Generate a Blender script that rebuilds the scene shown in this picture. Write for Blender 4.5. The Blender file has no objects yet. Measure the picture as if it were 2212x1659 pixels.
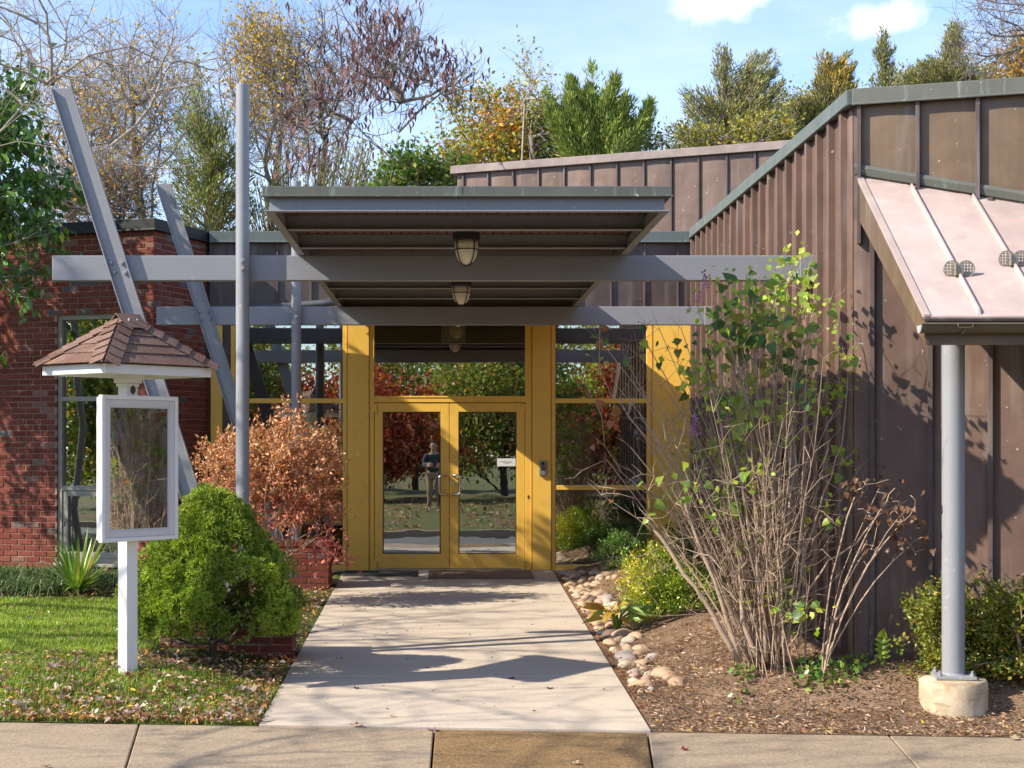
import bpy, math, random
import numpy as np
from mathutils import Vector, Matrix

# ------------------------------------------------------------------ camera, sky, sun, exposure
SC = bpy.context.scene
COL = SC.collection
R = math.radians
CAMZ = 1.5
FPX = 3671.0            # focal length in units of a 2212 pixel wide picture
cd = bpy.data.cameras.new('camera')
cd.sensor_width = 36.0
cd.lens = 36.0 * FPX / 2212.0
cd.shift_x = 149.0 / 2212.0
cd.shift_y = 135.5 / 2212.0
cd.clip_start = 0.3
cd.clip_end = 800.0
cam = bpy.data.objects.new('camera', cd)
COL.objects.link(cam)
cam.location = (0, 0, CAMZ)
cam.rotation_euler = (R(90), 0, 0)
SC.camera = cam

SUN_DIR = Vector((1.30, 0.44, -1.0)).normalized()      # the way the light travels
sl = bpy.data.lights.new('sun', 'SUN')
sl.energy = 2.9
sl.angle = R(0.5)
sl.color = (1.0, 0.915, 0.775)
sun = bpy.data.objects.new('sun', sl)
COL.objects.link(sun)
sun.rotation_euler = SUN_DIR.to_track_quat('-Z', 'Y').to_euler()
sun.location = (-20, 5, 25)

W = bpy.data.worlds.new('World')
SC.world = W
W.use_nodes = True
wn, wl = W.node_tree.nodes, W.node_tree.links
bg = wn['Background']
sky = wn.new('ShaderNodeTexSky')
sky.sky_type = 'NISHITA'
sky.sun_disc = False
sky.sun_elevation = math.asin(-SUN_DIR.z)
sky.sun_rotation = math.atan2(-SUN_DIR.x, -SUN_DIR.y)
sky.air_density = 1.0
sky.dust_density = 0.25
sky.altitude = 600.0
sky.ozone_density = 1.6
geo = wn.new('ShaderNodeTexCoord')
def wmath(op, a, b=None):
    n = wn.new('ShaderNodeMath'); n.operation = op
    for i, s in enumerate((a, b)):
        if s is None: continue
        if isinstance(s, (int, float)): n.inputs[i].default_value = s
        else: wl.new(s, n.inputs[i])
    return n.outputs[0]
def blob(d, rx, rz):
    v = Vector(d).normalized()
    sub = wn.new('ShaderNodeVectorMath'); sub.operation = 'SUBTRACT'
    wl.new(geo.outputs['Generated'], sub.inputs[0]); sub.inputs[1].default_value = v
    sc = wn.new('ShaderNodeVectorMath'); sc.operation = 'MULTIPLY'
    wl.new(sub.outputs[0], sc.inputs[0]); sc.inputs[1].default_value = (1/rx, 1/rx, 1/rz)
    ln = wn.new('ShaderNodeVectorMath'); ln.operation = 'LENGTH'
    wl.new(sc.outputs[0], ln.inputs[0])
    return wmath('SUBTRACT', 1.0, ln.outputs['Value'])
nz = wn.new('ShaderNodeTexNoise'); nz.inputs['Scale'].default_value = 26.0
nz.inputs['Detail'].default_value = 7.0; nz.inputs['Roughness'].default_value = 0.55
wl.new(geo.outputs['Generated'], nz.inputs['Vector'])
nn = wmath('MULTIPLY', wmath('SUBTRACT', nz.outputs['Fac'], 0.5), 2.9)
m1 = blob((0.165, 1, 0.268), 0.042, 0.021)
m2 = blob((0.251, 1, 0.250), 0.027, 0.0135)
mm = wmath('ADD', wmath('MAXIMUM', m1, m2), nn)
cr = wn.new('ShaderNodeMapRange'); cr.inputs['From Min'].default_value = -0.05
cr.inputs['From Max'].default_value = 0.95; cr.interpolation_type = 'SMOOTHSTEP'
wl.new(mm, cr.inputs['Value'])
mp = wn.new('ShaderNodeMapping'); mp.inputs['Scale'].default_value = (2.2, 2.2, 9.0)
wl.new(geo.outputs['Generated'], mp.inputs['Vector'])
nz2 = wn.new('ShaderNodeTexNoise'); nz2.inputs['Scale'].default_value = 2.3
nz2.inputs['Detail'].default_value = 6.0; nz2.inputs['Roughness'].default_value = 0.6
wl.new(mp.outputs[0], nz2.inputs['Vector'])
cir = wn.new('ShaderNodeMapRange'); cir.inputs['From Min'].default_value = 0.36
cir.inputs['From Max'].default_value = 0.85; cir.inputs['To Max'].default_value = 0.35
cir.inputs['To Min'].default_value = 0.0
wl.new(nz2.outputs['Fac'], cir.inputs['Value'])
fac = wmath('MAXIMUM', cir.outputs[0], wmath('MULTIPLY', cr.outputs[0], 0.9))
mx = wn.new('ShaderNodeMix'); mx.data_type = 'RGBA'
wb = wn.new('ShaderNodeMix'); wb.data_type = 'RGBA'; wb.blend_type = 'MULTIPLY'; wb.inputs['Factor'].default_value = 1.0
wl.new(sky.outputs[0], wb.inputs['A']); wb.inputs['B'].default_value = (0.655, 0.665, 0.76, 1)      # warm white balance
wl.new(fac, mx.inputs['Factor']); wl.new(wb.outputs['Result'], mx.inputs['A'])
mx.inputs['B'].default_value = (4.2, 4.2, 4.2, 1)
wl.new(mx.outputs['Result'], bg.inputs['Color'])
bg.inputs['Strength'].default_value = 0.13

SC.view_settings.view_transform = 'Standard'
SC.view_settings.look = 'None'
SC.view_settings.exposure = 1.55
SC.view_settings.gamma = 1.0
SC.view_settings.use_curve_mapping = False
SC.cycles.max_bounces = 8
SC.cycles.diffuse_bounces = 5
SC.cycles.glossy_bounces = 3
SC.cycles.transmission_bounces = 4
SC.cycles.transparent_max_bounces = 12
SC.cycles.caustics_reflective = False
SC.cycles.caustics_refractive = False
SC.cycles.sample_clamp_indirect = 6.0

# ------------------------------------------------------------------ helpers
def at(px, py, Y):
    """pixel of the 2212 wide picture at distance Y -> point in metres"""
    return Vector(((px - 957.0) * Y / FPX, Y, CAMZ + (965.0 - py) * Y / FPX))

WM = {}
def world_of(o):
    return WM.get(o.name, Matrix.Identity(4)) if o is not None else Matrix.Identity(4)

def tag(o, label=None, cat=None, group=None, kind=None):
    if label: o['label'] = label
    if cat: o['category'] = cat
    if group: o['group'] = group
    if kind: o['kind'] = kind
    return o

def thing(name, label, cat, loc=(0, 0, 0), rz=0.0, group=None, kind=None):
    o = bpy.data.objects.new(name, None)
    o.empty_display_size = 0.2
    COL.objects.link(o)
    o.location = loc
    o.rotation_euler = (0, 0, rz)
    WM[o.name] = Matrix.Translation(loc) @ Matrix.Rotation(rz, 4, 'Z')
    return tag(o, label, cat, group, kind)

class MB:
    def __init__(s):
        s.v = []; s.f = []; s.m = []; s.c = []
    def add(s, v, f, m=0, c=None):
        n = len(s.v)
        s.v += [tuple(p) for p in v]
        s.f += [tuple(i + n for i in q) for q in f]
        s.m += [m] * len(f)
        if c is not None: s.c += [c] * len(v)
        return s
    def box(s, x0, x1, y0, y1, z0, z1, m=0, c=None, M=None):
        v = [Vector((x, y, z)) for z in (z0, z1) for y in (y0, y1) for x in (x0, x1)]
        if M is not None: v = [M @ p for p in v]
        return s.add(v, [(0, 2, 3, 1), (4, 5, 7, 6), (0, 1, 5, 4), (2, 6, 7, 3), (0, 4, 6, 2), (1, 3, 7, 5)], m, c)
    def prism(s, poly, ext, m=0, c=None):
        e = Vector(ext); a = [Vector(p) for p in poly]; n = len(a)
        v = a + [p + e for p in a]
        f = [tuple(range(n))[::-1], tuple(range(n, 2 * n))] + [(i, (i + 1) % n, n + (i + 1) % n, n + i) for i in range(n)]
        return s.add(v, f, m, c)
    def tube(s, pts, r, n=10, m=0, caps=True, c=None):
        pts = [Vector(p) for p in pts]
        rr = r if isinstance(r, (list, tuple)) else [r] * len(pts)
        V = []; F = []
        up = None
        for i, p in enumerate(pts):
            d = (pts[min(i + 1, len(pts) - 1)] - pts[max(i - 1, 0)]).normalized()
            if up is None:
                up = Vector((0, 0, 1)) if abs(d.z) < 0.9 else Vector((1, 0, 0))
            a = d.cross(up).normalized(); b = a.cross(d).normalized(); up = b
            for k in range(n):
                t = 2 * math.pi * k / n
                V.append(p + (a * math.cos(t) + b * math.sin(t)) * rr[i])
        for i in range(len(pts) - 1):
            for k in range(n):
                F.append((i * n + k, i * n + (k + 1) % n, (i + 1) * n + (k + 1) % n, (i + 1) * n + k))
        if caps:
            F.append(tuple(range(n))[::-1]); F.append(tuple(range((len(pts) - 1) * n, len(pts) * n)))
        return s.add(V, F, m, c)
    def lathe(s, prof, n=20, cx=0, cy=0, m=0, c=None, cap=True):
        V = []; F = []
        for (r, z) in prof:
            for k in range(n):
                t = 2 * math.pi * k / n
                V.append((cx + r * math.cos(t), cy + r * math.sin(t), z))
        for i in range(len(prof) - 1):
            for k in range(n):
                F.append((i * n + k, i * n + (k + 1) % n, (i + 1) * n + (k + 1) % n, (i + 1) * n + k))
        if cap:
            F.append(tuple(range(n))[::-1]); F.append(tuple(range((len(prof) - 1) * n, len(prof) * n)))
        return s.add(V, F, m, c)
    def mesh(s, name, M=None):
        me = bpy.data.meshes.new(name)
        v = s.v if M is None else [M @ Vector(p) for p in s.v]
        me.from_pydata([tuple(p) for p in v], [], s.f)
        if len(set(s.m)) > 1:
            me.polygons.foreach_set('material_index', s.m)
        if s.c and len(s.c) == len(s.v):
            a = me.attributes.new('Col', 'FLOAT_COLOR', 'POINT')
            a.data.foreach_set('color', [x for q in s.c for x in (q[0], q[1], q[2], 1.0)])
        return me

def obj(name, mb, mats, parent=None, bevel=0.0, smooth=False, local=False, label=None, cat=None, group=None, kind=None, weld=False):
    """one mesh object; mb in world metres unless local"""
    M = None
    if parent is not None and not local:
        M = world_of(parent).inverted()
    me = mb.mesh(name, M) if isinstance(mb, MB) else mb
    for mt in (mats if isinstance(mats, (list, tuple)) else [mats]):
        me.materials.append(mt)
    if smooth:
        me.polygons.foreach_set('use_smooth', [True] * len(me.polygons))
    o = bpy.data.objects.new(name, me)
    COL.objects.link(o)
    if parent is not None:
        o.parent = parent
        WM[o.name] = world_of(parent)
    if bevel:
        b = o.modifiers.new('bevel', 'BEVEL'); b.width = bevel; b.segments = 2; b.limit_method = 'ANGLE'; b.angle_limit = R(40)
        b.harden_normals = False
    return tag(o, label, cat, group, kind)

def smooth_angle(o, deg=40):
    me = o.data
    me.polygons.foreach_set('use_smooth', [True] * len(me.polygons))
    try:
        me.set_sharp_from_angle(angle=R(deg))
    except Exception:
        pass
    return o

def np_mesh(name, V, tris, mats, parent=None, col=None, smooth=False, label=None, cat=None, group=None, kind=None, mi=None, quads=None):
    """fast mesh of numpy arrays, world metres"""
    V = np.asarray(V, dtype=np.float32)
    if parent is not None:
        Mi = np.array(world_of(parent).inverted())
        V = V @ Mi[:3, :3].T.astype(np.float32) + Mi[:3, 3].astype(np.float32)
    me = bpy.data.meshes.new(name)
    nt = 0 if tris is None else len(tris)
    nq = 0 if quads is None else len(quads)
    me.vertices.add(len(V)); me.vertices.foreach_set('co', V.ravel())
    loops = []
    if nt: loops.append(np.asarray(tris, dtype=np.int32).ravel())
    if nq: loops.append(np.asarray(quads, dtype=np.int32).ravel())
    loops = np.concatenate(loops)
    me.loops.add(len(loops)); me.loops.foreach_set('vertex_index', loops)
    me.polygons.add(nt + nq)
    start = np.concatenate([np.arange(nt) * 3, nt * 3 + np.arange(nq) * 4]).astype(np.int32)
    me.polygons.foreach_set('loop_start', start)
    if mi is not None: me.polygons.foreach_set('material_index', np.asarray(mi, dtype=np.int32))
    me.update(calc_edges=True)
    if col is not None:
        a = me.attributes.new('Col', 'FLOAT_COLOR', 'POINT')
        c4 = np.ones((len(V), 4), dtype=np.float32); c4[:, :3] = col
        a.data.foreach_set('color', c4.ravel())
    if smooth: me.polygons.foreach_set('use_smooth', np.ones(nt + nq, dtype=bool))
    for mt in (mats if isinstance(mats, (list, tuple)) else [mats]): me.materials.append(mt)
    o = bpy.data.objects.new(name, me); COL.objects.link(o)
    if parent is not None: o.parent = parent; WM[o.name] = world_of(parent)
    return tag(o, label, cat, group, kind)

def share(src, name, parent, M, label=None, cat=None, group=None):
    """another object on the same mesh, placed by a world matrix"""
    o = bpy.data.objects.new(name, src if isinstance(src, bpy.types.Mesh) else src.data)
    COL.objects.link(o)
    if parent is not None:
        o.parent = parent
        o.matrix_local = world_of(parent).inverted() @ M
    else:
        o.matrix_world = M
    return tag(o, label, cat, group)

def copy_tree(o, parent=None):
    c = o.copy(); COL.objects.link(c)
    if parent is not None: c.parent = parent
    WM[c.name] = world_of(o)
    for ch in [x for x in COL.objects if x.parent == o]:
        copy_tree(ch, c)
    return c

# ------------------------------------------------------------------ materials
class Mat:
    def __init__(s, name):
        s.m = bpy.data.materials.new(name); s.m.use_nodes = True
        s.n = s.m.node_tree.nodes; s.l = s.m.node_tree.links
        s.p = s.n['Principled BSDF']
        s.tc = s.n.new('ShaderNodeTexCoord')
    def noise(s, scale, detail=4, rough=0.55, stretch=None, coord='Object', dist=0.0):
        t = s.n.new('ShaderNodeTexNoise')
        t.inputs['Scale'].default_value = scale; t.inputs['Detail'].default_value = detail
        t.inputs['Roughness'].default_value = rough; t.inputs['Distortion'].default_value = dist
        src = s.tc.outputs[coord]
        if stretch:
            mp = s.n.new('ShaderNodeMapping'); mp.inputs['Scale'].default_value = stretch
            s.l.new(src, mp.inputs['Vector']); src = mp.outputs[0]
        s.l.new(src, t.inputs['Vector'])
        return t.outputs['Fac']
    def rng(s, val, a, b, c=0.0, d=1.0, smooth=True):
        t = s.n.new('ShaderNodeMapRange')
        if smooth: t.interpolation_type = 'SMOOTHSTEP'
        for k, x in zip(('From Min', 'From Max', 'To Min', 'To Max'), (a, b, c, d)): t.inputs[k].default_value = x
        s.l.new(val, t.inputs['Value'])
        return t.outputs[0]
    def ramp(s, val, stops):
        t = s.n.new('ShaderNodeValToRGB'); e = t.color_ramp.elements
        while len(e) < len(stops): e.new(0.5)
        for i, (p, c) in enumerate(stops):
            e[i].position = p; e[i].color = (c[0], c[1], c[2], 1)
        s.l.new(val, t.inputs[0])
        return t.outputs[0]
    def mix(s, f, a, b, mode='MIX'):
        t = s.n.new('ShaderNodeMix'); t.data_type = 'RGBA'; t.blend_type = mode
        for k, x in (('Factor', f), ('A', a), ('B', b)):
            if isinstance(x, (int, float)): t.inputs[k].default_value = x
            elif isinstance(x, (tuple, list)): t.inputs[k].default_value = (x[0], x[1], x[2], 1)
            else: s.l.new(x, t.inputs[k])
        return t.outputs['Result']
    def math(s, op, a, b=None):
        t = s.n.new('ShaderNodeMath'); t.operation = op
        for i, x in enumerate((a, b)):
            if x is None: continue
            if isinstance(x, (int, float)): t.inputs[i].default_value = x
            else: s.l.new(x, t.inputs[i])
        return t.outputs[0]
    def base(s, x):
        if isinstance(x, (tuple, list)): s.p.inputs['Base Color'].default_value = (x[0], x[1], x[2], 1)
        else: s.l.new(x, s.p.inputs['Base Color'])
        return s
    def rough(s, x, spec=None, metal=None):
        if isinstance(x, (int, float)): s.p.inputs['Roughness'].default_value = x
        else: s.l.new(x, s.p.inputs['Roughness'])
        if spec is not None: s.p.inputs['Specular IOR Level'].default_value = spec
        if metal is not None: s.p.inputs['Metallic'].default_value = metal
        return s
    def bump(s, h, strength=0.3, dist=0.01):
        b = s.n.new('ShaderNodeBump'); b.inputs['Strength'].default_value = strength; b.inputs['Distance'].default_value = dist
        s.l.new(h, b.inputs['Height']); s.l.new(b.outputs[0], s.p.inputs['Normal'])
        return s

def sc(c, k): return (c[0] * k, c[1] * k, c[2] * k)

def plain(name, c, rough=0.5, var=0.15, scale=6.0, bump=0.0, bscale=80.0, spec=0.4, metal=0.0):
    m = Mat(name)
    m.base(m.mix(m.noise(scale), sc(c, 1 - var), sc(c, 1 + var))).rough(rough, spec, metal)
    if bump: m.bump(m.noise(bscale, 3), bump, 0.004)
    return m.m

def steel_paint():
    m = Mat('steel_paint'); c = (0.270, 0.275, 0.292)
    a = m.mix(m.noise(3, 5), sc(c, 0.88), sc(c, 1.1))
    st = m.rng(m.noise(14, 4, stretch=(1, 1, 0.12)), 0.56, 0.8)
    a = m.mix(m.math('MULTIPLY', st, 0.35), a, (0.36, 0.38, 0.40))
    dirt = m.rng(m.noise(60, 3), 0.68, 0.76)
    a = m.mix(m.math('MULTIPLY', dirt, 0.5), a, (0.08, 0.08, 0.085))
    rust = m.rng(m.noise(11, 5, 0.6, stretch=(1, 1, 0.10)), 0.62, 0.78)
    a = m.mix(m.math('MULTIPLY', rust, 0.30), a, (0.19, 0.12, 0.075))
    chip = m.rng(m.noise(24, 2, 0.4), 0.74, 0.76)
    a = m.mix(m.math('MULTIPLY', chip, 0.55), a, (0.55, 0.54, 0.52))
    m.base(a).rough(m.rng(m.noise(8), 0.3, 0.7, 0.38, 0.55), 0.4)
    m.bump(m.noise(55, 4, stretch=(1, 1, 0.35)), 0.16, 0.006)
    return m.m

def copper(name, c, specks=0.6, rough=(0.38, 0.55), streak=(0.27, 0.235, 0.21), var=0.17):
    m = Mat(name)
    a = m.mix(m.rng(m.noise(2.2, 6, 0.65), 0.3, 0.7), sc(c, 1 - var), sc(c, 1 + var))
    a = m.mix(m.math('MULTIPLY', m.rng(m.noise(9, 5, stretch=(1, 1, 0.1)), 0.5, 0.75), 0.45), a, streak)
    red = m.rng(m.noise(5, 3), 0.62, 0.8)
    a = m.mix(m.math('MULTIPLY', red, 0.35), a, (c[0] * 1.5, c[1] * 0.95, c[2] * 0.8))
    sp = m.rng(m.noise(21, 3, 0.45), 0.715, 0.75)
    a = m.mix(m.math('MULTIPLY', sp, specks), a, (0.55, 0.55, 0.52))
    oi = m.n.new('ShaderNodeObjectInfo')
    a = m.mix(1.0, a, m.ramp(oi.outputs['Random'], [(0, (0.86, 0.85, 0.84)), (0.5, (1, 1, 1)), (1, (1.12, 1.1, 1.1))]), 'MULTIPLY')
    m.base(a).rough(m.rng(m.noise(4, 5), 0.3, 0.7, rough[0], rough[1]), 0.5)
    m.bump(m.noise(1.8, 2), 0.5, 0.05)
    return m.m

def verdigris(name, c):
    m = Mat(name)
    a = m.mix(m.noise(4, 6, 0.65), sc(c, 0.7), sc(c, 1.3))
    st = m.rng(m.noise(16, 5, stretch=(1, 1, 0.16)), 0.58, 0.78)
    a = m.mix(m.math('MULTIPLY', st, 0.7), a, (0.30, 0.36, 0.31))
    sp = m.rng(m.noise(26, 2, 0.4), 0.73, 0.77)
    a = m.mix(m.math('MULTIPLY', sp, 0.7), a, (0.55, 0.58, 0.53))
    m.base(a).rough(0.5, 0.4)
    return m.m

def concrete(name, c, speck=0.25, crack=True, scale=1.0, bump=0.25):
    m = Mat(name)
    a = m.mix(m.noise(0.9 * scale, 6, 0.65), sc(c, 0.84), sc(c, 1.14))
    a = m.mix(m.math('MULTIPLY', m.rng(m.noise(3.3, 5, 0.7), 0.5, 0.8), 0.35), a, sc((c[0], c[1] * 0.95, c[2] * 0.86), 0.68))
    fine = m.noise(48, 6, 0.85)
    a = m.mix(m.math('MULTIPLY', m.rng(fine, 0.46, 0.62), speck), a, sc(c, 0.38))
    a = m.mix(m.math('MULTIPLY', m.rng(m.noise(66, 4, 0.8), 0.52, 0.62), speck), a, sc(c, 1.7))
    if crack:
        st = m.rng(m.noise(1.7, 3, 0.5, dist=1.5), 0.495, 0.505, 0, 1)
        stain = m.rng(m.noise(7, 4), 0.62, 0.75)
        a = m.mix(m.math('MULTIPLY', stain, 0.3), a, sc(c, 0.5))
    m.base(a).rough(0.88, 0.25)
    m.bump(m.noise(150, 4, 0.7), bump, 0.004)
    return m.m

def leaf_mat(name='leaf', trans=0.32, rough=0.5, spec=0.3):
    m = Mat(name)
    at_ = m.n.new('ShaderNodeAttribute'); at_.attribute_name = 'Col'
    m.l.new(at_.outputs['Color'], m.p.inputs['Base Color'])
    m.rough(rough, spec)
    tr = m.n.new('ShaderNodeBsdfTranslucent')
    hs = m.n.new('ShaderNodeHueSaturation'); hs.inputs['Value'].default_value = 1.5; hs.inputs['Saturation'].default_value = 1.1
    m.l.new(at_.outputs['Color'], hs.inputs['Color']); m.l.new(hs.outputs[0], tr.inputs['Color'])
    mx = m.n.new('ShaderNodeMixShader'); mx.inputs[0].default_value = trans
    m.l.new(m.p.outputs[0], mx.inputs[1]); m.l.new(tr.outputs[0], mx.inputs[2])
    m.l.new(mx.outputs[0], m.n['Material Output'].inputs['Surface'])
    return m.m

def glass(name, tint=(0.62, 0.66, 0.64), f0=0.16, wave=0.0, rough=0.0, haze=0.0):
    m = Mat(name)
    tr = m.n.new('ShaderNodeBsdfTransparent'); tr.inputs[0].default_value = (*tint, 1)
    gl = m.n.new('ShaderNodeBsdfGlossy'); gl.inputs['Roughness'].default_value = rough
    gl.inputs['Color'].default_value = (0.92, 0.95, 0.93, 1)
    fr = m.n.new('ShaderNodeLayerWeight'); fr.inputs['Blend'].default_value = 0.25
    f = m.math('ADD', m.math('MULTIPLY', fr.outputs['Fresnel'], 0.8), f0)
    mx = m.n.new('ShaderNodeMixShader'); m.l.new(f, mx.inputs[0])
    m.l.new(tr.outputs[0], mx.inputs[1]); m.l.new(gl.outputs[0], mx.inputs[2])
    out = mx.outputs[0]
    if haze:
        df = m.n.new('ShaderNodeBsdfDiffuse'); df.inputs[0].default_value = (0.45, 0.45, 0.45, 1)
        m2 = m.n.new('ShaderNodeMixShader')
        m.l.new(m.math('MULTIPLY', m.rng(m.noise(5, 5), 0.35, 0.75), haze), m2.inputs[0])
        m.l.new(out, m2.inputs[1]); m.l.new(df.outputs[0], m2.inputs[2]); out = m2.outputs[0]
    if wave:
        b = m.n.new('ShaderNodeBump'); b.inputs['Strength'].default_value = wave; b.inputs['Distance'].default_value = 0.01
        m.l.new(m.noise(2.4, 2, 0.4, stretch=(0.6, 1, 1.7)), b.inputs['Height'])
        m.l.new(b.outputs[0], gl.inputs['Normal'])
    m.l.new(out, m.n['Material Output'].inputs['Surface'])
    return m.m

def brick_mat(name, obj_random=True):
    m = Mat(name)
    if obj_random:
        oi = m.n.new('ShaderNodeObjectInfo'); r = oi.outputs['Random']
    else:
        a_ = m.n.new('ShaderNodeAttribute'); a_.attribute_name = 'Col'
        s_ = m.n.new('ShaderNodeSeparateColor'); m.l.new(a_.outputs['Color'], s_.inputs[0]); r = s_.outputs[0]
    a = m.ramp(r, [(0.0, (0.17, 0.042, 0.027)), (0.3, (0.205, 0.053, 0.034)), (0.62, (0.24, 0.070, 0.046)), (0.90, (0.175, 0.046, 0.031)), (0.955, (0.27, 0.15, 0.11)), (0.985, (0.13, 0.115, 0.12))])
    geo = m.n.new('ShaderNodeNewGeometry')
    t = m.n.new('ShaderNodeTexNoise'); t.inputs['Scale'].default_value = 60; t.inputs['Detail'].default_value = 5
    m.l.new(geo.outputs['Position'], t.inputs['Vector'])
    a = m.mix(m.rng(t.outputs['Fac'], 0.3, 0.72), m.mix(1.0, a, (0.62, 0.6, 0.6), 'MULTIPLY'), m.mix(1.0, a, (1.25, 1.25, 1.25), 'MULTIPLY'))
    m.base(a).rough(0.85, 0.25)
    m.bump(t.outputs['Fac'], 0.5, 0.004)
    return m.m

STEEL = steel_paint()
YEL = Mat('yellow_paint')
_c = (0.92, 0.555, 0.095)
YEL.base(YEL.mix(YEL.math('MULTIPLY', YEL.rng(YEL.noise(20, 4, stretch=(1, 1, 0.12)), 0.6, 0.85), 0.25),
                 YEL.mix(YEL.noise(1.6, 5), sc(_c, 0.92), sc(_c, 1.06)), (0.58, 0.36, 0.10))).rough(YEL.rng(YEL.noise(7), 0.3, 0.7, 0.36, 0.5), 0.4)
_y = YEL.p.inputs['Base Color'].links[0].from_socket
_y = YEL.mix(YEL.math('MULTIPLY', YEL.rng(YEL.noise(4.5, 6, 0.7), 0.52, 0.72), 0.28), _y, (0.55, 0.34, 0.10))
_y = YEL.mix(YEL.math('MULTIPLY', YEL.rng(YEL.noise(30, 3, 0.5), 0.71, 0.75), 0.6), _y, (0.20, 0.12, 0.05))
YEL.base(_y)
YEL.bump(YEL.noise(130, 2), 0.06, 0.002)
YEL = YEL.m
COPPER = copper('weathered_copper', (0.148, 0.091, 0.067))
COPPER_OLIVE = copper('olive_weathered_copper', (0.15, 0.098, 0.055), 0.5)
COPPER_DARK = copper('dark_weathered_copper', (0.085, 0.06, 0.052), 0.3)
COPPER_PALE = copper('sheen_weathered_copper', (0.47, 0.365, 0.325), 0.1, (0.42, 0.6), (0.62, 0.50, 0.40), 0.09)  # weathered copper, paled by sun and sky sheen put into the colour
COPPER_MID = copper('mid_weathered_copper', (0.22, 0.17, 0.15), 0.3)
GREEN_CU = verdigris('verdigris_copper', (0.115, 0.118, 0.098))
GREEN_CU2 = verdigris('light_verdigris_copper', (0.12, 0.142, 0.13))
BLACK_CU = plain('blackened_copper', (0.014, 0.016, 0.016), 0.5, 0.3, 5)
BRONZE = plain('bronze_gutter_metal', (0.11, 0.085, 0.05), 0.4, 0.3, 9)
MORTAR = plain('mortar', (0.33, 0.20, 0.15), 0.95, 0.18, 30, 0.4, 160)
BRICK = brick_mat('red_brick')
BRICK_J = brick_mat('red_brick_far', False)
PATHC = concrete('pale_concrete', (0.53, 0.445, 0.35), 0.2, bump=0.12)
SIDEC = concrete('sidewalk_concrete', (0.345, 0.265, 0.18), 0.6)
AGG = concrete('exposed_aggregate', (0.24, 0.15, 0.068), 1.0, False, 1.0, 0.8)
FOOTC0 = concrete('footing_concrete', (0.50, 0.40, 0.28), 0.3, True, 3.0, 0.5)
_f = Mat('stained_footing_concrete')
_a = _f.mix(_f.rng(_f.noise(7, 6, 0.7), 0.35, 0.7), (0.42, 0.33, 0.22), (0.62, 0.51, 0.36))
_a = _f.mix(_f.math('MULTIPLY', _f.rng(_f.noise(9, 4, stretch=(1, 1, 0.35)), 0.55, 0.72), 0.6), _a, (0.50, 0.27, 0.10))
_a = _f.mix(_f.math('MULTIPLY', _f.rng(_f.noise(5, 5, stretch=(1, 1, 5)), 0.58, 0.66), 0.5), _a, (0.22, 0.17, 0.12))
_a = _f.mix(_f.rng(_f.noise(60, 2), 0.70, 0.74), _a, (0.09, 0.065, 0.045))
_f.base(_a).rough(0.9, 0.2).bump(_f.noise(60, 4, 0.7), 0.5, 0.006)
FOOTC = _f.m
WHITE = Mat('white_paint')
WHITE.base(WHITE.mix(WHITE.math('MULTIPLY', WHITE.rng(WHITE.noise(11, 5, stretch=(1, 1, 0.3)), 0.6, 0.8), 0.35), (0.80, 0.79, 0.76), (0.50, 0.45, 0.38))).rough(0.45, 0.4)
WHITE = WHITE.m
SHADED_WHITE = plain('shaded_white_paint', (0.64, 0.62, 0.60), 0.4, 0.08, 9)  # white paint greyed: shade on the inner cabinet frame is in the colour
WINFRAME = plain('taupe_window_paint', (0.33, 0.30, 0.25), 0.5, 0.1, 8)
GLASS = glass('window_glass', (0.90, 0.93, 0.91), 0.34, 0.015)
GLASSD = glass('door_glass', (0.86, 0.89, 0.87), 0.40, 0.04)
GLASSB = glass('board_glass', (0.5, 0.5, 0.5), 0.5, 0.01, 0.0, 0.12)
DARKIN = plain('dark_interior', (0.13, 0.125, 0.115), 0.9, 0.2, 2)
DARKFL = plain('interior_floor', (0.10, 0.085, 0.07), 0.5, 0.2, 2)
LEAF = leaf_mat('leaf')
LEAF_DRY = leaf_mat('dry_leaf', 0.22, 0.6, 0.25)
LEAF_GLOSS = leaf_mat('glossy_leaf', 0.25, 0.35, 0.5)
NEEDLE = leaf_mat('needle_spray', 0.15, 0.6, 0.2)
BARK = plain('grey_bark', (0.215, 0.18, 0.155), 0.9, 0.4, 14, 0.6, 60)
BARK_PALE = plain('pale_bark', (0.36, 0.30, 0.24), 0.9, 0.35, 14, 0.5, 60)
BARK_DARK = plain('dark_bark', (0.075, 0.058, 0.048), 0.9, 0.35, 14, 0.5, 60)
BARK_TAN = plain('tan_twig_bark', (0.40, 0.29, 0.20), 0.85, 0.3, 24, 0.4, 90)
STEELB = plain('brushed_steel', (0.55, 0.54, 0.52), 0.3, 0.05, 8, metal=0.9)
BLACK = plain('black_rubber', (0.02, 0.02, 0.022), 0.8, 0.2, 20)
IRON = plain('black_iron', (0.012, 0.012, 0.012), 0.5, 0.2, 20)
# ------------------------------------------------------------------ plant generators
def nrm(a):
    return a / np.maximum(np.linalg.norm(a, axis=-1, keepdims=True), 1e-9)

def ell_points(rng, n, ells, power=0.45):
    w = np.array([e[6] if len(e) > 6 else e[3] * e[4] * e[5] for e in ells], dtype=float); w /= w.sum()
    k = rng.choice(len(ells), n, p=w)
    d = nrm(rng.normal(size=(n, 3))); r = rng.random(n) ** power
    E = np.array([e[:6] for e in ells], dtype=float)[k]
    return E[:, :3] + d * r[:, None] * E[:, 3:6]

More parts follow.
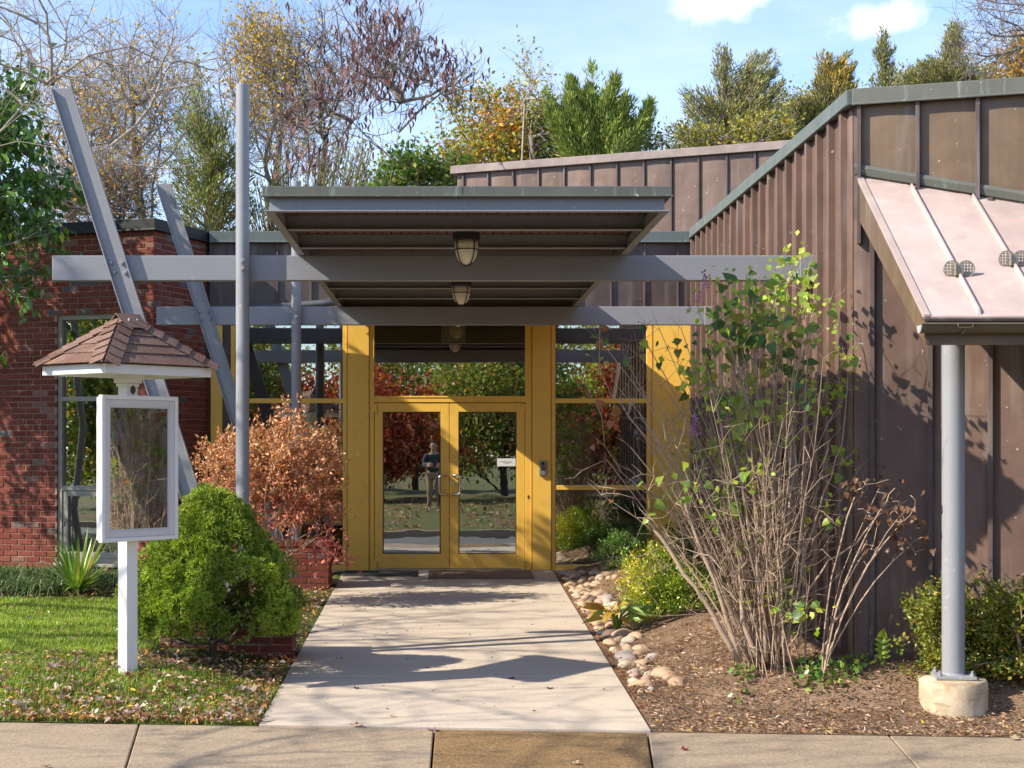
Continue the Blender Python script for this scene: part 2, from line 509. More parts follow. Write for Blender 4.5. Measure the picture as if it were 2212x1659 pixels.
def grow(rng, stems, pts, bf=0.35):
    """minimal branching tree: stems are polylines that already exist, pts are joined to it one by one"""
    P = []; par = []; L = []
    fixed = []
    for st in stems:
        for i, p in enumerate(st):
            P.append(np.array(p, dtype=float))
            if i == 0: par.append(-1); L.append(0.0)
            else:
                par.append(len(P) - 2); L.append(L[-1] + np.linalg.norm(P[-1] - P[-2]))
    nf = len(P)
    pts = np.asarray(pts, dtype=float); n = len(pts)
    best = np.full(n, 1e9); bp = np.zeros(n, dtype=int)
    def relax(i):
        c = np.linalg.norm(pts - P[i], axis=1) + bf * L[i]
        m = c < best
        best[m] = c[m]; bp[m] = i
    for i in range(nf): relax(i)
    alive = np.ones(n, dtype=bool)
    for _ in range(n):
        j = int(np.argmin(np.where(alive, best, 1e12)))
        alive[j] = False
        q = pts[j]; b = bp[j]
        P.append(q); par.append(int(b)); L.append(L[b] + np.linalg.norm(q - P[b]))
        relax(len(P) - 1)
    P = np.array(P); par = np.array(par)
    return P, par, nf

def finish(P, par, nf, rtip=0.006, expo=0.5, rmax=1.0, smooth=2):
    n = len(P)
    cnt = np.zeros(n); nch = np.zeros(n, dtype=int)
    for i in range(n):
        if par[i] >= 0: nch[par[i]] += 1
    cnt[nch == 0] = 1
    for i in range(n - 1, -1, -1):
        if par[i] >= 0: cnt[par[i]] += cnt[i]
    main = np.full(n, -1)
    for i in range(n):
        p = par[i]
        if p >= 0 and (main[p] < 0 or cnt[i] > cnt[main[p]]): main[p] = i
    for _ in range(smooth):
        Q = P.copy()
        ok = (par >= 0) & (main >= 0) & (np.arange(n) >= nf)
        Q[ok] = 0.5 * P[ok] + 0.25 * (P[par[ok]] + P[main[ok]])
        P = Q
    rad = np.minimum(rtip * cnt ** expo, rmax)
    return P, rad, main, cnt, nch

def tubes(P, par, rad, main, sides=5):
    n = len(P)
    e = np.where(par >= 0)[0]; p = par[e]
    d = nrm(P[e] - P[p])
    nd = np.zeros((n, 3)); nd[e] = d
    for i in range(n):
        if main[i] >= 0 and par[i] >= 0: nd[i] = nd[i] + (P[main[i]] - P[i]) / max(np.linalg.norm(P[main[i]] - P[i]), 1e-9)
        elif main[i] >= 0: nd[i] = P[main[i]] - P[i]
    nd = nrm(nd)
    ismain = main[p] == e
    d0 = np.where(ismain[:, None], nd[p], d); r0 = np.where(ismain, rad[p], rad[e])
    d1 = nd[e]; r1 = rad[e]
    def rings(C, D, r):
        ref = np.tile(np.array([0.31, 0.52, 0.13]), (len(C), 1))
        a = nrm(np.cross(D, ref)); b = np.cross(D, a)
        t = np.arange(sides) * 2 * math.pi / sides
        return C[:, None, :] + r[:, None, None] * (a[:, None, :] * np.cos(t)[None, :, None] + b[:, None, :] * np.sin(t)[None, :, None])
    A = rings(P[p], d0, r0); B = rings(P[e], d1, r1)
    V = np.concatenate([A, B], axis=1).reshape(-1, 3)
    m = len(e); k = np.arange(sides); k2 = (k + 1) % sides
    q = np.stack([k, k2, k2 + sides, k + sides], axis=1)
    F = (np.arange(m)[:, None, None] * (2 * sides) + q[None]).reshape(-1, 4)
    return V, F

def twigs(rng, P, idx, d, n, length, rad, up=0.2, spread=0.8, segs=2, sides=3):
    """n fine twigs from each node of idx; returns verts, quads, points along the twigs"""
    base = np.repeat(P[idx], n, axis=0); dd = np.repeat(d, n, axis=0)
    m = len(base)
    dirs = nrm(dd + rng.normal(size=(m, 3)) * spread + np.array([0, 0, up]))
    ln = length * (0.5 + rng.random(m))
    pts = [base]; cur = base
    for s in range(segs):
        dirs = nrm(dirs + rng.normal(size=(m, 3)) * 0.28 + np.array([0, 0, up * 0.3]))
        cur = cur + dirs * (ln / segs)[:, None]
        pts.append(cur)
    pts = np.stack(pts, axis=1)
    ref = np.array([0.3, 0.5, 0.2]); a = nrm(np.cross(dirs, ref)); b = np.cross(dirs, a)
    rr = np.linspace(1.0, 0.35, segs + 1) * rad
    t = np.arange(sides) * 2 * math.pi / sides
    ring = a[:, None, :] * np.cos(t)[None, :, None] + b[:, None, :] * np.sin(t)[None, :, None]
    V = (pts[:, :, None, :] + ring[:, None] * rr[None, :, None, None]).reshape(-1, 3)
    k = np.arange(sides); k2 = (k + 1) % sides
    q = np.concatenate([np.stack([k, k2, k2 + sides, k + sides], 1) + s * sides for s in range(segs)])
    F = (np.arange(m)[:, None, None] * (sides * (segs + 1)) + q[None]).reshape(-1, 4)
    return V, F, pts, dirs

def leaf_arrays(rng, C, D, size, aspect=0.5, fold=0.25, N=None, curl=0.0):
    """four vertices and two triangles per leaf: base, side, tip, side"""
    n = len(C)
    D = nrm(D)
    if N is None: N = rng.normal(size=(n, 3))
    S = nrm(np.cross(D, N)); U = np.cross(S, D)
    s = np.asarray(size).reshape(-1, 1) * np.ones((n, 1))
    w = s * aspect * 0.5
    mid = C + D * s * 0.45
    V = np.stack([C, mid + S * w + U * w * fold, C + D * s - U * s * curl, mid - S * w + U * w * fold], axis=1).reshape(-1, 3)
    k = np.arange(n)[:, None] * 4
    T = np.concatenate([k + np.array([[0, 1, 2]]), k + np.array([[0, 2, 3]])], axis=0)
    return V, T

def palette(rng, n, cols, weights=None, jit=0.16):
    cols = np.array(cols, dtype=float)
    w = np.ones(len(cols)) if weights is None else np.array(weights, dtype=float)
    k = rng.choice(len(cols), n, p=w / w.sum())
    c = cols[k] * (1 + rng.normal(size=(n, 1)) * jit) * (1 + rng.normal(size=(n, 3)) * jit * 0.3)
    return np.clip(c, 0.004, 0.9)

def sun_lit_dir(): return np.array([-0.79, -0.1, 0.6])

class Geo:
    """collects numpy triangles and quads of one mesh"""
    def __init__(s): s.V = []; s.T = []; s.Q = []; s.C = []; s.n = 0
    def add(s, V, T=None, Q=None, C=None):
        if T is not None: s.T.append(np.asarray(T) + s.n)
        if Q is not None: s.Q.append(np.asarray(Q) + s.n)
        s.V.append(V); s.n += len(V)
        if C is not None: s.C.append(C)
    def build(s, name, mats, parent=None, smooth=False, **kw):
        V = np.concatenate(s.V)
        return np_mesh(name, V, np.concatenate(s.T) if s.T else None, mats, parent, np.concatenate(s.C) if s.C else None,
                       smooth, quads=np.concatenate(s.Q) if s.Q else None, **kw)

def stem_line(rng, base, top, n=7, wob=0.12):
    base = np.array(base, float); top = np.array(top, float)
    t = np.linspace(0, 1, n)[:, None]
    p = base + (top - base) * t
    L = np.linalg.norm(top - base)
    w = rng.normal(size=(n, 3)) * wob * L / n
    w[0] = 0
    p += np.cumsum(w, axis=0) * np.array([1, 1, 0.3])
    return p

GREENS = [(0.045, 0.09, 0.02), (0.07, 0.12, 0.025), (0.03, 0.065, 0.016)]

def tree(name, label, seed, base, top, ells, n=500, bark=None, leaves=0, leaf_size=0.08, cols=GREENS, weights=None, aspect=0.55,
         tw=(2, 0.5, 0.005), rtip=0.008, rmax=0.2, bf=0.35, leaf_mat_=None, leafpart=None, stems=None, sides=5, up=0.2,
         leaf_dir='free', extra=None, group=None, cat='tree', cluster=0.12, leaf_min_z=-9, leafname='crown', color_fn=None, expo=0.5, leaf_filter=None):
    rng = np.random.default_rng(seed)
    t = thing(name, label, cat, base, 0, group)
    st = stems if stems is not None else [stem_line(rng, base, top)]
    pts = ell_points(rng, n, ells)
    P, par, nf = grow(rng, st, pts, bf)
    P, rad, main, cnt, nch = finish(P, par, nf, rtip, expo, rmax)
    V, F = tubes(P, par, rad, main, sides)
    o = np_mesh('trunk', V, None, bark or BARK, t, quads=F, smooth=True)
    thick = cnt
    idx = np.where((cnt < 14) & (np.arange(len(P)) >= nf))[0]
    if len(idx) == 0: idx = np.arange(nf, len(P))
    d = nrm(P[idx] - P[np.maximum(par[idx], 0)])
    TV, TF, TP, TD = twigs(rng, P, idx, d, tw[0], tw[1], tw[2], up)
    if leaf_min_z > -9:
        pass
    np_mesh('branches', TV, None, bark or BARK, t, quads=TF)
    if leaves:
        k = rng.integers(0, len(TP), leaves); f = rng.random(leaves) ** 0.7
        seg = np.minimum((f * (TP.shape[1] - 1)).astype(int), TP.shape[1] - 2); fr = f * (TP.shape[1] - 1) - seg
        C = TP[k, seg] * (1 - fr)[:, None] + TP[k, seg + 1] * fr[:, None]
        C = C + rng.normal(size=C.shape) * cluster
        if leaf_filter is not None:
            m = leaf_filter(C, rng); C = C[m]; k = k[m]
        nl = len(C)
        if leaf_dir == 'free': D = TD[k] * 0.6 + rng.normal(size=(nl, 3)) * 0.7 + np.array([0, 0, -0.25])
        elif leaf_dir == 'droop': D = TD[k] * 0.5 + rng.normal(size=(nl, 3)) * 0.5 + np.array([0, 0, -0.8])
        else: D = TD[k] * 0.9 + rng.normal(size=(nl, 3)) * 0.45 + np.array([0, 0, 0.45])
        sz = leaf_size * (0.6 + 0.8 * rng.random(nl))
        LV, LT = leaf_arrays(rng, C, D, sz, aspect, 0.3)
        if color_fn is not None: c = color_fn(C, rng)
        else:
            c = palette(rng, nl, cols, weights)
        np_mesh(leafname, LV, LT, leaf_mat_ or LEAF, t, np.repeat(c, 4, axis=0))
    return t, P, TP, TD

CEDAR = [(0.075, 0.085, 0.028), (0.055, 0.07, 0.026), (0.10, 0.10, 0.032), (0.035, 0.05, 0.02)]

def cedar(name, label, seed, base, H, ells, n=420, sprays=16000, cols=CEDAR, weights=None, size=0.17, aspect=0.30, group=None, color_fn=None, top=None, bark=None, cluster=0.1, upb=0.55, plume=0.15, rise=0.30):
    """evergreen: feathery plumes that leave the trunk, bend upwards and taper to a tip"""
    rng = np.random.default_rng(seed)
    t = thing(name, label, 'tree', base, 0, group)
    tp = np.array(top if top is not None else (base[0], base[1], base[2] + H), float); bs = np.array(base, float)
    trunk = stem_line(rng, bs, tp, 9, 0.04)
    tips = ell_points(rng, n, ells, 0.30)
    ax = tp - bs
    nt_ = n // 4; tr_ = rng.random(nt_) ** 0.7
    ext = bs + (tp - bs) * (0.45 + 0.53 * tr_)[:, None] + rng.normal(size=(nt_, 3)) * np.array([0.10, 0.10, 0.02])
    ext[:, 2] += 0.1; tips = np.concatenate([tips, ext]); n = len(tips)
    d_h = np.hypot(tips[:, 0] - tp[0], tips[:, 1] - tp[1])
    zb = np.clip(tips[:, 2] - rise * d_h - 0.25, bs[2] + 0.5, tp[2] - 0.15)
    f = (zb - bs[2]) / ax[2]; feet = bs + ax * f[:, None]
    u = np.array([0, .25, .5, .75, 1.0])[None, :, None]
    ctrl = feet + (tips - feet) * np.array([0.62, 0.62, 0.22])
    S = (1 - u) ** 2 * feet[:, None] + 2 * u * (1 - u) * ctrl[:, None] + u ** 2 * tips[:, None]
    P = [trunk[i] for i in range(9)]; par = [-1] + list(range(8))
    for i in range(n):
        k = int(np.argmin(np.linalg.norm(trunk - feet[i], axis=1)))
        for j in range(1, 5): P.append(S[i, j]); par.append(k if j == 1 else len(P) - 2)
    P = np.array(P); par = np.array(par)
    P, rad, main, cnt, nch = finish(P, par, 9, 0.009, 0.42, 0.15, 0)
    V, F = tubes(P, par, rad, main, 4)
    np_mesh('trunk', V, None, bark or BARK, t, quads=F, smooth=True)
    L = np.linalg.norm(tips - feet, axis=1)
    k = rng.choice(n, sprays, p=(L + 0.15) / (L + 0.15).sum()); q = 0.30 + 0.74 * rng.random(sprays) ** 0.7
    q3 = q[:, None]
    C = (1 - q3) ** 2 * feet[k] + 2 * q3 * (1 - q3) * ctrl[k] + q3 ** 2 * tips[k]
    T = nrm(2 * (1 - q3) * (ctrl[k] - feet[k]) + 2 * q3 * (tips[k] - ctrl[k]))
    rr = plume * np.clip(1.22 - q, 0.10, 0.66) * 1.4
    off = nrm(rng.normal(size=(sprays, 3))) * (rng.random(sprays) ** 0.6 * rr)[:, None]
    C = C + off
    D = T * 0.9 + nrm(off + 1e-6) * 0.55 + rng.normal(size=(sprays, 3)) * 0.22 + np.array([0, 0, upb * 0.4])
    LV, LT = leaf_arrays(rng, C, D, size * (0.5 + rng.random(sprays)), aspect, 0.4)
    c = color_fn(C, rng) if color_fn is not None else palette(rng, sprays, cols, weights, 0.18)
    c = c * (0.8 + 0.4 * rng.random(n))[k][:, None]
    np_mesh('crown', LV, LT, NEEDLE, t, np.repeat(c, 4, axis=0))
    return t

def spire(px0, py0, px1, py1, Y, k=5, lean=0.0, fat=1.0):
    """ellipsoids that fill a cone seen between two pixels corners"""
    a = at(px0, py0, Y); b = at(px1, py1, Y)
    cx = (a.x + b.x) / 2; w = abs(b.x - a.x) / 2; zt, zb = a.z, b.z
    out = []
    for i in range(k):
        f = (i + 0.5) / k
        z = zt + (zb - zt) * f; r = max(w * fat * f ** 0.8, 0.12)
        out.append((cx + lean * (1 - f), Y, z, r, r, (zt - zb) / k * 0.9, r * r + 0.05))
    return out

def ebox(px0, py0, px1, py1, Y, depth=None, w=1.0):
    a = at(px0, py0, Y); b = at(px1, py1, Y)
    rx = abs(b.x - a.x) / 2; rz = abs(a.z - b.z) / 2
    return ((a.x + b.x) / 2, Y, (a.z + b.z) / 2, rx, depth or rx, rz, w * rx * rz)

def leafy_shrub(name, label, seed, ells, base, n_leaf, size, cols, weights=None, n=160, aspect=0.6, cat='shrub', mat=None, color_fn=None, shell=0.25, bark=None, group=None, rtip=0.004):
    """dense clipped shrub: leaves crowd near the surface, twigs inside"""
    rng = np.random.default_rng(seed)
    t = thing(name, label, cat, base, 0, group)
    pts = ell_points(rng, n, [tuple(list(e[:3]) + [x * 0.85 for x in e[3:6]] + list(e[6:])) for e in ells], 0.5)
    bs = np.array(base, float)
    stems = [stem_line(rng, bs + rng.normal(size=3) * np.array([0.05, 0.05, 0]), bs + rng.normal(size=3) * 0.1 + np.array([0, 0, 0.15]), 3) for _ in range(4)]
    P, par, nf = grow(rng, stems, pts, 0.4)
    P, rad, main, cnt, nch = finish(P, par, nf, rtip, 0.5, 0.03)
    V, F = tubes(P, par, rad, main, 4)
    np_mesh('branches', V, None, bark or BARK_TAN, t, quads=F)
    # clumps on the surface
    k = ell_points(rng, max(40, n_leaf // 60), ells, shell)
    ci = rng.integers(0, len(k), n_leaf)
    mean = min(np.mean([e[3] for e in ells]), np.mean([e[5] for e in ells]))
    C = k[ci] + rng.normal(size=(n_leaf, 3)) * mean * 0.13
    cen = np.mean([e[:3] for e in ells], axis=0)
    D = nrm(C - cen) * 0.7 + rng.normal(size=(n_leaf, 3)) * 0.6 + np.array([0, 0, 0.2])
    LV, LT = leaf_arrays(rng, C, D, size * (0.6 + 0.8 * rng.random(n_leaf)), aspect, 0.3)
    c = color_fn(C, rng) if color_fn is not None else palette(rng, n_leaf, cols, weights, 0.2)
    np_mesh('leaves', LV, LT, mat or LEAF_GLOSS, t, np.repeat(c, 4, axis=0), kind='stuff')
    return t
# ------------------------------------------------------------------ the ground
def ss(x, a, b):
    t = np.clip((np.asarray(x, float) - a) / (b - a), 0, 1); return t * t * (3 - 2 * t)
SLOPE = 0.31 / (20.72 - 11.08)
def path_z(Y): return -SLOPE * np.clip(20.72 - np.asarray(Y, float), 0, 9.64)
def y_walk(X): return 11.24 - 0.0913 * (np.asarray(X, float) + 2.93)     # the far edge of the sidewalk
PL, PR = -1.20, 1.33
def ground_z(X, Y):
    X = np.asarray(X, float); Y = np.asarray(Y, float)
    z = path_z(Y) - 0.012
    right = 0.20 * ss(X, 1.40, 2.4) * ss(Y - y_walk(X), 0.80, 1.5) - 0.035 * ss(X, 2.6, 3.2) * (1 - ss(Y - y_walk(X), 0.8, 1.3)) * ss(Y - y_walk(X), 0.0, 0.4) * (1 - 0.75 * ss(Y, 13.5, 19.5))
    left = np.maximum(-0.115 - path_z(Y), 0) * ss(-X, 1.22, 2.0) * ss(Y - y_walk(X), 0.0, 1.3) + 0.10 * ss(-X, 2.0, 4.5) * ss(Y, 16, 20)
    w = 0.012 * np.sin(X * 3.1 + Y * 1.7) * np.sin(Y * 2.3 - X) * ss(Y - y_walk(X), 0.0, 0.5) * np.maximum(ss(X, 1.4, 1.9), ss(-X, 1.25, 1.8))
    return z + right + left + w
def gz(x, y): return float(ground_z(x, y))

def sheet(name, xs, ys, zf, mat, kind='structure', label=None, edge=None):
    X, Y = np.meshgrid(xs, ys)
    if edge is not None: Y = np.maximum(Y, edge(X))
    Z = zf(X, Y)
    V = np.stack([X, Y, Z], -1).reshape(-1, 3)
    nx, ny = len(xs), len(ys)
    i = np.arange((ny - 1) * nx).reshape(ny - 1, nx)[:, :-1].ravel()
    Q = np.stack([i, i + 1, i + nx + 1, i + nx], 1)
    return np_mesh(name, V, None, mat, None, quads=Q, smooth=True, kind=kind, label=label)

# far ground: one sheet to the horizon, with bare soil and grass
m = Mat('far_grass')
m.base(m.mix(m.noise(0.4, 5), (0.045, 0.06, 0.02), (0.09, 0.085, 0.035))).rough(0.95, 0.2)
FARG = m.m
sheet('ground', np.linspace(-300, 300, 13), np.linspace(-300, 500, 17), lambda X, Y: X * 0 - 0.62, FARG)

m = Mat('lawn_soil')
a = m.mix(m.noise(5, 6, 0.7), (0.06, 0.085, 0.018), (0.11, 0.14, 0.032))
a = m.mix(m.rng(m.noise(2.1, 5, 0.7), 0.5, 0.72), a, (0.075, 0.05, 0.03))
m.base(a).rough(0.95, 0.15).bump(m.noise(70, 4, 0.7), 0.8, 0.02)
LAWN = m.m
sheet('lawn', np.linspace(-14, PL - 0.006, 90), np.linspace(10.4, 21.0, 80), ground_z, LAWN, edge=lambda X: y_walk(X) + 0.003)

m = Mat('mulch')
ch = m.noise(38, 4, 0.75, stretch=(1, 2.3, 1), dist=0.6)
a = m.ramp(ch, [(0.28, (0.09, 0.055, 0.035)), (0.42, (0.26, 0.165, 0.10)), (0.54, (0.40, 0.265, 0.17)), (0.70, (0.58, 0.42, 0.29))])
a = m.mix(m.rng(m.noise(1.6, 4), 0.4, 0.7), a, m.mix(1.0, a, (0.62, 0.58, 0.55), 'MULTIPLY'))
m.base(a).rough(0.95, 0.15).bump(ch, 1.0, 0.03)
MULCH = m.m
sheet('mulch_bed', np.linspace(PR + 0.006, 9, 90), np.linspace(9.8, 21.0, 100), ground_z, MULCH, edge=lambda X: y_walk(X) + 0.012)

# entrance path: slabs of one pour each
path = thing('entrance_path', None, None, (0, 0, 0), kind='structure')
joints = [20.66, 19.55, 18.0, 16.4, 14.85, 13.62, 12.98, None]
m_ = 0.007
for i in range(len(joints) - 1):
    ya = joints[i]; yb = joints[i + 1]
    mb = MB()
    if yb is None: yL, yR = float(y_walk(PL)) + 0.012, float(y_walk(PR)) + 0.012
    else: yL = yR = yb + m_
    q = [(PL, yL), (PR, yR), (PR, ya - m_), (PL, ya - m_)]
    top = [(x, y, float(path_z(y))) for x, y in q]
    mb.prism([(x, y, z - 0.12) for x, y, z in top], (0, 0, 0.12))
    obj('slab', mb, PATHC, path, bevel=0.006)
# door step apron in front of the threshold, to each side of the path
mb = MB(); mb.box(-2.9, 3.04, 20.662, 20.735, -0.3, 0.0); obj('threshold_slab', mb, PATHC, path, bevel=0.004)

# sidewalk: rotated slabs
walk = thing('sidewalk', None, None, (0, 0, 0), kind='structure')
WZ = -0.322
def wslab(x0f, x1f, x0n, x1n, mat, name='slab', dz=0.0, w=1.54):
    """slab between two joints; joint x at the far and the near edge"""
    q = [(x0f, float(y_walk(x0f))), (x1f, float(y_walk(x1f))), (x1n, float(y_walk(x1n)) - w), (x0n, float(y_walk(x0n)) - w)]
    mb = MB(); mb.prism([(x, y, WZ + dz - 0.15) for x, y in q][::-1], (0, 0, 0.15))
    return obj(name, mb, mat, walk, bevel=0.008)
wslab(-4.9, -2.0, -4.7, -1.80, SIDEC)
wslab(-1.99, -0.062, -1.79, -0.075, SIDEC)
wslab(-0.05, 1.30, -0.063, 1.157, AGG, 'aggregate_slab', -0.004)
wslab(1.312, 2.81, 1.169, 2.64, SIDEC)
wslab(2.818, 6.0, 2.648, 5.8, SIDEC)
wslab(-9.5, -4.91, -9.5, -4.71, SIDEC)
wslab(6.01, 10.0, 5.81, 10.0, SIDEC)

m = Mat('asphalt')
m.base(m.mix(m.rng(m.noise(160, 3, 0.7), 0.4, 0.7), m.mix(m.noise(0.7, 4), (0.075, 0.073, 0.07), (0.11, 0.105, 0.10)), (0.19, 0.185, 0.18))).rough(0.9, 0.25).bump(m.noise(170, 3), 0.4, 0.004)
ASPH = m.m
mb = MB()
def yk(x): return float(y_walk(x)) - 1.548
mb.prism([(-40, yk(-40), -0.6), (40, yk(40), -0.6), (40, yk(40) - 0.14, -0.6), (-40, yk(-40) - 0.14, -0.6)][::-1], (0, 0, 0.272))
obj('kerb', mb, SIDEC, None, bevel=0.012, kind='structure')
mb = MB()
mb.add([(-80, yk(-80) - 0.14, -0.46), (80, yk(80) - 0.14, -0.46), (80, yk(80) - 4.7, -0.46), (-80, yk(-80) - 4.7, -0.46)], [(0, 3, 2, 1)])
obj('road', mb, ASPH, None, kind='structure')
mb = MB()
mb.prism([(-80, yk(-80) - 4.7, -0.6), (80, yk(80) - 4.7, -0.6), (80, yk(80) - 4.85, -0.6), (-80, yk(-80) - 4.85, -0.6)][::-1], (0, 0, 0.28))
obj('kerb', mb, SIDEC, None, bevel=0.012, kind='structure')
mb = MB()
mb.add([(-80, yk(-80) - 4.85, -0.33), (80, yk(80) - 4.85, -0.33), (80, yk(80) - 7.5, -0.15), (80, yk(80) - 70, 0.2), (-80, yk(-80) - 70, 0.2), (-80, yk(-80) - 7.5, -0.15)], [(0, 1, 2, 5)[::-1], (5, 2, 3, 4)[::-1]])
m = Mat('verge_grass')
m.base(m.mix(m.rng(m.noise(0.9, 7, 0.8), 0.42, 0.6), m.mix(m.noise(30, 4), (0.07, 0.095, 0.025), (0.10, 0.13, 0.04)), (0.15, 0.10, 0.055))).rough(0.95, 0.15)
obj('verge', mb, m.m, None, kind='structure')

# ------------------------------------------------------------------ brick work
def spans(a, b, holes):
    out = [(a, b)]
    for h0, h1 in holes:
        nx = []
        for s0, s1 in out:
            if h1 <= s0 or h0 >= s1: nx.append((s0, s1)); continue
            if h0 > s0: nx.append((s0, h0))
            if h1 < s1: nx.append((h1, s1))
        out = nx
    return out
BL, BJ, BH = 0.194, 0.0095, 0.0582
BC = BH + BJ
def courses(x0, x1, z0, z1, holes=(), off=0.0, depth_corner=0.0):
    """running bond; returns (xa, xb, za, zb)"""
    out = []
    n = int(math.floor((z1 - z0 + BJ) / BC))
    for r in range(n):
        za = z0 + r * BC; zb = za + BH
        hs = [(h[0] - 0.0, h[1] + 0.0) for h in holes if h[2] < zb - 0.01 and h[3] > za + 0.01]
        st = off + (0.5 * (BL + BJ) if r % 2 else 0.0)
        k0 = int(math.floor((x0 - st) / (BL + BJ))) - 1
        k1 = int(math.ceil((x1 - st) / (BL + BJ))) + 1
        for k in range(k0, k1):
            a = st + k * (BL + BJ); b = a + BL
            a, b = max(a, x0), min(b, x1)
            if b - a < 0.03: continue
            for s0, s1 in spans(a, b, hs):
                if s1 - s0 > 0.03: out.append((s0, s1, za, zb))
    return out
def unit_brick():
    me = bpy.data.meshes.new('brick')
    v = []; f = []
    c = 0.035; cz = 0.07
    for (ya, e) in ((0.0, 1), (1.0, 0)):
        x0, x1, z0, z1 = (-0.5 + c * e, 0.5 - c * e, cz * e, 1 - cz * e)
        v += [(x0, ya, z0), (x1, ya, z0), (x1, ya, z1), (x0, ya, z1)]
    v2 = [(-0.5, 0.12, 0), (0.5, 0.12, 0), (0.5, 0.12, 1), (-0.5, 0.12, 1)]
    v = v[:4] + v2 + v[4:]
    f = [(0, 1, 2, 3)] + [(i, 4 + i, 4 + (i + 1) % 4, (i + 1) % 4) for i in range(4)] + [(4 + i, 8 + i, 8 + (i + 1) % 4, 4 + (i + 1) % 4) for i in range(4)] + [(11, 10, 9, 8)]
    me.from_pydata(v, [], f); me.materials.append(BRICK)
    bm_ = bpy.data.meshes.new('tmp')
    return me
BRICKM = unit_brick()
brng = random.Random(5)
def lay(parent_wall, root, bricks, M, singles, depth=0.09):
    """M maps wall coordinates (x along, y into the wall, z up) to root coordinates; singles = set of indexes built one by one"""
    rest = MB()
    for i, (a, b, za, zb) in enumerate(bricks):
        pr = brng.uniform(-0.0025, 0.0025)
        if i in singles:
            L = M @ Matrix.Translation(((a + b) / 2, pr, za)) @ Matrix.Diagonal((b - a, depth, zb - za, 1))
            o = bpy.data.objects.new('brick', BRICKM); COL.objects.link(o); o.parent = parent_wall
            o.matrix_local = L
        else:
            r = brng.random()
            rest.box(a, b, pr, depth, za, zb, 0, (r, r, r), M)
    if rest.v: obj('bricks', rest, BRICK_J, parent_wall, local=True, kind='stuff')

def wall_panels(parent, M, xs, z0, z1, mat, bulge=0.007, y=0.0, th=0.004):
    """one slightly bowed sheet between each pair of seams; wall coordinates x along, y into the wall"""
    for a, b in zip(xs[:-1], xs[1:]):
        bg_ = bulge * brng.uniform(0.5, 1.4); n = 6
        poly = [(a + (b - a) * i / n, y - th - bg_ * math.sin(math.pi * i / n), z0) for i in range(n + 1)] + [(b, y + 0.002, z0), (a, y + 0.002, z0)]
        m = MB(); m.prism([M @ Vector(p) for p in poly], (0, 0, z1 - z0)); obj('panel', m, mat, parent, smooth=False)

# ------------------------------------------------------------------ left brick wing
BA = R(-20.5)
bw = thing('brick_wing', 'red brick wing with dark metal coping and one tall taupe window', 'building', (-3.33, 19.54, 0), BA)
Mw = world_of(bw)
Z0, Z1 = -0.2, 4.0
WX0, WX1, WZ0, WZ1 = -1.30, -0.24, 0.14, 3.045
hole = [(WX0, WX1, WZ0, WZ1)]
core = MB()
core.box(-6.5, WX0 - 0.0, 0.008, 0.25, -0.5, Z1); core.box(WX1, -0.008, 0.008, 0.25, -0.5, Z1)
core.box(WX0, WX1, 0.008, 0.25, WZ1, Z1); core.box(WX0, WX1, 0.008, 0.25, -0.5, WZ0)
wallA = obj('wall', core, MORTAR, bw, local=True)
ba = courses(-6.3, 0.0, Z0, Z1 - 0.01, hole)
vis = sorted(range(len(ba)), key=lambda i: abs((ba[i][0] + ba[i][1]) / 2 + 1.0) + (3 if ba[i][2] < 0.1 else 0) + (0.9 if -0.3 < ba[i][2] - 1.2 < 0.8 and ba[i][0] > -0.3 else 0))
lay(wallA, bw, ba, Matrix.Identity(4), set(vis[:298]))
core = MB(); core.box(-0.25, -0.008, 0.25, 1.40, -0.5, Z1)
wallB = obj('wall', core, MORTAR, bw, local=True)
bb = courses(0.0, 1.30, Z0, Z1 - 0.01, (), 0.5 * (BL + BJ))
MB_ = Matrix.Rotation(R(90), 4, 'Z')
visb = sorted(range(len(bb)), key=lambda i: (2 if bb[i][2] < 0.4 else 0) + abs(bb[i][2] - 2.6))
lay(wallB, bw, bb, MB_, set(visb[:298]))
# coping, roof
mb = MB(); mb.box(-6.5, 0.045, -0.045, 0.30, 3.995, 4.125); mb.box(-6.5, 0.055, -0.055, 0.02, 3.985, 4.005)
mb.box(-0.30, 0.045, 0.30, 1.42, 3.995, 4.125); mb.box(-0.02, 0.055, 0.02, 1.42, 3.985, 4.005)
obj('coping', mb, BLACK_CU, bw, bevel=0.006, local=True)
mb = MB(); mb.box(-6.5, 0.0, 0.3, 7.0, 3.9, 4.02); obj('roof', mb, DARKIN, bw, local=True)
# window: frame bars, panes, an operable lower light
win = MB()
def frame(mb, x0, x1, z0, z1, y0, y1, t, bars=()):
    mb.box(x0, x0 + t, y0, y1, z0, z1); mb.box(x1 - t, x1, y0, y1, z0, z1)
    mb.box(x0 + t, x1 - t, y0, y1, z1 - t, z1); mb.box(x0 + t, x1 - t, y0, y1, z0, z0 + t)
    for b in bars: mb.box(x0 + t, x1 - t, y0, y1, b - t / 2, b + t / 2)
frame(win, WX0, WX1, WZ0, WZ1, 0.03, 0.13, 0.055, (2.06, 1.015))
fw = obj('window', win, WINFRAME, bw, bevel=0.004, local=True)
sash = MB(); frame(sash, WX0 + 0.055, WX1 - 0.055, WZ0 + 0.055, 0.988, 0.045, 0.11, 0.07)
obj('sash', sash, WINFRAME, fw, bevel=0.004, local=True)
for (a, b) in ((2.087, WZ1 - 0.055), (1.042, 2.033), (WZ0 + 0.125, 0.918)):
    g = MB(); g.box(WX0 + (0.06 if a > 0.5 else 0.13), WX1 - (0.06 if a > 0.5 else 0.13), 0.078, 0.084, a, b)
    obj('pane', g, GLASS, fw, local=True)
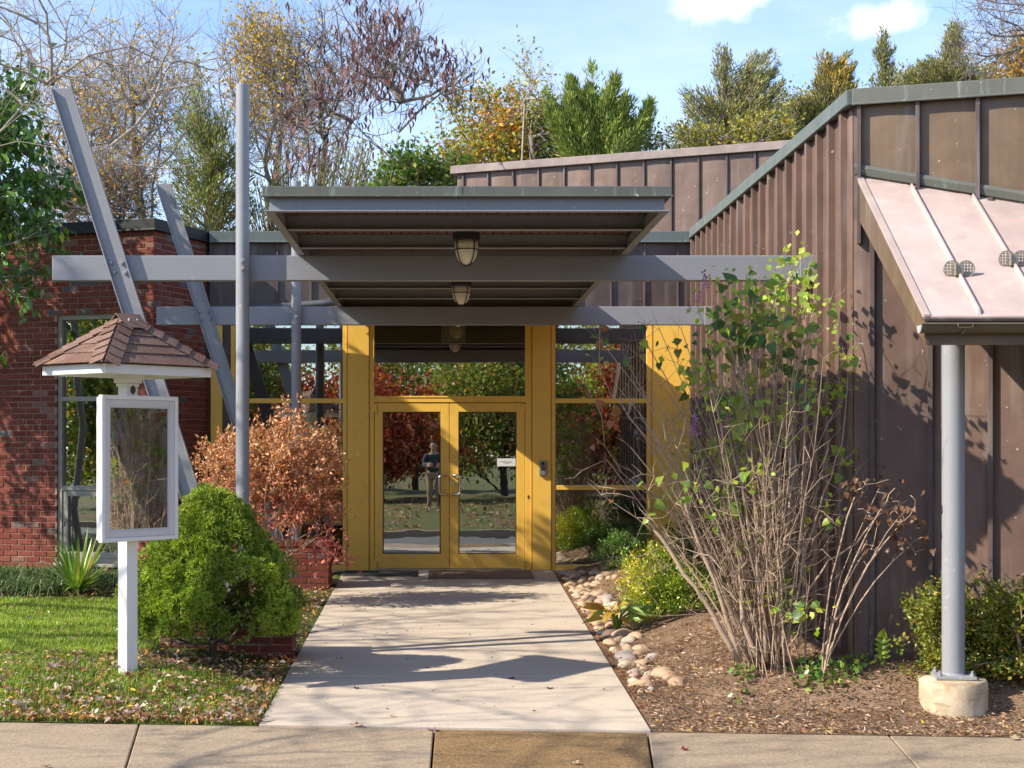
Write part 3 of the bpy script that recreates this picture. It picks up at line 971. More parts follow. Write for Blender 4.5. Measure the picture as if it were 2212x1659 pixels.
mb = MB(); mb.box(WX0 - 0.02, WX1 + 0.02, -0.04, 0.06, WZ0 - 0.04, WZ0 - 0.002); obj('sill', mb, WINFRAME, fw, bevel=0.004, local=True)
# room behind the window
mb = MB()
for (x0, x1, y0, y1, z0, z1) in ((-4, 0 - 0.3, 4.2, 4.25, -0.1, 3.4), (-4.05, -4, 0.26, 4.2, -0.1, 3.4), (-0.3, -0.26, 0.26, 4.2, -0.1, 3.4), (-4, -0.3, 0.26, 4.2, -0.15, -0.1), (-4, -0.3, 0.26, 4.2, 3.4, 3.45)):
    mb.box(x0, x1, y0, y1, z0, z1)
obj('room', mb, plain('room_paint', (0.24, 0.25, 0.20), 0.9, 0.1, 1), bw, local=True)
mb = MB(); mb.box(-1.25, -0.95, 1.2, 1.22, 1.1, 2.6); mb.box(-0.75, -0.70, 1.0, 1.03, 0.2, 2.9)
obj('interior_panel', mb, plain('pale_green_panel', (0.42, 0.47, 0.36), 0.7), bw, local=True)

# ------------------------------------------------------------------ entrance hall (flat front, frontal to the street)
eh = thing('entrance_hall', 'glazed entrance front with yellow frames under a dark metal frieze', 'building', (0, 20.72, 0))
Y = 20.72
# frieze of flat seamed panels
mb = MB(); mb.box(-2.84, 3.04, Y, Y + 0.2, 3.05, 3.99); fr = obj('frieze', mb, COPPER_DARK, eh, bevel=0.004)
x = -2.84
while x < 3.0:
    s = MB(); s.box(x, x + 0.022, Y - 0.035, Y, 3.056, 3.985); obj('seam', s, COPPER_DARK, fr, bevel=0.003); x += 0.4064
xs_ = [-2.818 + 0.4064 * i for i in range(15)]; wall_panels(fr, Matrix.Translation((0, Y, 0)), [q for q in xs_ if q < 3.03] + [3.035], 3.056, 3.985, COPPER_DARK, 0.005)
mb = MB(); mb.box(-2.84, 3.04, Y - 0.07, Y + 0.28, 3.99, 4.12); mb.box(-2.84, 3.04, Y - 0.085, Y - 0.06, 3.98, 4.0); obj('coping', mb, GREEN_CU2, eh, bevel=0.006)
mb = MB(); mb.box(-2.84, 3.3, Y + 0.28, Y + 7, 3.95, 4.05); obj('roof', mb, DARKIN, eh)
def ybox(name, x0, x1, z0, z1, y0, y1, bev=0.005, parent=eh, mat=None):
    mb = MB(); mb.box(x0, x1, Y + y0, Y + y1, z0, z1); return obj(name, mb, mat or YEL, parent, bevel=bev)
HZ = 3.046
ybox('panel', -2.83, -2.69, 0.0, HZ, -0.03, 0.12)
ybox('dark_recess', -2.69, -2.586, 0.0, HZ, 0.05, 0.10, mat=COPPER_DARK)
ybox('panel', -1.17, -0.90, 0.0, HZ, -0.035, 0.12)
ybox('panel', 1.08, 1.318, 0.0, HZ, -0.035, 0.12)
ybox('panel', 2.534, 3.045, 0.0, HZ, -0.03, 0.12)
for xv in (-1.166, -0.902, 1.083, 1.314, 2.54):
    ybox('reveal', xv - 0.003, xv + 0.003, 0.0, HZ, -0.0365, -0.034, 0, mat=plain('dark_reveal', (0.22, 0.13, 0.03), 0.7) if xv < -1.16 else bpy.data.materials['dark_reveal'])
def glazing(x0, x1, name='window'):
    f = MB()
    t = 0.05
    frame2 = f
    for (a, b) in ((x0, x0 + t), (x1 - t, x1)): f.box(a, b, Y - 0.02, Y + 0.1, 0.0, HZ)
    for (a, b) in ((0.0, 0.06), (1.0 - 0.027, 1.0 + 0.03), (2.06 - 0.028, 2.06 + 0.028), (HZ - 0.06, HZ)): f.box(x0 + t, x1 - t, Y - 0.015, Y + 0.1, a, b)
    w = obj(name, f, YEL, eh, bevel=0.004)
    for (a, b) in ((0.06, 0.973), (1.03, 2.032), (2.088, HZ - 0.06)):
        g = MB(); g.box(x0 + t, x1 - t, Y + 0.045, Y + 0.051, a, b); obj('pane', g, GLASS, w)
    for (a, b) in ((0.06, 0.973), (1.03, 2.032), (2.088, HZ - 0.06)):
        s = MB()
        for q in ((x0 + t, x0 + t + 0.008), (x1 - t - 0.008, x1 - t)): s.box(q[0], q[1], Y + 0.035, Y + 0.044, a, b)
        obj('gasket', s, BLACK, w)
    return w
glazing(-2.586, -1.172)
glazing(1.32, 2.532)
# door frame and transom light
f = MB()
f.box(-0.898, -0.838, Y - 0.02, Y + 0.1, 0.0, HZ); f.box(1.002, 1.078, Y - 0.02, Y + 0.1, 0.0, HZ)
f.box(-0.838, 1.002, Y - 0.02, Y + 0.1, 2.04, 2.118); f.box(-0.838, 1.002, Y - 0.028, Y - 0.02, 2.098, 2.118); f.box(-0.838, 1.002, Y - 0.02, Y + 0.1, HZ - 0.06, HZ)
df = obj('door_frame', f, YEL, eh, bevel=0.004)
g = MB(); g.box(-0.838, 1.002, Y + 0.045, Y + 0.051, 2.118, HZ - 0.06); obj('pane', g, GLASS, df)
mb = MB(); mb.box(-0.838, 1.002, Y - 0.04, Y + 0.1, 0.0, 0.012); obj('threshold', mb, STEELB, eh, bevel=0.003)
def leaf_door(x0, x1, gx0, gx1, hs, label=None):
    d = MB(); y0, y1 = Y - 0.012, Y + 0.034
    za, zb, ga, gb = 0.014, 2.032, 0.195, 1.925
    d.box(x0, gx0, y0, y1, za, zb); d.box(gx1, x1, y0, y1, za, zb); d.box(gx0, gx1, y0, y1, za, ga); d.box(gx0, gx1, y0, y1, gb, zb)
    o = obj('door', d, YEL, eh, bevel=0.004, label=label)
    g = MB(); g.box(gx0, gx1, Y + 0.008, Y + 0.014, ga, gb); obj('pane', g, GLASSD, o)
    s = MB(); t = 0.012
    s.box(gx0, gx0 + t, Y - 0.004, Y + 0.006, ga, gb); s.box(gx1 - t, gx1, Y - 0.004, Y + 0.006, ga, gb); s.box(gx0 + t, gx1 - t, Y - 0.004, Y + 0.006, ga, ga + t); s.box(gx0 + t, gx1 - t, Y - 0.004, Y + 0.006, gb - t, gb)
    obj('glazing_bead', s, plain('dark_bead', (0.08, 0.06, 0.02), 0.6), o)
    # pull: a bent bar from the stile
    h = MB(); xs = (gx1 + 0.075, gx1 - 0.018) if hs > 0 else (gx0 - 0.075, gx0 + 0.018)
    s_ = 1 if xs[1] < xs[0] else -1
    pts = [(xs[0], Y - 0.012, 1.150), (xs[0] - s_ * 0.004, Y - 0.05, 1.152), (xs[0] - s_ * 0.03, Y - 0.07, 1.155), (xs[1] + s_ * 0.02, Y - 0.074, 1.150), (xs[1] + s_ * 0.004, Y - 0.075, 1.135), (xs[1], Y - 0.075, 1.11)]
    pts = pts + [(p[0], p[1], 2.07 - p[2]) for p in pts[::-1]]
    h.tube(pts, 0.0125, 10); obj('handle', h, STEELB, o, smooth=True)
    for z in (0.06, 1.97):
        k = MB(); xh = x0 + 0.012 if hs > 0 else x1 - 0.012
        k.lathe([(0.02, z - 0.05), (0.02, z + 0.05)], 12, xh, Y - 0.026); obj('hinge', k, YEL, o, smooth=False)
    b = MB(); b.tube([(gx0, Y + 0.06, 0.955), (gx1, Y + 0.06, 0.955)], 0.006, 8); obj('push_bar', b, STEELB, o, smooth=True)
    e = MB(); cx = (gx0 + gx1) / 2
    e.add([(cx + 0.028 * math.cos(t * math.pi / 8), y0 - 0.002, 0.172 + 0.011 * math.sin(t * math.pi / 8)) for t in range(16)], [tuple(range(16))[::-1]])
    obj('sticker', e, plain('pale_sticker', (0.6, 0.55, 0.5), 0.4), o)
    return o
dl = leaf_door(-0.832, 0.0755, -0.734, -0.028, 1)
dr = leaf_door(0.0815, 0.9966, 0.190, 0.897, -1)
k = MB(); k.tube([(0.118, Y - 0.010, 1.058), (0.118, Y - 0.024, 1.058)], 0.020, 16); k.tube([(0.118, Y - 0.022, 1.058), (0.118, Y - 0.030, 1.058)], 0.012, 12)
obj('lock_cylinder', k, STEELB, dr)
k = MB(); k.tube([(0.375, Y - 0.010, 1.985), (0.375, Y - 0.02, 1.985)], 0.015, 14); obj('viewer_cap', k, STEELB, dr)
# the room behind
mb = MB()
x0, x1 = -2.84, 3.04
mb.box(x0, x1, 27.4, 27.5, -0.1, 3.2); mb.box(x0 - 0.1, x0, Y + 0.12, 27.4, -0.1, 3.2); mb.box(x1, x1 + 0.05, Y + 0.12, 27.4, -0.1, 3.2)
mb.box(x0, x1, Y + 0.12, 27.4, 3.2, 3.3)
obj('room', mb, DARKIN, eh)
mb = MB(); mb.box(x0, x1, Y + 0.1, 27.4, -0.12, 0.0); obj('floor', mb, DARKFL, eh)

# ------------------------------------------------------------------ taller hall behind
rh = thing('rear_hall', 'tall brown seamed metal wall behind the canopy with flat fascia', 'building', (0.22, 26.2, 0), R(-25))
L = 5.6
mb = MB(); mb.box(0, L, 0, 0.3, 3.6, 5.70); mb.box(0, 0.3, 0.3, 5, 3.6, 5.7); rw = obj('wall', mb, COPPER, rh, local=True)
x = 0.10
while x < L:
    s = MB(); s.box(x, x + 0.024, -0.045, 0, 3.6, 5.69); obj('seam', s, COPPER_DARK, rw, local=True); x += 0.415
wall_panels(rw, world_of(rh), [0.0, 0.10] + [0.112 + 0.415 * i for i in range(1, 14)], 3.6, 5.69, COPPER, 0.009)
mb = MB(); mb.box(-0.08, L, -0.09, 0.35, 5.70, 5.82); mb.box(-0.08, 0.35, 0.35, 5, 5.70, 5.82); obj('coping', mb, COPPER_MID, rh, bevel=0.006, local=True)
mb = MB(); mb.box(0.35, L, 0.35, 6, 5.6, 5.75); obj('roof', mb, DARKIN, rh, local=True)

# ------------------------------------------------------------------ right copper wing
RA = R(-19.7)
cw = thing('copper_wing', 'brown copper clad wing with ribbed side wall and seamed front', 'building', (3.05, 12.62, 0))
mb = MB(); mb.box(3.05, 3.25, 12.64, 20.68, -0.4, 4.03)
side = obj('ribbed_wall', mb, COPPER, cw)
yy = 12.80
WY0, WY1, WZa, WZb = 14.72, 15.42, 0.95, 1.75
while yy < 20.65:
    s = MB()
    if WY0 - 0.08 < yy < WY1 + 0.08:
        for (a, b) in ((-0.02, WZa - 0.06), (WZb + 0.05, 4.028)): s.prism([(3.05, yy, a), (2.994, yy + 0.004, a), (2.994, yy + 0.066, a), (3.05, yy + 0.07, a)], (0, 0, b - a))
    else:
        s.prism([(3.05, yy, -0.02), (2.994, yy + 0.004, -0.02), (2.994, yy + 0.066, -0.02), (3.05, yy + 0.07, -0.02)], (0, 0, 4.048))
    obj('rib', s, COPPER, side, bevel=0.003)
    # shallow stiffening pleat half way
    p = MB(); p.prism([(3.05, yy + 0.19, -0.02), (3.037, yy + 0.20, -0.02), (3.037, yy + 0.235, -0.02), (3.05, yy + 0.245, -0.02)], (0, 0, 4.048))
    if not (WY0 - 0.3 < yy < WY1 + 0.08): obj('pleat', p, COPPER, side)
    yy += 0.4064
Ms = Matrix.Translation((3.05, 20.68, 0)) @ Matrix.Rotation(R(-90), 4, 'Z')
ys_ = [20.68 - (12.80 + 0.4064 * i + 0.035) for i in range(20)][::-1]
for qa, qb in zip([0.0] + ys_, ys_ + [8.04]):
    if 20.68 - qb < WY1 + 0.02 and 20.68 - qa > WY0 - 0.02:
        wall_panels(side, Ms, [qa, qb], -0.02, WZa - 0.06, COPPER, 0.004); wall_panels(side, Ms, [qa, qb], WZb + 0.02, 4.02, COPPER, 0.004)
    else: wall_panels(side, Ms, [qa, qb], -0.02, 4.02, COPPER, 0.004)
mb = MB()
for (a, b, c, d) in ((WY0, WY0 + 0.06, WZa, WZb), (WY1 - 0.06, WY1, WZa, WZb), (WY0, WY1, WZb - 0.06, WZb + 0.0), (WY0 - 0.03, WY1 + 0.03, WZa - 0.05, WZa + 0.04)): mb.box(2.985 if c < WZa or d < WZb - 0.5 else 3.0, 3.05, a, b, c, d)
sw = obj('window', mb, STEEL, cw, bevel=0.004)
mb = MB(); mb.box(3.02, 3.026, WY0 + 0.06, WY1 - 0.06, WZa + 0.04, WZb - 0.06); obj('pane', mb, GLASS, sw)
mb = MB(); mb.box(2.985, 3.28, 12.575, 20.62, 4.028, 4.14); mb.box(2.972, 3.0, 12.56, 20.62, 4.018, 4.036); obj('coping', mb, GREEN_CU2, cw, bevel=0.006)
# front wall, turned towards the street
Mf = Matrix.Translation((3.05, 12.62, 0)) @ Matrix.Rotation(RA, 4, 'Z')
mb = MB(); mb.box(0.0, 5.2, 0.0, 0.2, -0.16, 4.03, M=Mf)
front = obj('front_wall', mb, COPPER, cw)
cs = lambda px: None
def wall_x(px):
    """distance along the front wall for a picture column"""
    r_ = (px - 957.0) / FPX; c_, s_ = math.cos(RA), math.sin(RA)
    return (r_ * 12.62 - 3.05) / (c_ - r_ * s_)
for px in (1880, 2005, 2134, 2268, 2400):
    t = wall_x(px); s = MB(); s.box(t, t + 0.036, -0.05, 0.0, -0.15, 3.3, M=Mf); obj('seam', s, COPPER_DARK, front, bevel=0.003)  # dark copper puts the shade beside each seam into its colour
for px in (1853, 1979, 2108, 2240, 2375):
    t = wall_x(px); s = MB(); s.box(t, t + 0.03, -0.062, -0.012, 3.0, 4.027, M=Mf); obj('seam', s, COPPER_DARK, front, bevel=0.003)
wall_panels(front, Mf, [0.002] + [wall_x(q) + 0.018 for q in (1880, 2005, 2134, 2268, 2400)] + [5.2], -0.148, 3.19, COPPER, 0.005)
wall_panels(front, Mf, [0.04] + [wall_x(q) + 0.015 for q in (1979, 2108, 2240, 2375)] + [5.2], 3.2, 4.026, COPPER_OLIVE, 0.009, -0.002)
mb = MB(); mb.box(-0.004, 5.2, -0.075, 0.25, 4.031, 4.145, M=Mf); mb.box(-0.004, 5.2, -0.088, -0.07, 4.02, 4.038, M=Mf); obj('coping', mb, GREEN_CU, cw, bevel=0.006)
mb = MB(); mb.box(0.0, 5.2, -0.03, 0.02, -0.24, -0.15, M=Mf); obj('base_flashing', mb, GREEN_CU, cw, bevel=0.004)
mb = MB(); mb.box(-0.0, 5.2, 0.0, 0.2, -0.5, -0.2, M=Mf); obj('brick_footing', mb, BRICK, cw)
mb = MB(); mb.prism([(3.25, 12.75, 4.05), (8.0, 11.0, 4.05), (9.0, 20.7, 4.05), (3.25, 20.7, 4.05)], (0, 0, 0.03)); obj('roof', mb, DARKIN, cw)
# awning: frontal eave against the turned wall
EY, EZ, TS = 10.83, 2.318, 0.665
def wally(X): return 12.62 - math.tan(-RA) * (X - 3.05)
def roofz(y): return EZ + TS * (y - EY)
XA, XB = 3.075, 5.6
aw = MB()
aw.prism([(XA, EY, EZ), (XB, EY, EZ), (XB, wally(XB) - 0.02, roofz(wally(XB) - 0.02)), (XA, wally(XA) - 0.02, roofz(wally(XA) - 0.02))], (0, 0, 0.012))
awn = obj('awning_roof', aw, COPPER_PALE, cw)
for X in (3.425, 3.83, 4.235, 4.64, 5.05):
    yt = wally(X) - 0.06
    s = MB(); s.prism([(X - 0.012, EY + 0.012, EZ + 0.012), (X + 0.012, EY + 0.012, EZ + 0.012), (X + 0.006, EY + 0.03, EZ + 0.066), (X - 0.006, EY + 0.03, EZ + 0.066)], (0, yt - EY - 0.03, TS * (yt - EY - 0.03)))
    obj('standing_seam', s, COPPER_PALE, awn)
for xa, xb in zip((3.09, 3.437, 3.842, 4.247, 4.652, 5.062), (3.413, 3.818, 4.223, 4.628, 5.038, 5.59)):
    ym = wally((xa + xb) / 2) - 0.07; n_ = 5; bg_ = brng.uniform(0.003, 0.006)
    poly = [(xa + (xb - xa) * i / n_, EY + 0.004, EZ + 0.0145 + bg_ * math.sin(math.pi * i / n_)) for i in range(n_ + 1)] + [(xb, EY + 0.004, EZ + 0.010), (xa, EY + 0.004, EZ + 0.010)]
    q = MB(); q.prism(poly[::-1], (0, ym - EY, TS * (ym - EY))); obj('roof_panel', q, COPPER_PALE, awn)
s = MB(); s.prism([(XA - 0.012, EY, EZ - 0.005), (XA + 0.03, EY, EZ - 0.005), (XA + 0.03, EY, EZ + 0.026), (XA - 0.012, EY, EZ + 0.026)], (0, wally(XA) - 0.03 - EY, TS * (wally(XA) - 0.03 - EY))); obj('edge_trim', s, COPPER_PALE, awn)
# rake board on the open left side, soffit and fascia
s = MB(); y1 = wally(XA) - 0.02
s.prism([(XA + 0.001, EY + 0.02, EZ - 0.012), (XA + 0.001, y1, roofz(y1) - 0.025), (XA + 0.001, y1, roofz(y1) - 0.30), (XA + 0.001, EY + 0.02, EZ - 0.165)], (0.03, 0, 0)); obj('rake_board', s, COPPER_OLIVE, cw, bevel=0.003)
s = MB(); s.box(XA + 0.031, XB, EY + 0.03, EY + 0.06, EZ - 0.165, EZ - 0.012); s.box(XA + 0.031, XB, EY + 0.06, EY + 0.10, EZ - 0.165, EZ - 0.15); obj('fascia', s, COPPER_OLIVE, cw, bevel=0.003)
s = MB(); s.prism([(XA + 0.032, EY + 0.10, EZ - 0.14), (XB, EY + 0.10, EZ - 0.14), (XB, wally(XB) - 0.03, roofz(wally(XB)) - 0.16), (XA + 0.032, wally(XA) - 0.03, roofz(wally(XA)) - 0.22)], (0, 0, 0.02)); obj('soffit', s, COPPER_DARK, cw)
# apron flashing where the awning meets the wall
s = MB(); pts = []
A_ = Vector((XA - 0.02, wally(XA - 0.02), roofz(wally(XA)) + 0.02)); B_ = Vector((XB, wally(XB), roofz(wally(XB)) + 0.02))
nrm_ = Vector((math.sin(RA), -math.cos(RA), 0))
for (u, w_) in ((-0.012, 0.085), (0.035, 0.075), (0.042, 0.05), (0.03, 0.0), (-0.012, 0.0)): pts.append(A_ + nrm_ * u + Vector((0, 0, w_)))
s.prism(pts, B_ - A_); obj('apron_flashing', s, GREEN_CU, cw)
# half round gutter with end cap, hangers
gt = MB(); r_ = 0.052; gy, gz_ = EY - 0.035, EZ - 0.048
prof = []
for k in range(11):
    t = math.pi + math.pi * k / 10; prof.append((gy + r_ * math.cos(t), gz_ + r_ * 0.95 * math.sin(t)))
outer = prof; inner = [(gy + (p[0] - gy) * 0.94, gz_ + (p[1] - gz_) * 0.94) for p in prof[::-1]]
gt.prism([(XA - 0.045, a, b) for a, b in outer + inner], (XB - XA + 0.045, 0, 0))
gt.tube([(XA - 0.045, gy - r_, gz_ + 0.006), (XB, gy - r_, gz_ + 0.006)], 0.010, 8)
gut = obj('gutter', gt, BRONZE, cw, smooth=False)
cap = MB(); cap.prism([(XA - 0.052, a, b) for a, b in outer], (0.006, 0, 0)); obj('end_cap', cap, plain('pale_cap_metal', (0.42, 0.40, 0.38), 0.4), gut)
for X in (3.30, 4.2, 5.1):
    h = MB(); h.tube([(X - 0.05, gy - r_ - 0.012, gz_ + 0.012), (X - 0.045, gy - r_ - 0.014, gz_ - 0.014), (X, gy - r_ - 0.016, gz_ - 0.02), (X + 0.045, gy - r_ - 0.014, gz_ - 0.014), (X + 0.05, gy - r_ - 0.012, gz_ + 0.012)], 0.004, 6)
    h.tube([(X, gy - r_ - 0.012, gz_ - 0.02), (X - 0.005, gy - r_ * 0.8, gz_ - 0.045), (X - 0.02, gy - 0.2 * r_, gz_ - 0.062), (X - 0.03, gy + r_, gz_ - 0.04)], 0.0045, 6)
    obj('hanger', h, BRONZE, gut, smooth=True)
s = MB(); s.prism([(XA - 0.02, EY - 0.035, EZ - 0.02), (XA - 0.02, EY - 0.038, EZ - 0.004), (XA - 0.02, EY + 0.012, EZ + 0.010), (XA - 0.02, EY + 0.012, EZ - 0.002)], (XB - XA, 0, 0)); obj('drip_edge', s, COPPER_DARK, cw)
# ------------------------------------------------------------------ steel frames (front one built, rear one copied)
def steel_frame(Yf, label):
    t = thing('steel_frame', label, 'steel frame', (0, Yf, 0), 0, 'steel frames that carry the canopy')
    mb = MB(); mb.box(-3.205, 3.04, Yf, Yf + 0.10, 2.862, 3.068); obj('beam', mb, STEEL, t, bevel=0.006)
    mb = MB(); mb.box(2.925, 3.046, Yf - 0.004, Yf + 0.104, 2.857, 3.072); obj('end_box', mb, STEEL, t, bevel=0.005)
    # leaning channel, toes towards the street
    sl_ = 0.318; w = 0.166; ca = math.cos(math.atan(sl_))
    def px(z): return -3.124 + sl_ * (4.437 - z)
    zt, zb = 4.437, 0.20
    hw = w / 2 / ca; t1 = 0.011
    def plate(xa, xb, ya, yb):
        m = MB(); m.prism([(px(zb) + xa, ya, zb), (px(zb) + xb, ya, zb), (px(zt) + xb, ya, zt), (px(zt) + xa, ya, zt)], (0, yb - ya, 0)); return m
    lean = MB()
    for a in (plate(-hw, hw, Yf - 0.018, Yf - 0.008), plate(-hw, -hw + t1, Yf - 0.056, Yf - 0.018), plate(hw - t1, hw, Yf - 0.056, Yf - 0.018)):
        lean.add(a.v, a.f)
    obj('leaning_post', lean, STEEL, t, bevel=0.003)
    mb = MB(); px_ = -1.636; yc = Yf - 0.062
    mb.lathe([(0.055, 0.2), (0.055, 4.452), (0.051, 4.456)], 28, px_, yc); smooth_angle(obj('round_post', mb, STEEL, t))
    def bolt(x, z, y):
        b = MB(); b.tube([(x, y, z), (x, y - 0.012, z)], 0.021, 6); b.tube([(x, y - 0.012, z), (x, y - 0.022, z)], 0.011, 8); obj('bolt', b, STEEL, t, bevel=0.002)
    for z in (3.005, 2.925):
        xm = px(z)
        bolt(xm - 0.028 - 0.018, z, Yf - 0.018); bolt(xm + 0.062 - 0.018, z, Yf - 0.018)
    for z in (3.01, 2.945):
        bolt(px_ + 0.008, z, yc - 0.054)
    return t
f1 = steel_frame(13.93, 'front steel frame with long beam, leaning channel post and round post')
f2 = copy_tree(f1); f2.location = (0, 19.0, 0); f2['label'] = 'rear steel frame standing close to the yellow entrance front'
f2.name = 'steel_frame.001'

# ------------------------------------------------------------------ brick piers
def pier(X0, X1, Ya, Yb, za, zb, label):
    t = thing('brick_pier', label, 'brick pier', (X0, Ya, za), 0, 'brick piers at the feet of the steel frames')
    c = MB(); c.box(X0 + 0.008, X1 - 0.008, Ya + 0.008, Yb, za, zb - 0.004); w = obj('core', c, MORTAR, t)
    n = 0
    top = zb - 0.062
    for (L, M) in ((X1 - X0, Matrix.Translation((0, 0, 0))), (Yb - Ya, Matrix.Translation((X1 - X0, 0, 0)) @ Matrix.Rotation(R(90), 4, 'Z')), (Yb - Ya, Matrix.Translation((0, Yb - Ya, 0)) @ Matrix.Rotation(R(-90), 4, 'Z'))):
        bs = courses(0, L, top - 8 * BC - za + 0.006, top - za, (), 0.0 if n == 0 else 0.1)
        for (a, b, z0, z1) in bs:
            o = bpy.data.objects.new('brick', BRICKM); COL.objects.link(o); o.parent = w
            o.matrix_local = M @ Matrix.Translation(((a + b) / 2, brng.uniform(-0.002, 0.002), z0)) @ Matrix.Diagonal((b - a, 0.09, z1 - z0, 1))
        n += 1
    # rowlock cap
    x = X0 - 0.012
    while x < X1 - 0.01:
        m = MB(); e = min(x + 0.062, X1 + 0.012); m.box(x, e, Ya - 0.012, Yb, zb - 0.058, zb + brng.uniform(-0.002, 0.002)); obj('cap_brick', m, BRICK, t, bevel=0.004); x += 0.0715
    return t
pier(-2.30, -1.23, 13.80, 14.26, -0.52, 0.29, 'low red brick pier behind the clipped conical evergreen')
pier(-2.30, -1.255, 18.70, 19.16, -0.42, 0.46, 'low red brick pier beside the coppery leaved shrub')

# ------------------------------------------------------------------ canopy
cp = thing('entrance_canopy', 'flat steel entrance canopy with boarded ceiling and green copper edge', 'canopy', (0, 11.33, 3.07))
CX0, CX1, CYA, CYB = -1.19, 1.51, 11.33, 20.60
mb = MB()
mb.box(CX0 - 0.012, CX1 + 0.012, CYA - 0.035, CYA - 0.004, 3.170, 3.232); mb.box(CX0 - 0.022, CX1 + 0.022, CYA - 0.043, CYA - 0.030, 3.162, 3.173)
mb.box(CX0 - 0.016, CX0 + 0.02, CYA - 0.004, CYB, 3.170, 3.232); mb.box(CX1 - 0.02, CX1 + 0.016, CYA - 0.004, CYB, 3.170, 3.232)
obj('fascia', mb, GREEN_CU, cp, bevel=0.003)
mb = MB(); mb.box(0.128, 0.1305, CYA - 0.0365, CYA - 0.034, 3.171, 3.231); obj('fascia_joint', mb, BLACK_CU, cp)
mb = MB(); mb.box(CX0 + 0.02, CX1 - 0.02, CYA - 0.004, CYB, 3.213, 3.228); obj('roof', mb, DARKIN, cp)
def channel_x(y0, z0, z1, tw, flip, name):
    mb = MB(); x0, x1 = CX0 + 0.045, CX1 - 0.045
    if name == 'front_channel':
        x0, x1 = CX0 + 0.03, CX1 - 0.03
        mb.box(x0, x1, y0 + 0.028, y0 + 0.036, z0 + 0.008, z1); mb.box(CX0 - 0.004, CX1 + 0.004, y0 - 0.012, y0 + 0.05, z0, z0 + 0.008)
    else:
        mb.box(x0, x1, y0, y0 + 0.008, z0 + 0.007, z1); mb.box(x0, x1, y0 - 0.042, y0 + 0.05, z0, z0 + 0.007)
    return obj(name, mb, STEEL, cp, bevel=0.002)
channel_x(CYA, 3.068, 3.170, 0, 0, 'front_channel')
for X in (CX0, CX1):
    s_ = 1 if X < 0 else -1
    mb = MB(); a = X; b = X + s_ * 0.058
    mb.box(min(a, b), max(a, b), CYA + 0.051, CYB, 3.0695, 3.079); c_ = X + s_ * 0.036
    mb.box(c_ - 0.005, c_ + 0.005, CYA + 0.037, CYB, 3.079, 3.170); obj('side_beam', mb, STEEL, cp, bevel=0.002)
for y in (12.42, 13.56, 14.7, 15.85, 17.02, 18.18, 19.32, 20.3):
    channel_x(y, 3.082, 3.194, 0, 0, 'purlin')
TERRA = plain('terracotta_stained_board', (0.20, 0.092, 0.066), 0.6, 0.25, 5)
x = CX0 + 0.05; bw_ = 0.0735
while x < CX1 - 0.06:
    mb = MB(); e = min(x + bw_ - 0.009, CX1 - 0.045); mb.box(x, e, CYA + 0.04, CYB, 3.196, 3.206); obj('board', mb, TERRA, cp, bevel=0.002); x += bw_
mb = MB(); mb.box(CX0 + 0.041, CX1 - 0.041, CYA + 0.04, CYB, 3.2075, 3.211); obj('underlay', mb, BLACK, cp)
# drain pipe from the canopy to the metal frieze
mb = MB(); pts = [Vector((CX0 - 0.03, 20.3, 3.235)), Vector((-1.45, 20.35, 3.215)), Vector((-1.9, 20.4, 3.185)), Vector((-2.25, 20.43, 3.155)), Vector((-2.38, 20.48, 3.13)), Vector((-2.46, 20.6, 3.10)), Vector((-2.48, 20.73, 3.09))]
mb.tube(pts, 0.045, 14)
tag(obj('drain_pipe', mb, plain('dark_grey_pipe', (0.075, 0.08, 0.088), 0.4, 0.2), None, smooth=True), 'dark grey round pipe running from canopy side to the metal frieze', 'pipe')

# ------------------------------------------------------------------ caged ceiling lamps
m = Mat('frosted_globe')
m.base((0.85, 0.76, 0.60)).rough(0.35, 0.5)
m.p.inputs['Subsurface Weight'].default_value = 0.0
GLOBE = m.m
LAMPM = plain('black_lamp_metal', (0.035, 0.03, 0.027), 0.5, 0.2, 20)
def lamp(y, label, x=0.178):
    t = thing('caged_lamp', label, 'lamp', (x, y, 3.13), 0, 'caged lamps under the canopy')
    mb = MB(); mb.lathe([(0.075, 3.166), (0.075, 3.135), (0.104, 3.130), (0.106, 3.075), (0.098, 3.066)], 28, x, y); smooth_angle(obj('base', mb, LAMPM, t), 30)
    mb = MB(); mb.lathe([(0.088, 3.068), (0.089, 3.03), (0.085, 2.985), (0.074, 2.945), (0.055, 2.912), (0.03, 2.893), (0.006, 2.888)], 28, x, y); obj('globe', mb, GLOBE, t, smooth=True)
    for k in range(4):
        a = k * math.pi / 2 + 0.7
        mb = MB(); pts = [(x + r * math.cos(a), y + r * math.sin(a), z) for r, z in ((0.096, 3.072), (0.096, 3.03), (0.092, 2.985), (0.080, 2.942), (0.060, 2.905), (0.033, 2.884), (0.0, 2.877))]
        mb.tube(pts, 0.0042, 6); obj('guard_bar', mb, LAMPM, t, smooth=True)
    mb = MB(); mb.tube([(x + 0.096 * math.cos(i * math.pi / 12), y + 0.096 * math.sin(i * math.pi / 12), 3.0) for i in range(25)], 0.0042, 6, caps=False); obj('guard_ring', mb, LAMPM, t, smooth=True)
    return t
lamp(12.95, 'caged frosted lamp hanging in front of the front beam')
lamp(16.6, 'caged frosted lamp seen between the two steel beams')
lamp(19.7, 'caged frosted lamp mostly hidden behind the rear beam')

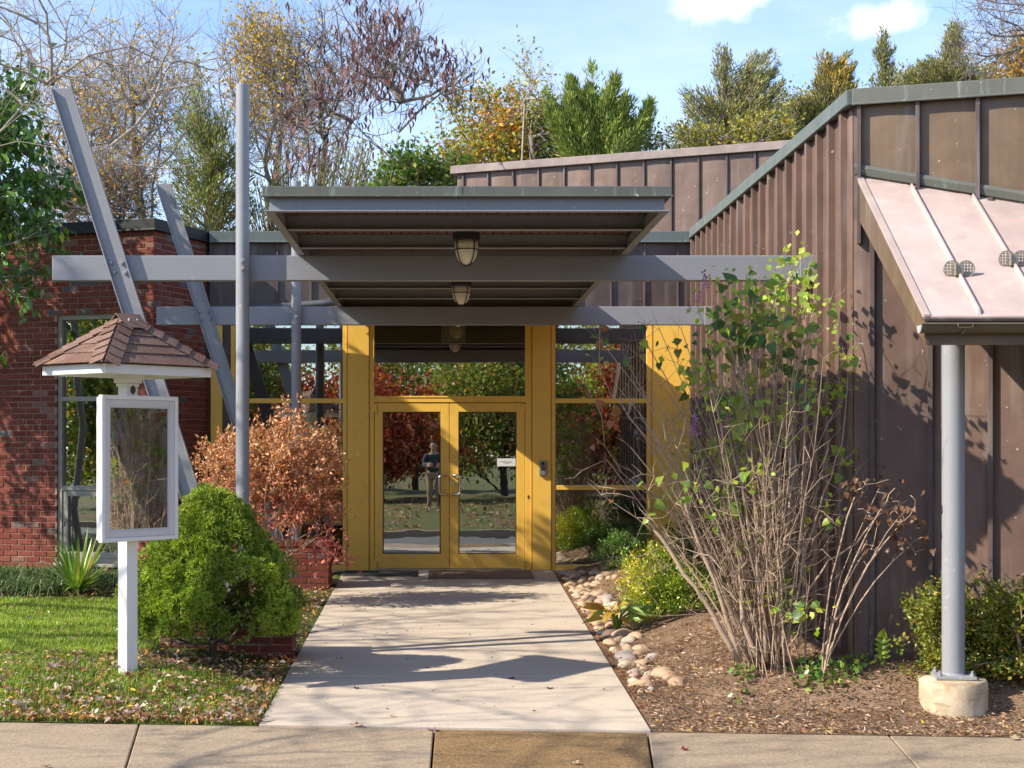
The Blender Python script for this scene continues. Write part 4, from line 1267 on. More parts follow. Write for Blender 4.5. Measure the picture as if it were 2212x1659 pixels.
# ------------------------------------------------------------------ awning column and footing
t = thing('awning_column', 'round grey steel column under the copper awning gutter', 'column', (3.51, 11.69, -0.09))
mb = MB(); mb.lathe([(0.077, -0.06), (0.077, 2.42)], 36, 3.51, 11.69); smooth_angle(obj('shaft', mb, STEEL, t))
Mp = Matrix.Translation((3.512, 11.69, 0)) @ Matrix.Rotation(R(-8), 4, 'Z')
mb = MB(); mb.box(-0.135, 0.135, -0.135, 0.135, -0.088, -0.064, M=Mp); obj('base_plate', mb, STEEL, t, bevel=0.004)
mb = MB(); mb.lathe([(0.090, -0.066), (0.078, -0.052)], 28, 3.51, 11.69, cap=False); obj('weld', mb, STEEL, t, smooth=True)
for (a, b) in ((-1, -1), (1, -1), (-1, 1), (1, 1)):
    p = Mp @ Vector((a * 0.108, b * 0.108, 0)); mb = MB()
    mb.tube([(p.x, p.y, -0.066), (p.x, p.y, -0.046)], 0.018, 6); mb.tube([(p.x, p.y, -0.046), (p.x, p.y, -0.028)], 0.009, 8); obj('bolt', mb, STEEL, t)
mb = MB()
prng = random.Random(4)
prof = [(0.228, -0.55), (0.229, -0.28), (0.230, -0.2), (0.229, -0.118), (0.224, -0.104), (0.214, -0.094), (0.12, -0.090), (0.01, -0.090)]
mb.lathe(prof, 44, 3.51, 11.69)
mb.v = [(x + prng.uniform(-.0015, .0015), y + prng.uniform(-.0015, .0015), z + prng.uniform(-.001, .001)) for x, y, z in mb.v]
smooth_angle(tag(obj('concrete_footing', mb, FOOTC), 'cylindrical stained concrete footing under the round grey column', 'footing'), 60)

# ------------------------------------------------------------------ snow guards on the awning seams
GUARD = plain('pewter_cast_metal', (0.30, 0.27, 0.21), 0.35, 0.2, 30, metal=0.3)
def snow_guard(X, y, label):
    z = roofz(y) + 0.05
    t = thing('snow_guard', label, 'snow guard', (X, y, z), 0, 'snow guards on the awning')
    mb = MB(); mb.box(X - 0.026, X + 0.026, y - 0.02, y + 0.03, z - 0.03, z + 0.045); mb.box(X - 0.034, X - 0.026, y - 0.035, y + 0.03, z - 0.035, z + 0.05); obj('clamp', mb, GUARD, t, bevel=0.005)
    mb = MB(); mb.tube([(X - 0.036, y, z + 0.012), (X - 0.044, y, z + 0.012)], 0.008, 6); obj('screw', mb, GUARD, t)
    for s_ in (-1, 1):
        cx, cz = X + s_ * 0.047, z + 0.012
        rim = MB(); n = 28; r = 0.055
        rim.tube([(cx + r * math.cos(k * 2 * math.pi / n), y, cz + r * math.sin(k * 2 * math.pi / n)) for k in range(n + 1)], 0.005, 6, caps=False)
        holes = []
        step = 0.0195
        w = MB()
        # perforated plate: a grid of bars that leaves round looking openings
        for k in range(-2, 3):
            h = math.sqrt(max(r * r - (k * step) ** 2, 0))
            w.box(cx + k * step - 0.0042, cx + k * step + 0.0042, y - 0.003, y + 0.003, cz - h, cz + h)
            w.box(cx - h, cx + h, y - 0.0035, y + 0.0035, cz + k * step - 0.0042, cz + k * step + 0.0042)
        rim.add(w.v, w.f); obj('perforated_disc', rim, GUARD, t)
    return t
snow_guard(3.425, 11.28, 'lower left perforated twin disc snow guard on awning seam')
snow_guard(3.83, 11.40, 'perforated twin disc snow guard at the right picture edge')

# ------------------------------------------------------------------ message board
BX, BY = -2.285, 12.32
gb = gz(BX, BY)
mbt = thing('message_board', 'white framed glass notice cabinet on a post under a small shingled roof', 'notice board', (BX, BY, 1.5 * 0.065), R(50))
mbt.scale = (0.935, 0.935, 0.935)
def lbox(name, x0, x1, y0, y1, z0, z1, mat, parent=mbt, bevel=0.004):
    m = MB(); m.box(x0, x1, y0, y1, z0, z1); return obj(name, m, mat, parent, bevel=bevel, local=True)
post = lbox('post', -0.054, 0.054, -0.054, 0.054, (gb - 0.2) / 0.935, 2.06, WHITE)
m = MB()
for (r_, za, zb) in ((0.064, 1.965, 1.99), (0.078, 1.992, 2.03), (0.090, 2.03, 2.058)): m.box(-r_, r_, -r_, r_, za, zb)
obj('capital', m, WHITE, mbt, bevel=0.004, local=True)
# cabinet in front of the post (local -y faces the path)
cx0, cx1, cz0, cz1 = -0.37, 0.385, 0.775, 1.892
cab = lbox('cabinet', cx0 + 0.02, cx1 - 0.02, -0.105, -0.056, cz0 + 0.015, cz1 - 0.015, WHITE)
fr_ = MB()
def ring(mb, x0, x1, z0, z1, t, y0, y1):
    mb.box(x0, x0 + t, y0, y1, z0, z1); mb.box(x1 - t, x1, y0, y1, z0, z1); mb.box(x0 + t, x1 - t, y0, y1, z0, z0 + t); mb.box(x0 + t, x1 - t, y0, y1, z1 - t, z1)
ring(fr_, cx0, cx1, cz0, cz1, 0.032, -0.150, -0.1055)
cf = obj('frame', fr_, WHITE, mbt, bevel=0.005, local=True)
fr_ = MB(); ring(fr_, cx0 + 0.032, cx1 - 0.032, cz0 + 0.032, cz1 - 0.032, 0.052, -0.140, -0.1055); obj('inner_frame', fr_, SHADED_WHITE, cf, bevel=0.006, local=True)
fr_ = MB(); ring(fr_, cx0 + 0.084, cx1 - 0.084, cz0 + 0.084, cz1 - 0.084, 0.010, -0.130, -0.112); obj('glazing_bead', fr_, SHADED_WHITE, cf, local=True)
lbox('backing', cx0 + 0.085, cx1 - 0.085, -0.112, -0.1052, cz0 + 0.085, cz1 - 0.085, plain('grey_backing', (0.06, 0.06, 0.06), 0.8), cf, 0)
lbox('pane', cx0 + 0.085, cx1 - 0.085, -0.1265, -0.1225, cz0 + 0.085, cz1 - 0.085, GLASSB, cf, 0)
# dried finch nest clip on the post top
m = MB(); m.lathe([(0.004, 1.905), (0.022, 1.93), (0.02, 1.955), (0.004, 1.975)], 8, 0.0, -0.062); obj('clip', m, BARK_DARK, mbt, local=True)
# roof: trim boards, soffit, deck, shingles
EA, EB, EZ_, AZ = 0.56, 0.41, 2.130, 2.490
m = MB()
ring_t = 0.022
for (x0, x1, y0, y1) in ((-EA + 0.035, EA - 0.035, -EB + 0.035, -EB + 0.057), (-EA + 0.035, EA - 0.035, EB - 0.057, EB - 0.035), (-EA + 0.035, -EA + 0.057, -EB + 0.057, EB - 0.057), (EA - 0.057, EA - 0.035, -EB + 0.057, EB - 0.057)):
    m.box(x0, x1, y0, y1, 2.045, 2.118)
obj('trim_board', m, WHITE, mbt, bevel=0.003, local=True)
lbox('soffit', -EA + 0.057, EA - 0.057, -EB + 0.057, EB - 0.057, 2.054, 2.066, WHITE, bevel=0)
SHING = Mat('asphalt_shingle')
oi = SHING.n.new('ShaderNodeObjectInfo')
a = SHING.ramp(oi.outputs['Random'], [(0, (0.165, 0.092, 0.066)), (0.5, (0.22, 0.135, 0.10)), (1, (0.19, 0.12, 0.10))])
a = SHING.mix(SHING.rng(SHING.noise(120, 2, 0.7), 0.35, 0.68), SHING.mix(1.0, a, (0.55, 0.55, 0.55), 'MULTIPLY'), SHING.mix(1.0, a, (1.5, 1.5, 1.5), 'MULTIPLY'))
SHING.base(a).rough(0.9, 0.2).bump(SHING.noise(230, 2), 0.6, 0.003)
SHING = SHING.m
RL = 0.075
deck = MB()
V_ = [(-EA, -EB, EZ_ - 0.012), (EA, -EB, EZ_ - 0.012), (EA, EB, EZ_ - 0.012), (-EA, EB, EZ_ - 0.012), (-RL, 0, AZ - 0.012), (RL, 0, AZ - 0.012)]
deck.add(V_, [(0, 1, 5, 4), (1, 2, 5), (2, 3, 4, 5), (3, 0, 4), (3, 2, 1, 0)])
rf = obj('roof', deck, plain('shingle_edge', (0.10, 0.055, 0.045), 0.9), mbt, local=True)
srng = random.Random(8)
def face(c0, c1, a0, a1):
    """shingle courses on one roof plane: eave corners c0 c1, top corners a0 a1"""
    c0, c1, a0, a1 = map(Vector, (c0, c1, a0, a1))
    n = (c1 - c0).cross(a0 - c0).normalized()
    N = 5
    for r in range(N):
        u0, u1 = r / N, min((r + 1.16) / N, 1.0)
        if r == 0: u0 = -0.035
        L0, R0 = c0.lerp(a0, u0), c1.lerp(a1, u0); L1, R1 = c0.lerp(a0, u1), c1.lerp(a1, u1)
        w = (R0 - L0).length
        cuts = [0.0]; x = srng.uniform(0.08, 0.24)
        while x < w - 0.06: cuts.append(x / w); x += srng.choice((0.16, 0.2, 0.25, 0.3))
        cuts.append(1.0)
        # cut lines run straight up the slope
        e = (R0 - L0).normalized()
        s1 = (L1 - L0).dot(e); s2 = (R1 - L0).dot(e)
        for a, b in zip(cuts[:-1], cuts[1:]):
            p0, p1 = L0 + e * (a * w + 0.0015), L0 + e * (b * w - 0.0015)
            ta = min(max(a * w, s1), s2); tb = min(max(b * w, s1), s2)
            up = (L1 - L0) - e * s1
            q0, q1 = L0 + e * ta + up, L0 + e * tb + up
            lift = n * (0.012 + srng.uniform(0, 0.002)); th = n * 0.006
            poly = [p0 + lift, p1 + lift, q1 + n * 0.004, q0 + n * 0.004]
            if (q1 - q0).length < 0.004: poly = poly[:3] if ta >= b * w - 1e-3 or True and (q1 - q0).length < 0.004 else poly
            mm_ = MB(); mm_.prism(poly, -th); obj('shingle', mm_, SHING, rf, local=True)
P0, P1, P2, P3, A0, A1 = [Vector((p[0], p[1], p[2] + 0.012)) for p in V_]
face(P0, P1, A0, A1); face(P1, P2, A1, A1); face(P2, P3, A1, A0); face(P3, P0, A0, A0)
def hip(c, a, nl, nr, k=6):
    """folded cap shingles up a hip; nl, nr run down each neighbouring plane"""
    d = (a - c)
    for i in range(k):
        s0 = c + d * (i / k - 0.01); s1 = c + d * min((i + 1.25) / k, 1.0)
        mm_ = MB()
        for nn_ in (nl, nr):
            upn = d.cross(nn_).normalized()
            if upn.z < 0: upn = -upn
            l0 = upn * (0.024 + 0.001 * i); l1 = upn * 0.014
            mm_.prism([s0 + l0, s1 + l1, s1 + nn_ * 0.115 + l1, s0 + nn_ * 0.115 + l0], -upn * 0.006)
        obj('hip_shingle', mm_, SHING, rf, local=True)
def inplane(d, other):
    v = other - d * (other.dot(d) / d.dot(d)); return v.normalized()
for c, a, o1, o2 in ((P0, A0, P1 - P0, P3 - P0), (P1, A1, P0 - P1, P2 - P1), (P2, A1, P1 - P2, P3 - P2), (P3, A0, P2 - P3, P0 - P3)):
    hip(c, a, inplane(a - c, o1), inplane(a - c, o2))
for i, x in enumerate((-0.12, -0.01)):
    m = MB()
    for s_ in (-1, 1):
        m.prism([(x, 0, AZ + 0.034 + 0.002 * i), (x + 0.13, 0, AZ + 0.034 + 0.002 * i), (x + 0.13, s_ * 0.12, AZ - 0.075), (x, s_ * 0.12, AZ - 0.075)], (0, 0, 0.006))
    obj('ridge_shingle', m, SHING, rf, local=True)
for x, y in ((-0.04, -0.06), (0.05, -0.05)):
    m = MB(); m.lathe([(0.009, AZ - 0.02), (0.008, AZ + 0.0), (0.003, AZ + 0.004)], 8, x, y); obj('nail_head', m, STEELB, rf, local=True)

# ------------------------------------------------------------------ small things at the door
m = MB(); m.box(1.170, 1.262, 20.655, 20.684, 1.148, 1.326)
t = thing('door_intercom', 'grey metal door intercom on the yellow pillar right of the doors', 'intercom', (1.216, 20.684, 1.24))
GREYM = plain('grey_cast_metal', (0.26, 0.24, 0.22), 0.4, 0.1, 30, metal=0.4)
obj('housing', m, GREYM, t, bevel=0.006)
m = MB(); m.tube([(1.216, 20.657, 1.293), (1.216, 20.650, 1.293)], 0.018, 18); obj('camera_lens', m, BLACK, t)
m = MB()
for z in (1.255, 1.245, 1.235, 1.225, 1.215): m.box(1.192, 1.240, 20.652, 20.656, z, z + 0.005)
obj('speaker_slots', m, BLACK, t)
m = MB(); m.tube([(1.230, 20.657, 1.182), (1.230, 20.649, 1.182)], 0.010, 14); obj('button', m, STEELB, t)
m = MB(); m.box(1.032, 1.044, 20.694, 20.7, 0.87, 0.91); obj('latch_slot', m, BLACK, eh)
t = thing('paper_notice', 'small white paper notice taped inside the right door glass', 'notice', (0.77, 20.735, 1.31))
m = MB(); m.box(0.660, 0.886, 20.7255, 20.7268, 1.262, 1.357); obj('sheet', m, plain('white_paper', (0.75, 0.74, 0.72), 0.8, 0.03), t)
m = MB(); xr = random.Random(3)
for z, a, b in ((1.318, 0.69, 0.84), (1.305, 0.73, 0.85), (1.292, 0.75, 0.81)):
    x = a
    while x < b:
        w = xr.uniform(0.006, 0.02); m.box(x, min(x + w, b), 20.7246, 20.7252, z, z + 0.005); x += w + 0.005
obj('lettering', m, plain('grey_ink', (0.16, 0.16, 0.17), 0.8), t)
t = thing('exit_sign', 'pale square sign hanging inside against the transom glass', 'sign', (0.16, 20.79, 2.9))
k_ = 20.79 / FPX
m = MB(); m.box((953 - 957) * k_, (1005.5 - 957) * k_, 20.785, 20.80, 1.5 + (965 - 740) * k_, 1.5 + (965 - 703) * k_); obj('sign_plate', m, plain('cream_plate', (0.95, 0.88, 0.62), 0.5, 0.03), t, bevel=0.004)
m = MB(); m.box(0.12, 0.14, 20.79, 20.795, 1.5 + (965 - 703) * k_, 3.2); obj('hanger', m, IRON, t)
def mat_thing(name, label, x0, x1, y0, y1, mat, ribs=None):
    t = thing(name, label, 'door mat', ((x0 + x1) / 2, y0, 0))
    m = MB(); m.prism([(x0, y0, float(path_z(y0)) + 0.001), (x1, y0, float(path_z(y0)) + 0.001), (x1, y1, float(path_z(y1)) + 0.001), (x0, y1, float(path_z(y1)) + 0.001)], (0, 0, 0.009)); obj('base', m, mat[0], t, bevel=0.003)
    if ribs:
        m = MB(); x = x0 + 0.03
        while x < x1 - 0.03:
            m.prism([(x, y0 + 0.03, float(path_z(y0)) + 0.0102), (x + 0.009, y0 + 0.03, float(path_z(y0)) + 0.0102), (x + 0.009, y1 - 0.03, float(path_z(y1)) + 0.0102), (x, y1 - 0.03, float(path_z(y1)) + 0.0102)], (0, 0, 0.006)); x += 0.0195
        obj('pile_ribs', m, mat[1], t, kind='stuff')
mat_thing('door_mat', 'black rubber mat lying left of the doors', -1.19, -0.30, 19.95, 20.55, (plain('black_mat', (0.025, 0.027, 0.03), 0.85, 0.3, 60, 0.5),))
mat_thing('door_mat', 'ribbed brown mat lying before the right door leaf', -0.17, 1.06, 19.68, 20.60, (plain('brown_mat_base', (0.14, 0.10, 0.07), 0.9), plain('brown_mat_rib', (0.32, 0.225, 0.15), 0.95, 0.2, 60)), True)

# shepherd hook by the tall window
hp = at(157, 1195, 19.2); m = MB(); gx, gy_ = hp.x, 19.2
zt = 1.5 + (965 - 1108) * 19.2 / FPX
pts = [(gx, gy_, gz(gx, gy_) - 0.1), (gx, gy_, zt - 0.12)] + [(gx - 0.045 + 0.045 * math.cos(a), gy_, zt - 0.12 + 0.045 * math.sin(a)) for a in np.linspace(0.2, 3.1, 8)] + [(gx - 0.095, gy_, zt - 0.155), (gx - 0.115, gy_, zt - 0.165), (gx - 0.125, gy_, zt - 0.145)]
m.tube(pts, 0.006, 6)
tag(obj('shepherd_hook', m, IRON, smooth=True), 'thin black iron garden hook standing before the tall window', 'garden hook')
# a blue watering can inside the left glazing
t = thing('watering_can', 'blue watering can standing behind the coppery shrub, inside glass', 'watering can', (-1.50, 21.15, 0.45))
BLUE = plain('blue_plastic', (0.02, 0.10, 0.42), 0.35, 0.05)
wc = at(690, 1150, 21.15)
m = MB(); m.lathe([(0.075, wc.z - 0.1), (0.08, wc.z - 0.02), (0.07, wc.z + 0.05), (0.05, wc.z + 0.07), (0.045, wc.z + 0.06)], 18, wc.x, 21.15); obj('body', m, BLUE, t, smooth=True)
m = MB(); m.tube([(wc.x + 0.06, 21.15, wc.z - 0.06), (wc.x + 0.13, 21.15, wc.z + 0.03), (wc.x + 0.16, 21.15, wc.z + 0.09)], 0.014, 8); obj('spout', m, BLUE, t, smooth=True)
m = MB(); m.tube([(wc.x - 0.07, 21.15, wc.z - 0.05), (wc.x - 0.13, 21.15, wc.z), (wc.x - 0.11, 21.15, wc.z + 0.08), (wc.x - 0.04, 21.15, wc.z + 0.12), (wc.x + 0.04, 21.15, wc.z + 0.07)], 0.010, 8); obj('handle', m, BLUE, t, smooth=True)
t = thing('window_bench', 'low timber bench standing inside the left glazing', 'bench', (-1.7, 21.2, 0))
m = MB(); m.box(-2.4, -1.25, 21.0, 21.4, wc.z - 0.14, wc.z - 0.10); obj('seat', m, plain('bench_wood', (0.18, 0.11, 0.06), 0.6), t, bevel=0.004)
for x in (-2.3, -1.35):
    m = MB(); m.box(x, x + 0.05, 21.02, 21.38, 0.0, wc.z - 0.14); obj('leg', m, plain('bench_wood', (0.18, 0.11, 0.06), 0.6), t)
# plant table inside the right glazing
WOOD = plain('yellow_pine', (0.46, 0.27, 0.10), 0.5, 0.15, 10)
t = thing('plant_table', 'yellow pine table with ferns inside the right glazing', 'table', (1.9, 21.2, 0))
m = MB(); m.box(1.40, 2.50, 21.0, 21.45, 0.545, 0.625); obj('tabletop', m, WOOD, t, bevel=0.004)
for x in (1.78, 2.40):
    m = MB(); m.box(x, x + 0.035, 21.02, 21.06, 0.02, 0.545); obj('leg', m, WOOD, t)
m = MB(); m.box(1.40, 2.50, 21.02, 21.4, 0.02, 0.06); obj('shelf', m, WOOD, t)
t = thing('planter_box', 'cream square planter with trailing plant on the low shelf', 'planter', (1.58, 21.05, 0.06))
a_ = at(1205.5, 1173, 20.95); b_ = at(1257.6, 1208, 20.95)
m = MB(); zt, zb = a_.z, b_.z
m.add([(a_.x + 0.02, 20.93, zb), (b_.x - 0.02, 20.93, zb), (b_.x - 0.02, 21.13, zb), (a_.x + 0.02, 21.13, zb), (a_.x, 20.90, zt), (b_.x, 20.90, zt), (b_.x, 21.16, zt), (a_.x, 21.16, zt)], [(3, 2, 1, 0), (0, 1, 5, 4), (1, 2, 6, 5), (2, 3, 7, 6), (3, 0, 4, 7), (4, 5, 6, 7)])
obj('pot', m, plain('cream_pot', (0.80, 0.74, 0.50), 0.5, 0.05), t, bevel=0.004)
rngp = np.random.default_rng(31)
n = 90; C = np.array([(a_.x + b_.x) / 2, 20.93, zt + 0.04]) + rngp.normal(size=(n, 3)) * np.array([0.06, 0.02, 0.11]); C[:, 1] = np.minimum(C[:, 1], 20.89) - rngp.random(n) * 0.03
V, T = leaf_arrays(rngp, C, rngp.normal(size=(n, 3)) + np.array([0, 0, -0.5]), 0.035, 0.6); np_mesh('trailing_leaves', V, T, LEAF, t, np.repeat(palette(rngp, n, [(0.10, 0.22, 0.05)]), 4, 0))
t = thing('fern', 'bushy green ferns on the pine table behind glass', 'fern', (1.9, 21.2, 0.62))
n = 2200; k = ell_points(rngp, n, [(1.62, 21.18, 0.78, 0.20, 0.15, 0.14), (2.0, 21.2, 0.80, 0.26, 0.16, 0.15), (2.32, 21.2, 0.74, 0.2, 0.14, 0.12)], 0.4)
V, T = leaf_arrays(rngp, k, rngp.normal(size=(n, 3)) + np.array([0, -0.5, 0.2]), 0.06, 0.3); np_mesh('fronds', V, T, LEAF, t, np.repeat(palette(rngp, n, [(0.12, 0.26, 0.05), (0.08, 0.2, 0.05), (0.2, 0.3, 0.06)]), 4, 0), kind='stuff')
m = MB(); c_ = at(1345, 1158, 21.1); m.lathe([(0.10, c_.z - 0.07), (0.14, c_.z - 0.02), (0.09, c_.z + 0.04), (0.02, c_.z + 0.055)], 14, c_.x, 21.1)
tag(obj('blue_tub', m, plain('turquoise_plastic', (0.10, 0.40, 0.55), 0.4), smooth=True), 'turquoise upturned tub behind the clipped green shrub, inside glass', 'tub')
m = MB(); c_ = at(1280, 1190, 21.05); m.lathe([(0.03, c_.z - 0.1), (0.075, c_.z - 0.06), (0.085, c_.z), (0.05, c_.z + 0.07), (0.01, c_.z + 0.1)], 14, c_.x, 21.05)
tag(obj('magenta_bag', m, plain('magenta_cloth', (0.55, 0.02, 0.22), 0.7), smooth=True), 'magenta cloth bundle beside the cream planter behind glass', 'bag')
# ------------------------------------------------------------------ shrubs near the building
rng = np.random.default_rng(77)
# clipped dwarf spruce
def spruce():
    r = np.random.default_rng(12)
    cx, cy = -1.79, 13.16; zb = gz(cx, cy); H = 1.135 - zb
    t = thing('dwarf_spruce', 'clipped conical bright green dwarf spruce beside the notice board post', 'conifer', (cx, cy, zb))
    def rad(f):   # f: height share
        f = np.clip(f, 0, 1)
        return 0.605 * np.where(f < 0.34, 0.86 + 0.14 * np.sin(f / 0.34 * 1.57), np.cos((f - 0.34) / 0.66 * 1.48) ** 1.05)
    n = 560
    f = 0.24 + 0.75 * r.random(n) ** 1.15; a = r.random(n) * 6.283
    lump = 1 + 0.05 * np.sin(a * 5 + f * 21) + 0.06 * np.sin(a * 3 + f * 9) + 0.05 * np.sin(a * 7 - f * 14)
    rr = rad(f) * lump * (0.80 + 0.21 * r.random(n))
    K = np.stack([cx + rr * np.cos(a), cy + rr * np.sin(a), zb + H * f - 0.02], 1)
    # an opening in the foliage on the right hand side where the dry inside shows
    hole = np.array([cx + 0.33, cy - 0.42, zb + 0.52])
    K = K[np.linalg.norm((K - hole) / np.array([1.25, 1.0, 1.0]), axis=1) > 0.19]
    K = K[~((K[:, 2] < zb + 0.22) & (K[:, 0] > cx + 0.05) & (r.random(len(K)) < 0.8))]
    per = 62; m = len(K) * per
    R_ = 0.04 + 0.075 * r.random(len(K)) ** 1.3
    d = nrm(r.normal(size=(m, 3))); C = np.repeat(K, per, 0) + d * np.repeat(R_, per)[:, None]
    axis = np.stack([C[:, 0] - cx, C[:, 1] - cy, (C[:, 2] - zb - 0.35) * 0.9], 1)
    ok = (nrm(axis) * d).sum(1) > -0.25
    C = C[ok]; d = d[ok]; axis = nrm(axis[ok]); m = len(C)
    ck = np.repeat(palette(r, len(K), [(0.26, 0.35, 0.045), (0.34, 0.43, 0.055), (0.18, 0.265, 0.04)], None, 0.12), per, 0)[ok]
    nn_ = 8
    dirs = nrm(np.repeat(nrm(axis + d * 0.7), nn_, 0) * 0.8 + r.normal(size=(m * nn_, 3)) * 0.62)
    V, T = leaf_arrays(r, np.repeat(C, nn_, 0), dirs, 0.034 * (0.7 + 0.6 * r.random(m * nn_)), 0.24, 0.1)
    c = np.repeat(ck, nn_, 0) * (0.85 + 0.3 * r.random((m * nn_, 1)))
    np_mesh('needles', V, T, NEEDLE, t, np.repeat(c, 4, 0), kind='stuff')
    pts = ell_points(r, 260, [(cx, cy, zb + 0.45, 0.48, 0.48, 0.36), (cx, cy, zb + 0.75, 0.28, 0.28, 0.3)], 0.6)
    low = np.stack([cx + r.normal(size=90) * 0.3, cy - 0.1 + r.normal(size=90) * 0.24, zb + 0.1 + r.random(90) * 0.18], 1)
    P, par, nf = grow(r, [stem_line(r, (cx, cy, zb - 0.05), (cx, cy, zb + 0.95), 6, 0.04)], np.concatenate([pts, low]), 0.3)
    P, rd, main, cnt, nch = finish(P, par, nf, 0.0032, 0.5, 0.05)
    V, F = tubes(P, par, rd, main, 5); np_mesh('branches', V, None, BARK_DARK, t, quads=F)
    # a few fallen leaves caught on it
    n = 14; a = r.random(n) * 3.14 - 3.14; f = 0.3 + 0.6 * r.random(n)
    C = np.stack([cx + rad(f) * np.cos(a) * 1.06, cy + rad(f) * np.sin(a) * 1.06, zb + H * f], 1)
    V, T = leaf_arrays(r, C, r.normal(size=(n, 3)), 0.05, 0.4); np_mesh('caught_leaves', V, T, LEAF_DRY, t, np.repeat(palette(r, n, [(0.45, 0.2, 0.04), (0.3, 0.14, 0.07)]), 4, 0))
spruce()

# coppery shrub between the frames
def copper_shrub():
    r = np.random.default_rng(5)
    cx, cy = -1.80, 17.35; zb = gz(cx, cy)
    t = thing('coppery_shrub', 'rounded shrub with dry coppery orange leaves and bare lower stems', 'shrub', (cx, cy, zb))
    ells = [(cx, cy, 1.12, 0.76, 0.6, 0.52), (cx - 0.18, cy, 1.25, 0.5, 0.45, 0.42), (cx + 0.30, cy - 0.1, 1.32, 0.42, 0.4, 0.52), (cx + 0.35, cy - 0.25, 0.72, 0.45, 0.35, 0.4), (cx - 0.35, cy - 0.2, 0.85, 0.5, 0.35, 0.3)]
    pts = ell_points(r, 560, ells, 0.5)
    stems = []
    for i in range(16):
        a = r.random() * 6.28; b = np.array([cx + 0.1 * math.cos(a), cy + 0.1 * math.sin(a), zb - 0.03]); e = np.array([cx + 0.42 * math.cos(a) * r.random() ** .5, cy + 0.35 * math.sin(a), 0.72 + 0.2 * r.random()])
        stems.append(stem_line(r, b, e, 6, 0.12))
    P, par, nf = grow(r, stems, pts, 0.3); P, rd, main, cnt, nch = finish(P, par, nf, 0.0034, 0.45, 0.016)
    V, F = tubes(P, par, rd, main, 4); np_mesh('stems', V, None, BARK_TAN, t, quads=F)
    idx = np.where((cnt < 6) & (np.arange(len(P)) >= nf))[0]; d = nrm(P[idx] - P[np.maximum(par[idx], 0)])
    TV, TF, TP, TD = twigs(r, P, idx, d, 3, 0.19, 0.0022, 0.4, 0.6)
    np_mesh('twigs', TV, None, BARK_TAN, t, quads=TF)
    n = 11500; k = r.integers(0, len(TP), n); f = r.random(n) ** 0.8 * 1.99; s_ = f.astype(int); fr = (f - s_)[:, None]
    C = TP[k, s_] * (1 - fr) + TP[k, s_ + 1] * fr + r.normal(size=(n, 3)) * 0.02
    keep = r.random(n) < ss(C[:, 2], 0.45, 0.95) * 0.97 + 0.10; C = C[keep]; k = k[keep]; n = len(C)
    D = TD[k] * 0.6 + r.normal(size=(n, 3)) * 0.6 + np.array([0, 0, 0.1])
    V, T = leaf_arrays(r, C, D, 0.043 * (0.55 + 0.8 * r.random(n)), 0.52, 0.7, curl=0.3)
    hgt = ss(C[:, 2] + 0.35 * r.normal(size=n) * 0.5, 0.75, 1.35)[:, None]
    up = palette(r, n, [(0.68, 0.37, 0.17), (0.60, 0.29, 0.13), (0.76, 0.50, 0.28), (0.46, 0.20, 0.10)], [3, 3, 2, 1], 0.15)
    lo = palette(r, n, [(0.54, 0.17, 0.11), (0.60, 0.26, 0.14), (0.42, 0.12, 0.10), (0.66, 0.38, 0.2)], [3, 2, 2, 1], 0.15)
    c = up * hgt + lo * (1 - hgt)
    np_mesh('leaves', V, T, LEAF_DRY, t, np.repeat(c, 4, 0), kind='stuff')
    # low red shoots to the right of it
    n = 170; K = np.stack([cx + 0.62 + r.normal(size=12) * 0.12, cy - 0.35 + r.normal(size=12) * 0.1, 0.22 + r.random(12) * 0.36], 1)
    C = K[r.integers(0, 12, n)] + r.normal(size=(n, 3)) * 0.05
    V, T = leaf_arrays(r, C, r.normal(size=(n, 3)) + np.array([0.2, -0.3, -0.2]), 0.055 * (0.6 + 0.7 * r.random(n)), 0.6, 0.4)
    np_mesh('red_shoots', V, T, LEAF_DRY, t, np.repeat(palette(r, n, [(0.46, 0.12, 0.11), (0.54, 0.2, 0.14), (0.48, 0.15, 0.16)]), 4, 0), kind='stuff')
copper_shrub()

# clipped green shrubs on the right
def hedge_col(cols, yellow, z0, z1, axis=None):
    def fn(C, r):
        n = len(C); c = palette(r, n, cols, None, 0.2); y = palette(r, n, yellow, None, 0.2)
        p = r.random(n) < 0.25 + 0.0 * C[:, 0]
        if axis is not None: p = r.random(n) < axis(C)
        c[p] = y[p]; return c
    return fn
c1 = at(1337, 1200, 19.7)
leafy_shrub('round_shrub', 'small round dark green clipped shrub in front of the right glazing', 41,
            [(c1.x - 0.02, 19.7, c1.z, 0.25, 0.25, 0.21), (c1.x + 0.12, 19.75, c1.z + 0.10, 0.24, 0.22, 0.22), (c1.x + 0.25, 19.8, c1.z + 0.14, 0.2, 0.2, 0.2)], (c1.x, 19.7, gz(c1.x, 19.7)), 6500, 0.026, [(0.10, 0.20, 0.05), (0.14, 0.26, 0.06), (0.20, 0.31, 0.08)])
c2 = at(1450, 1270, 15.9)
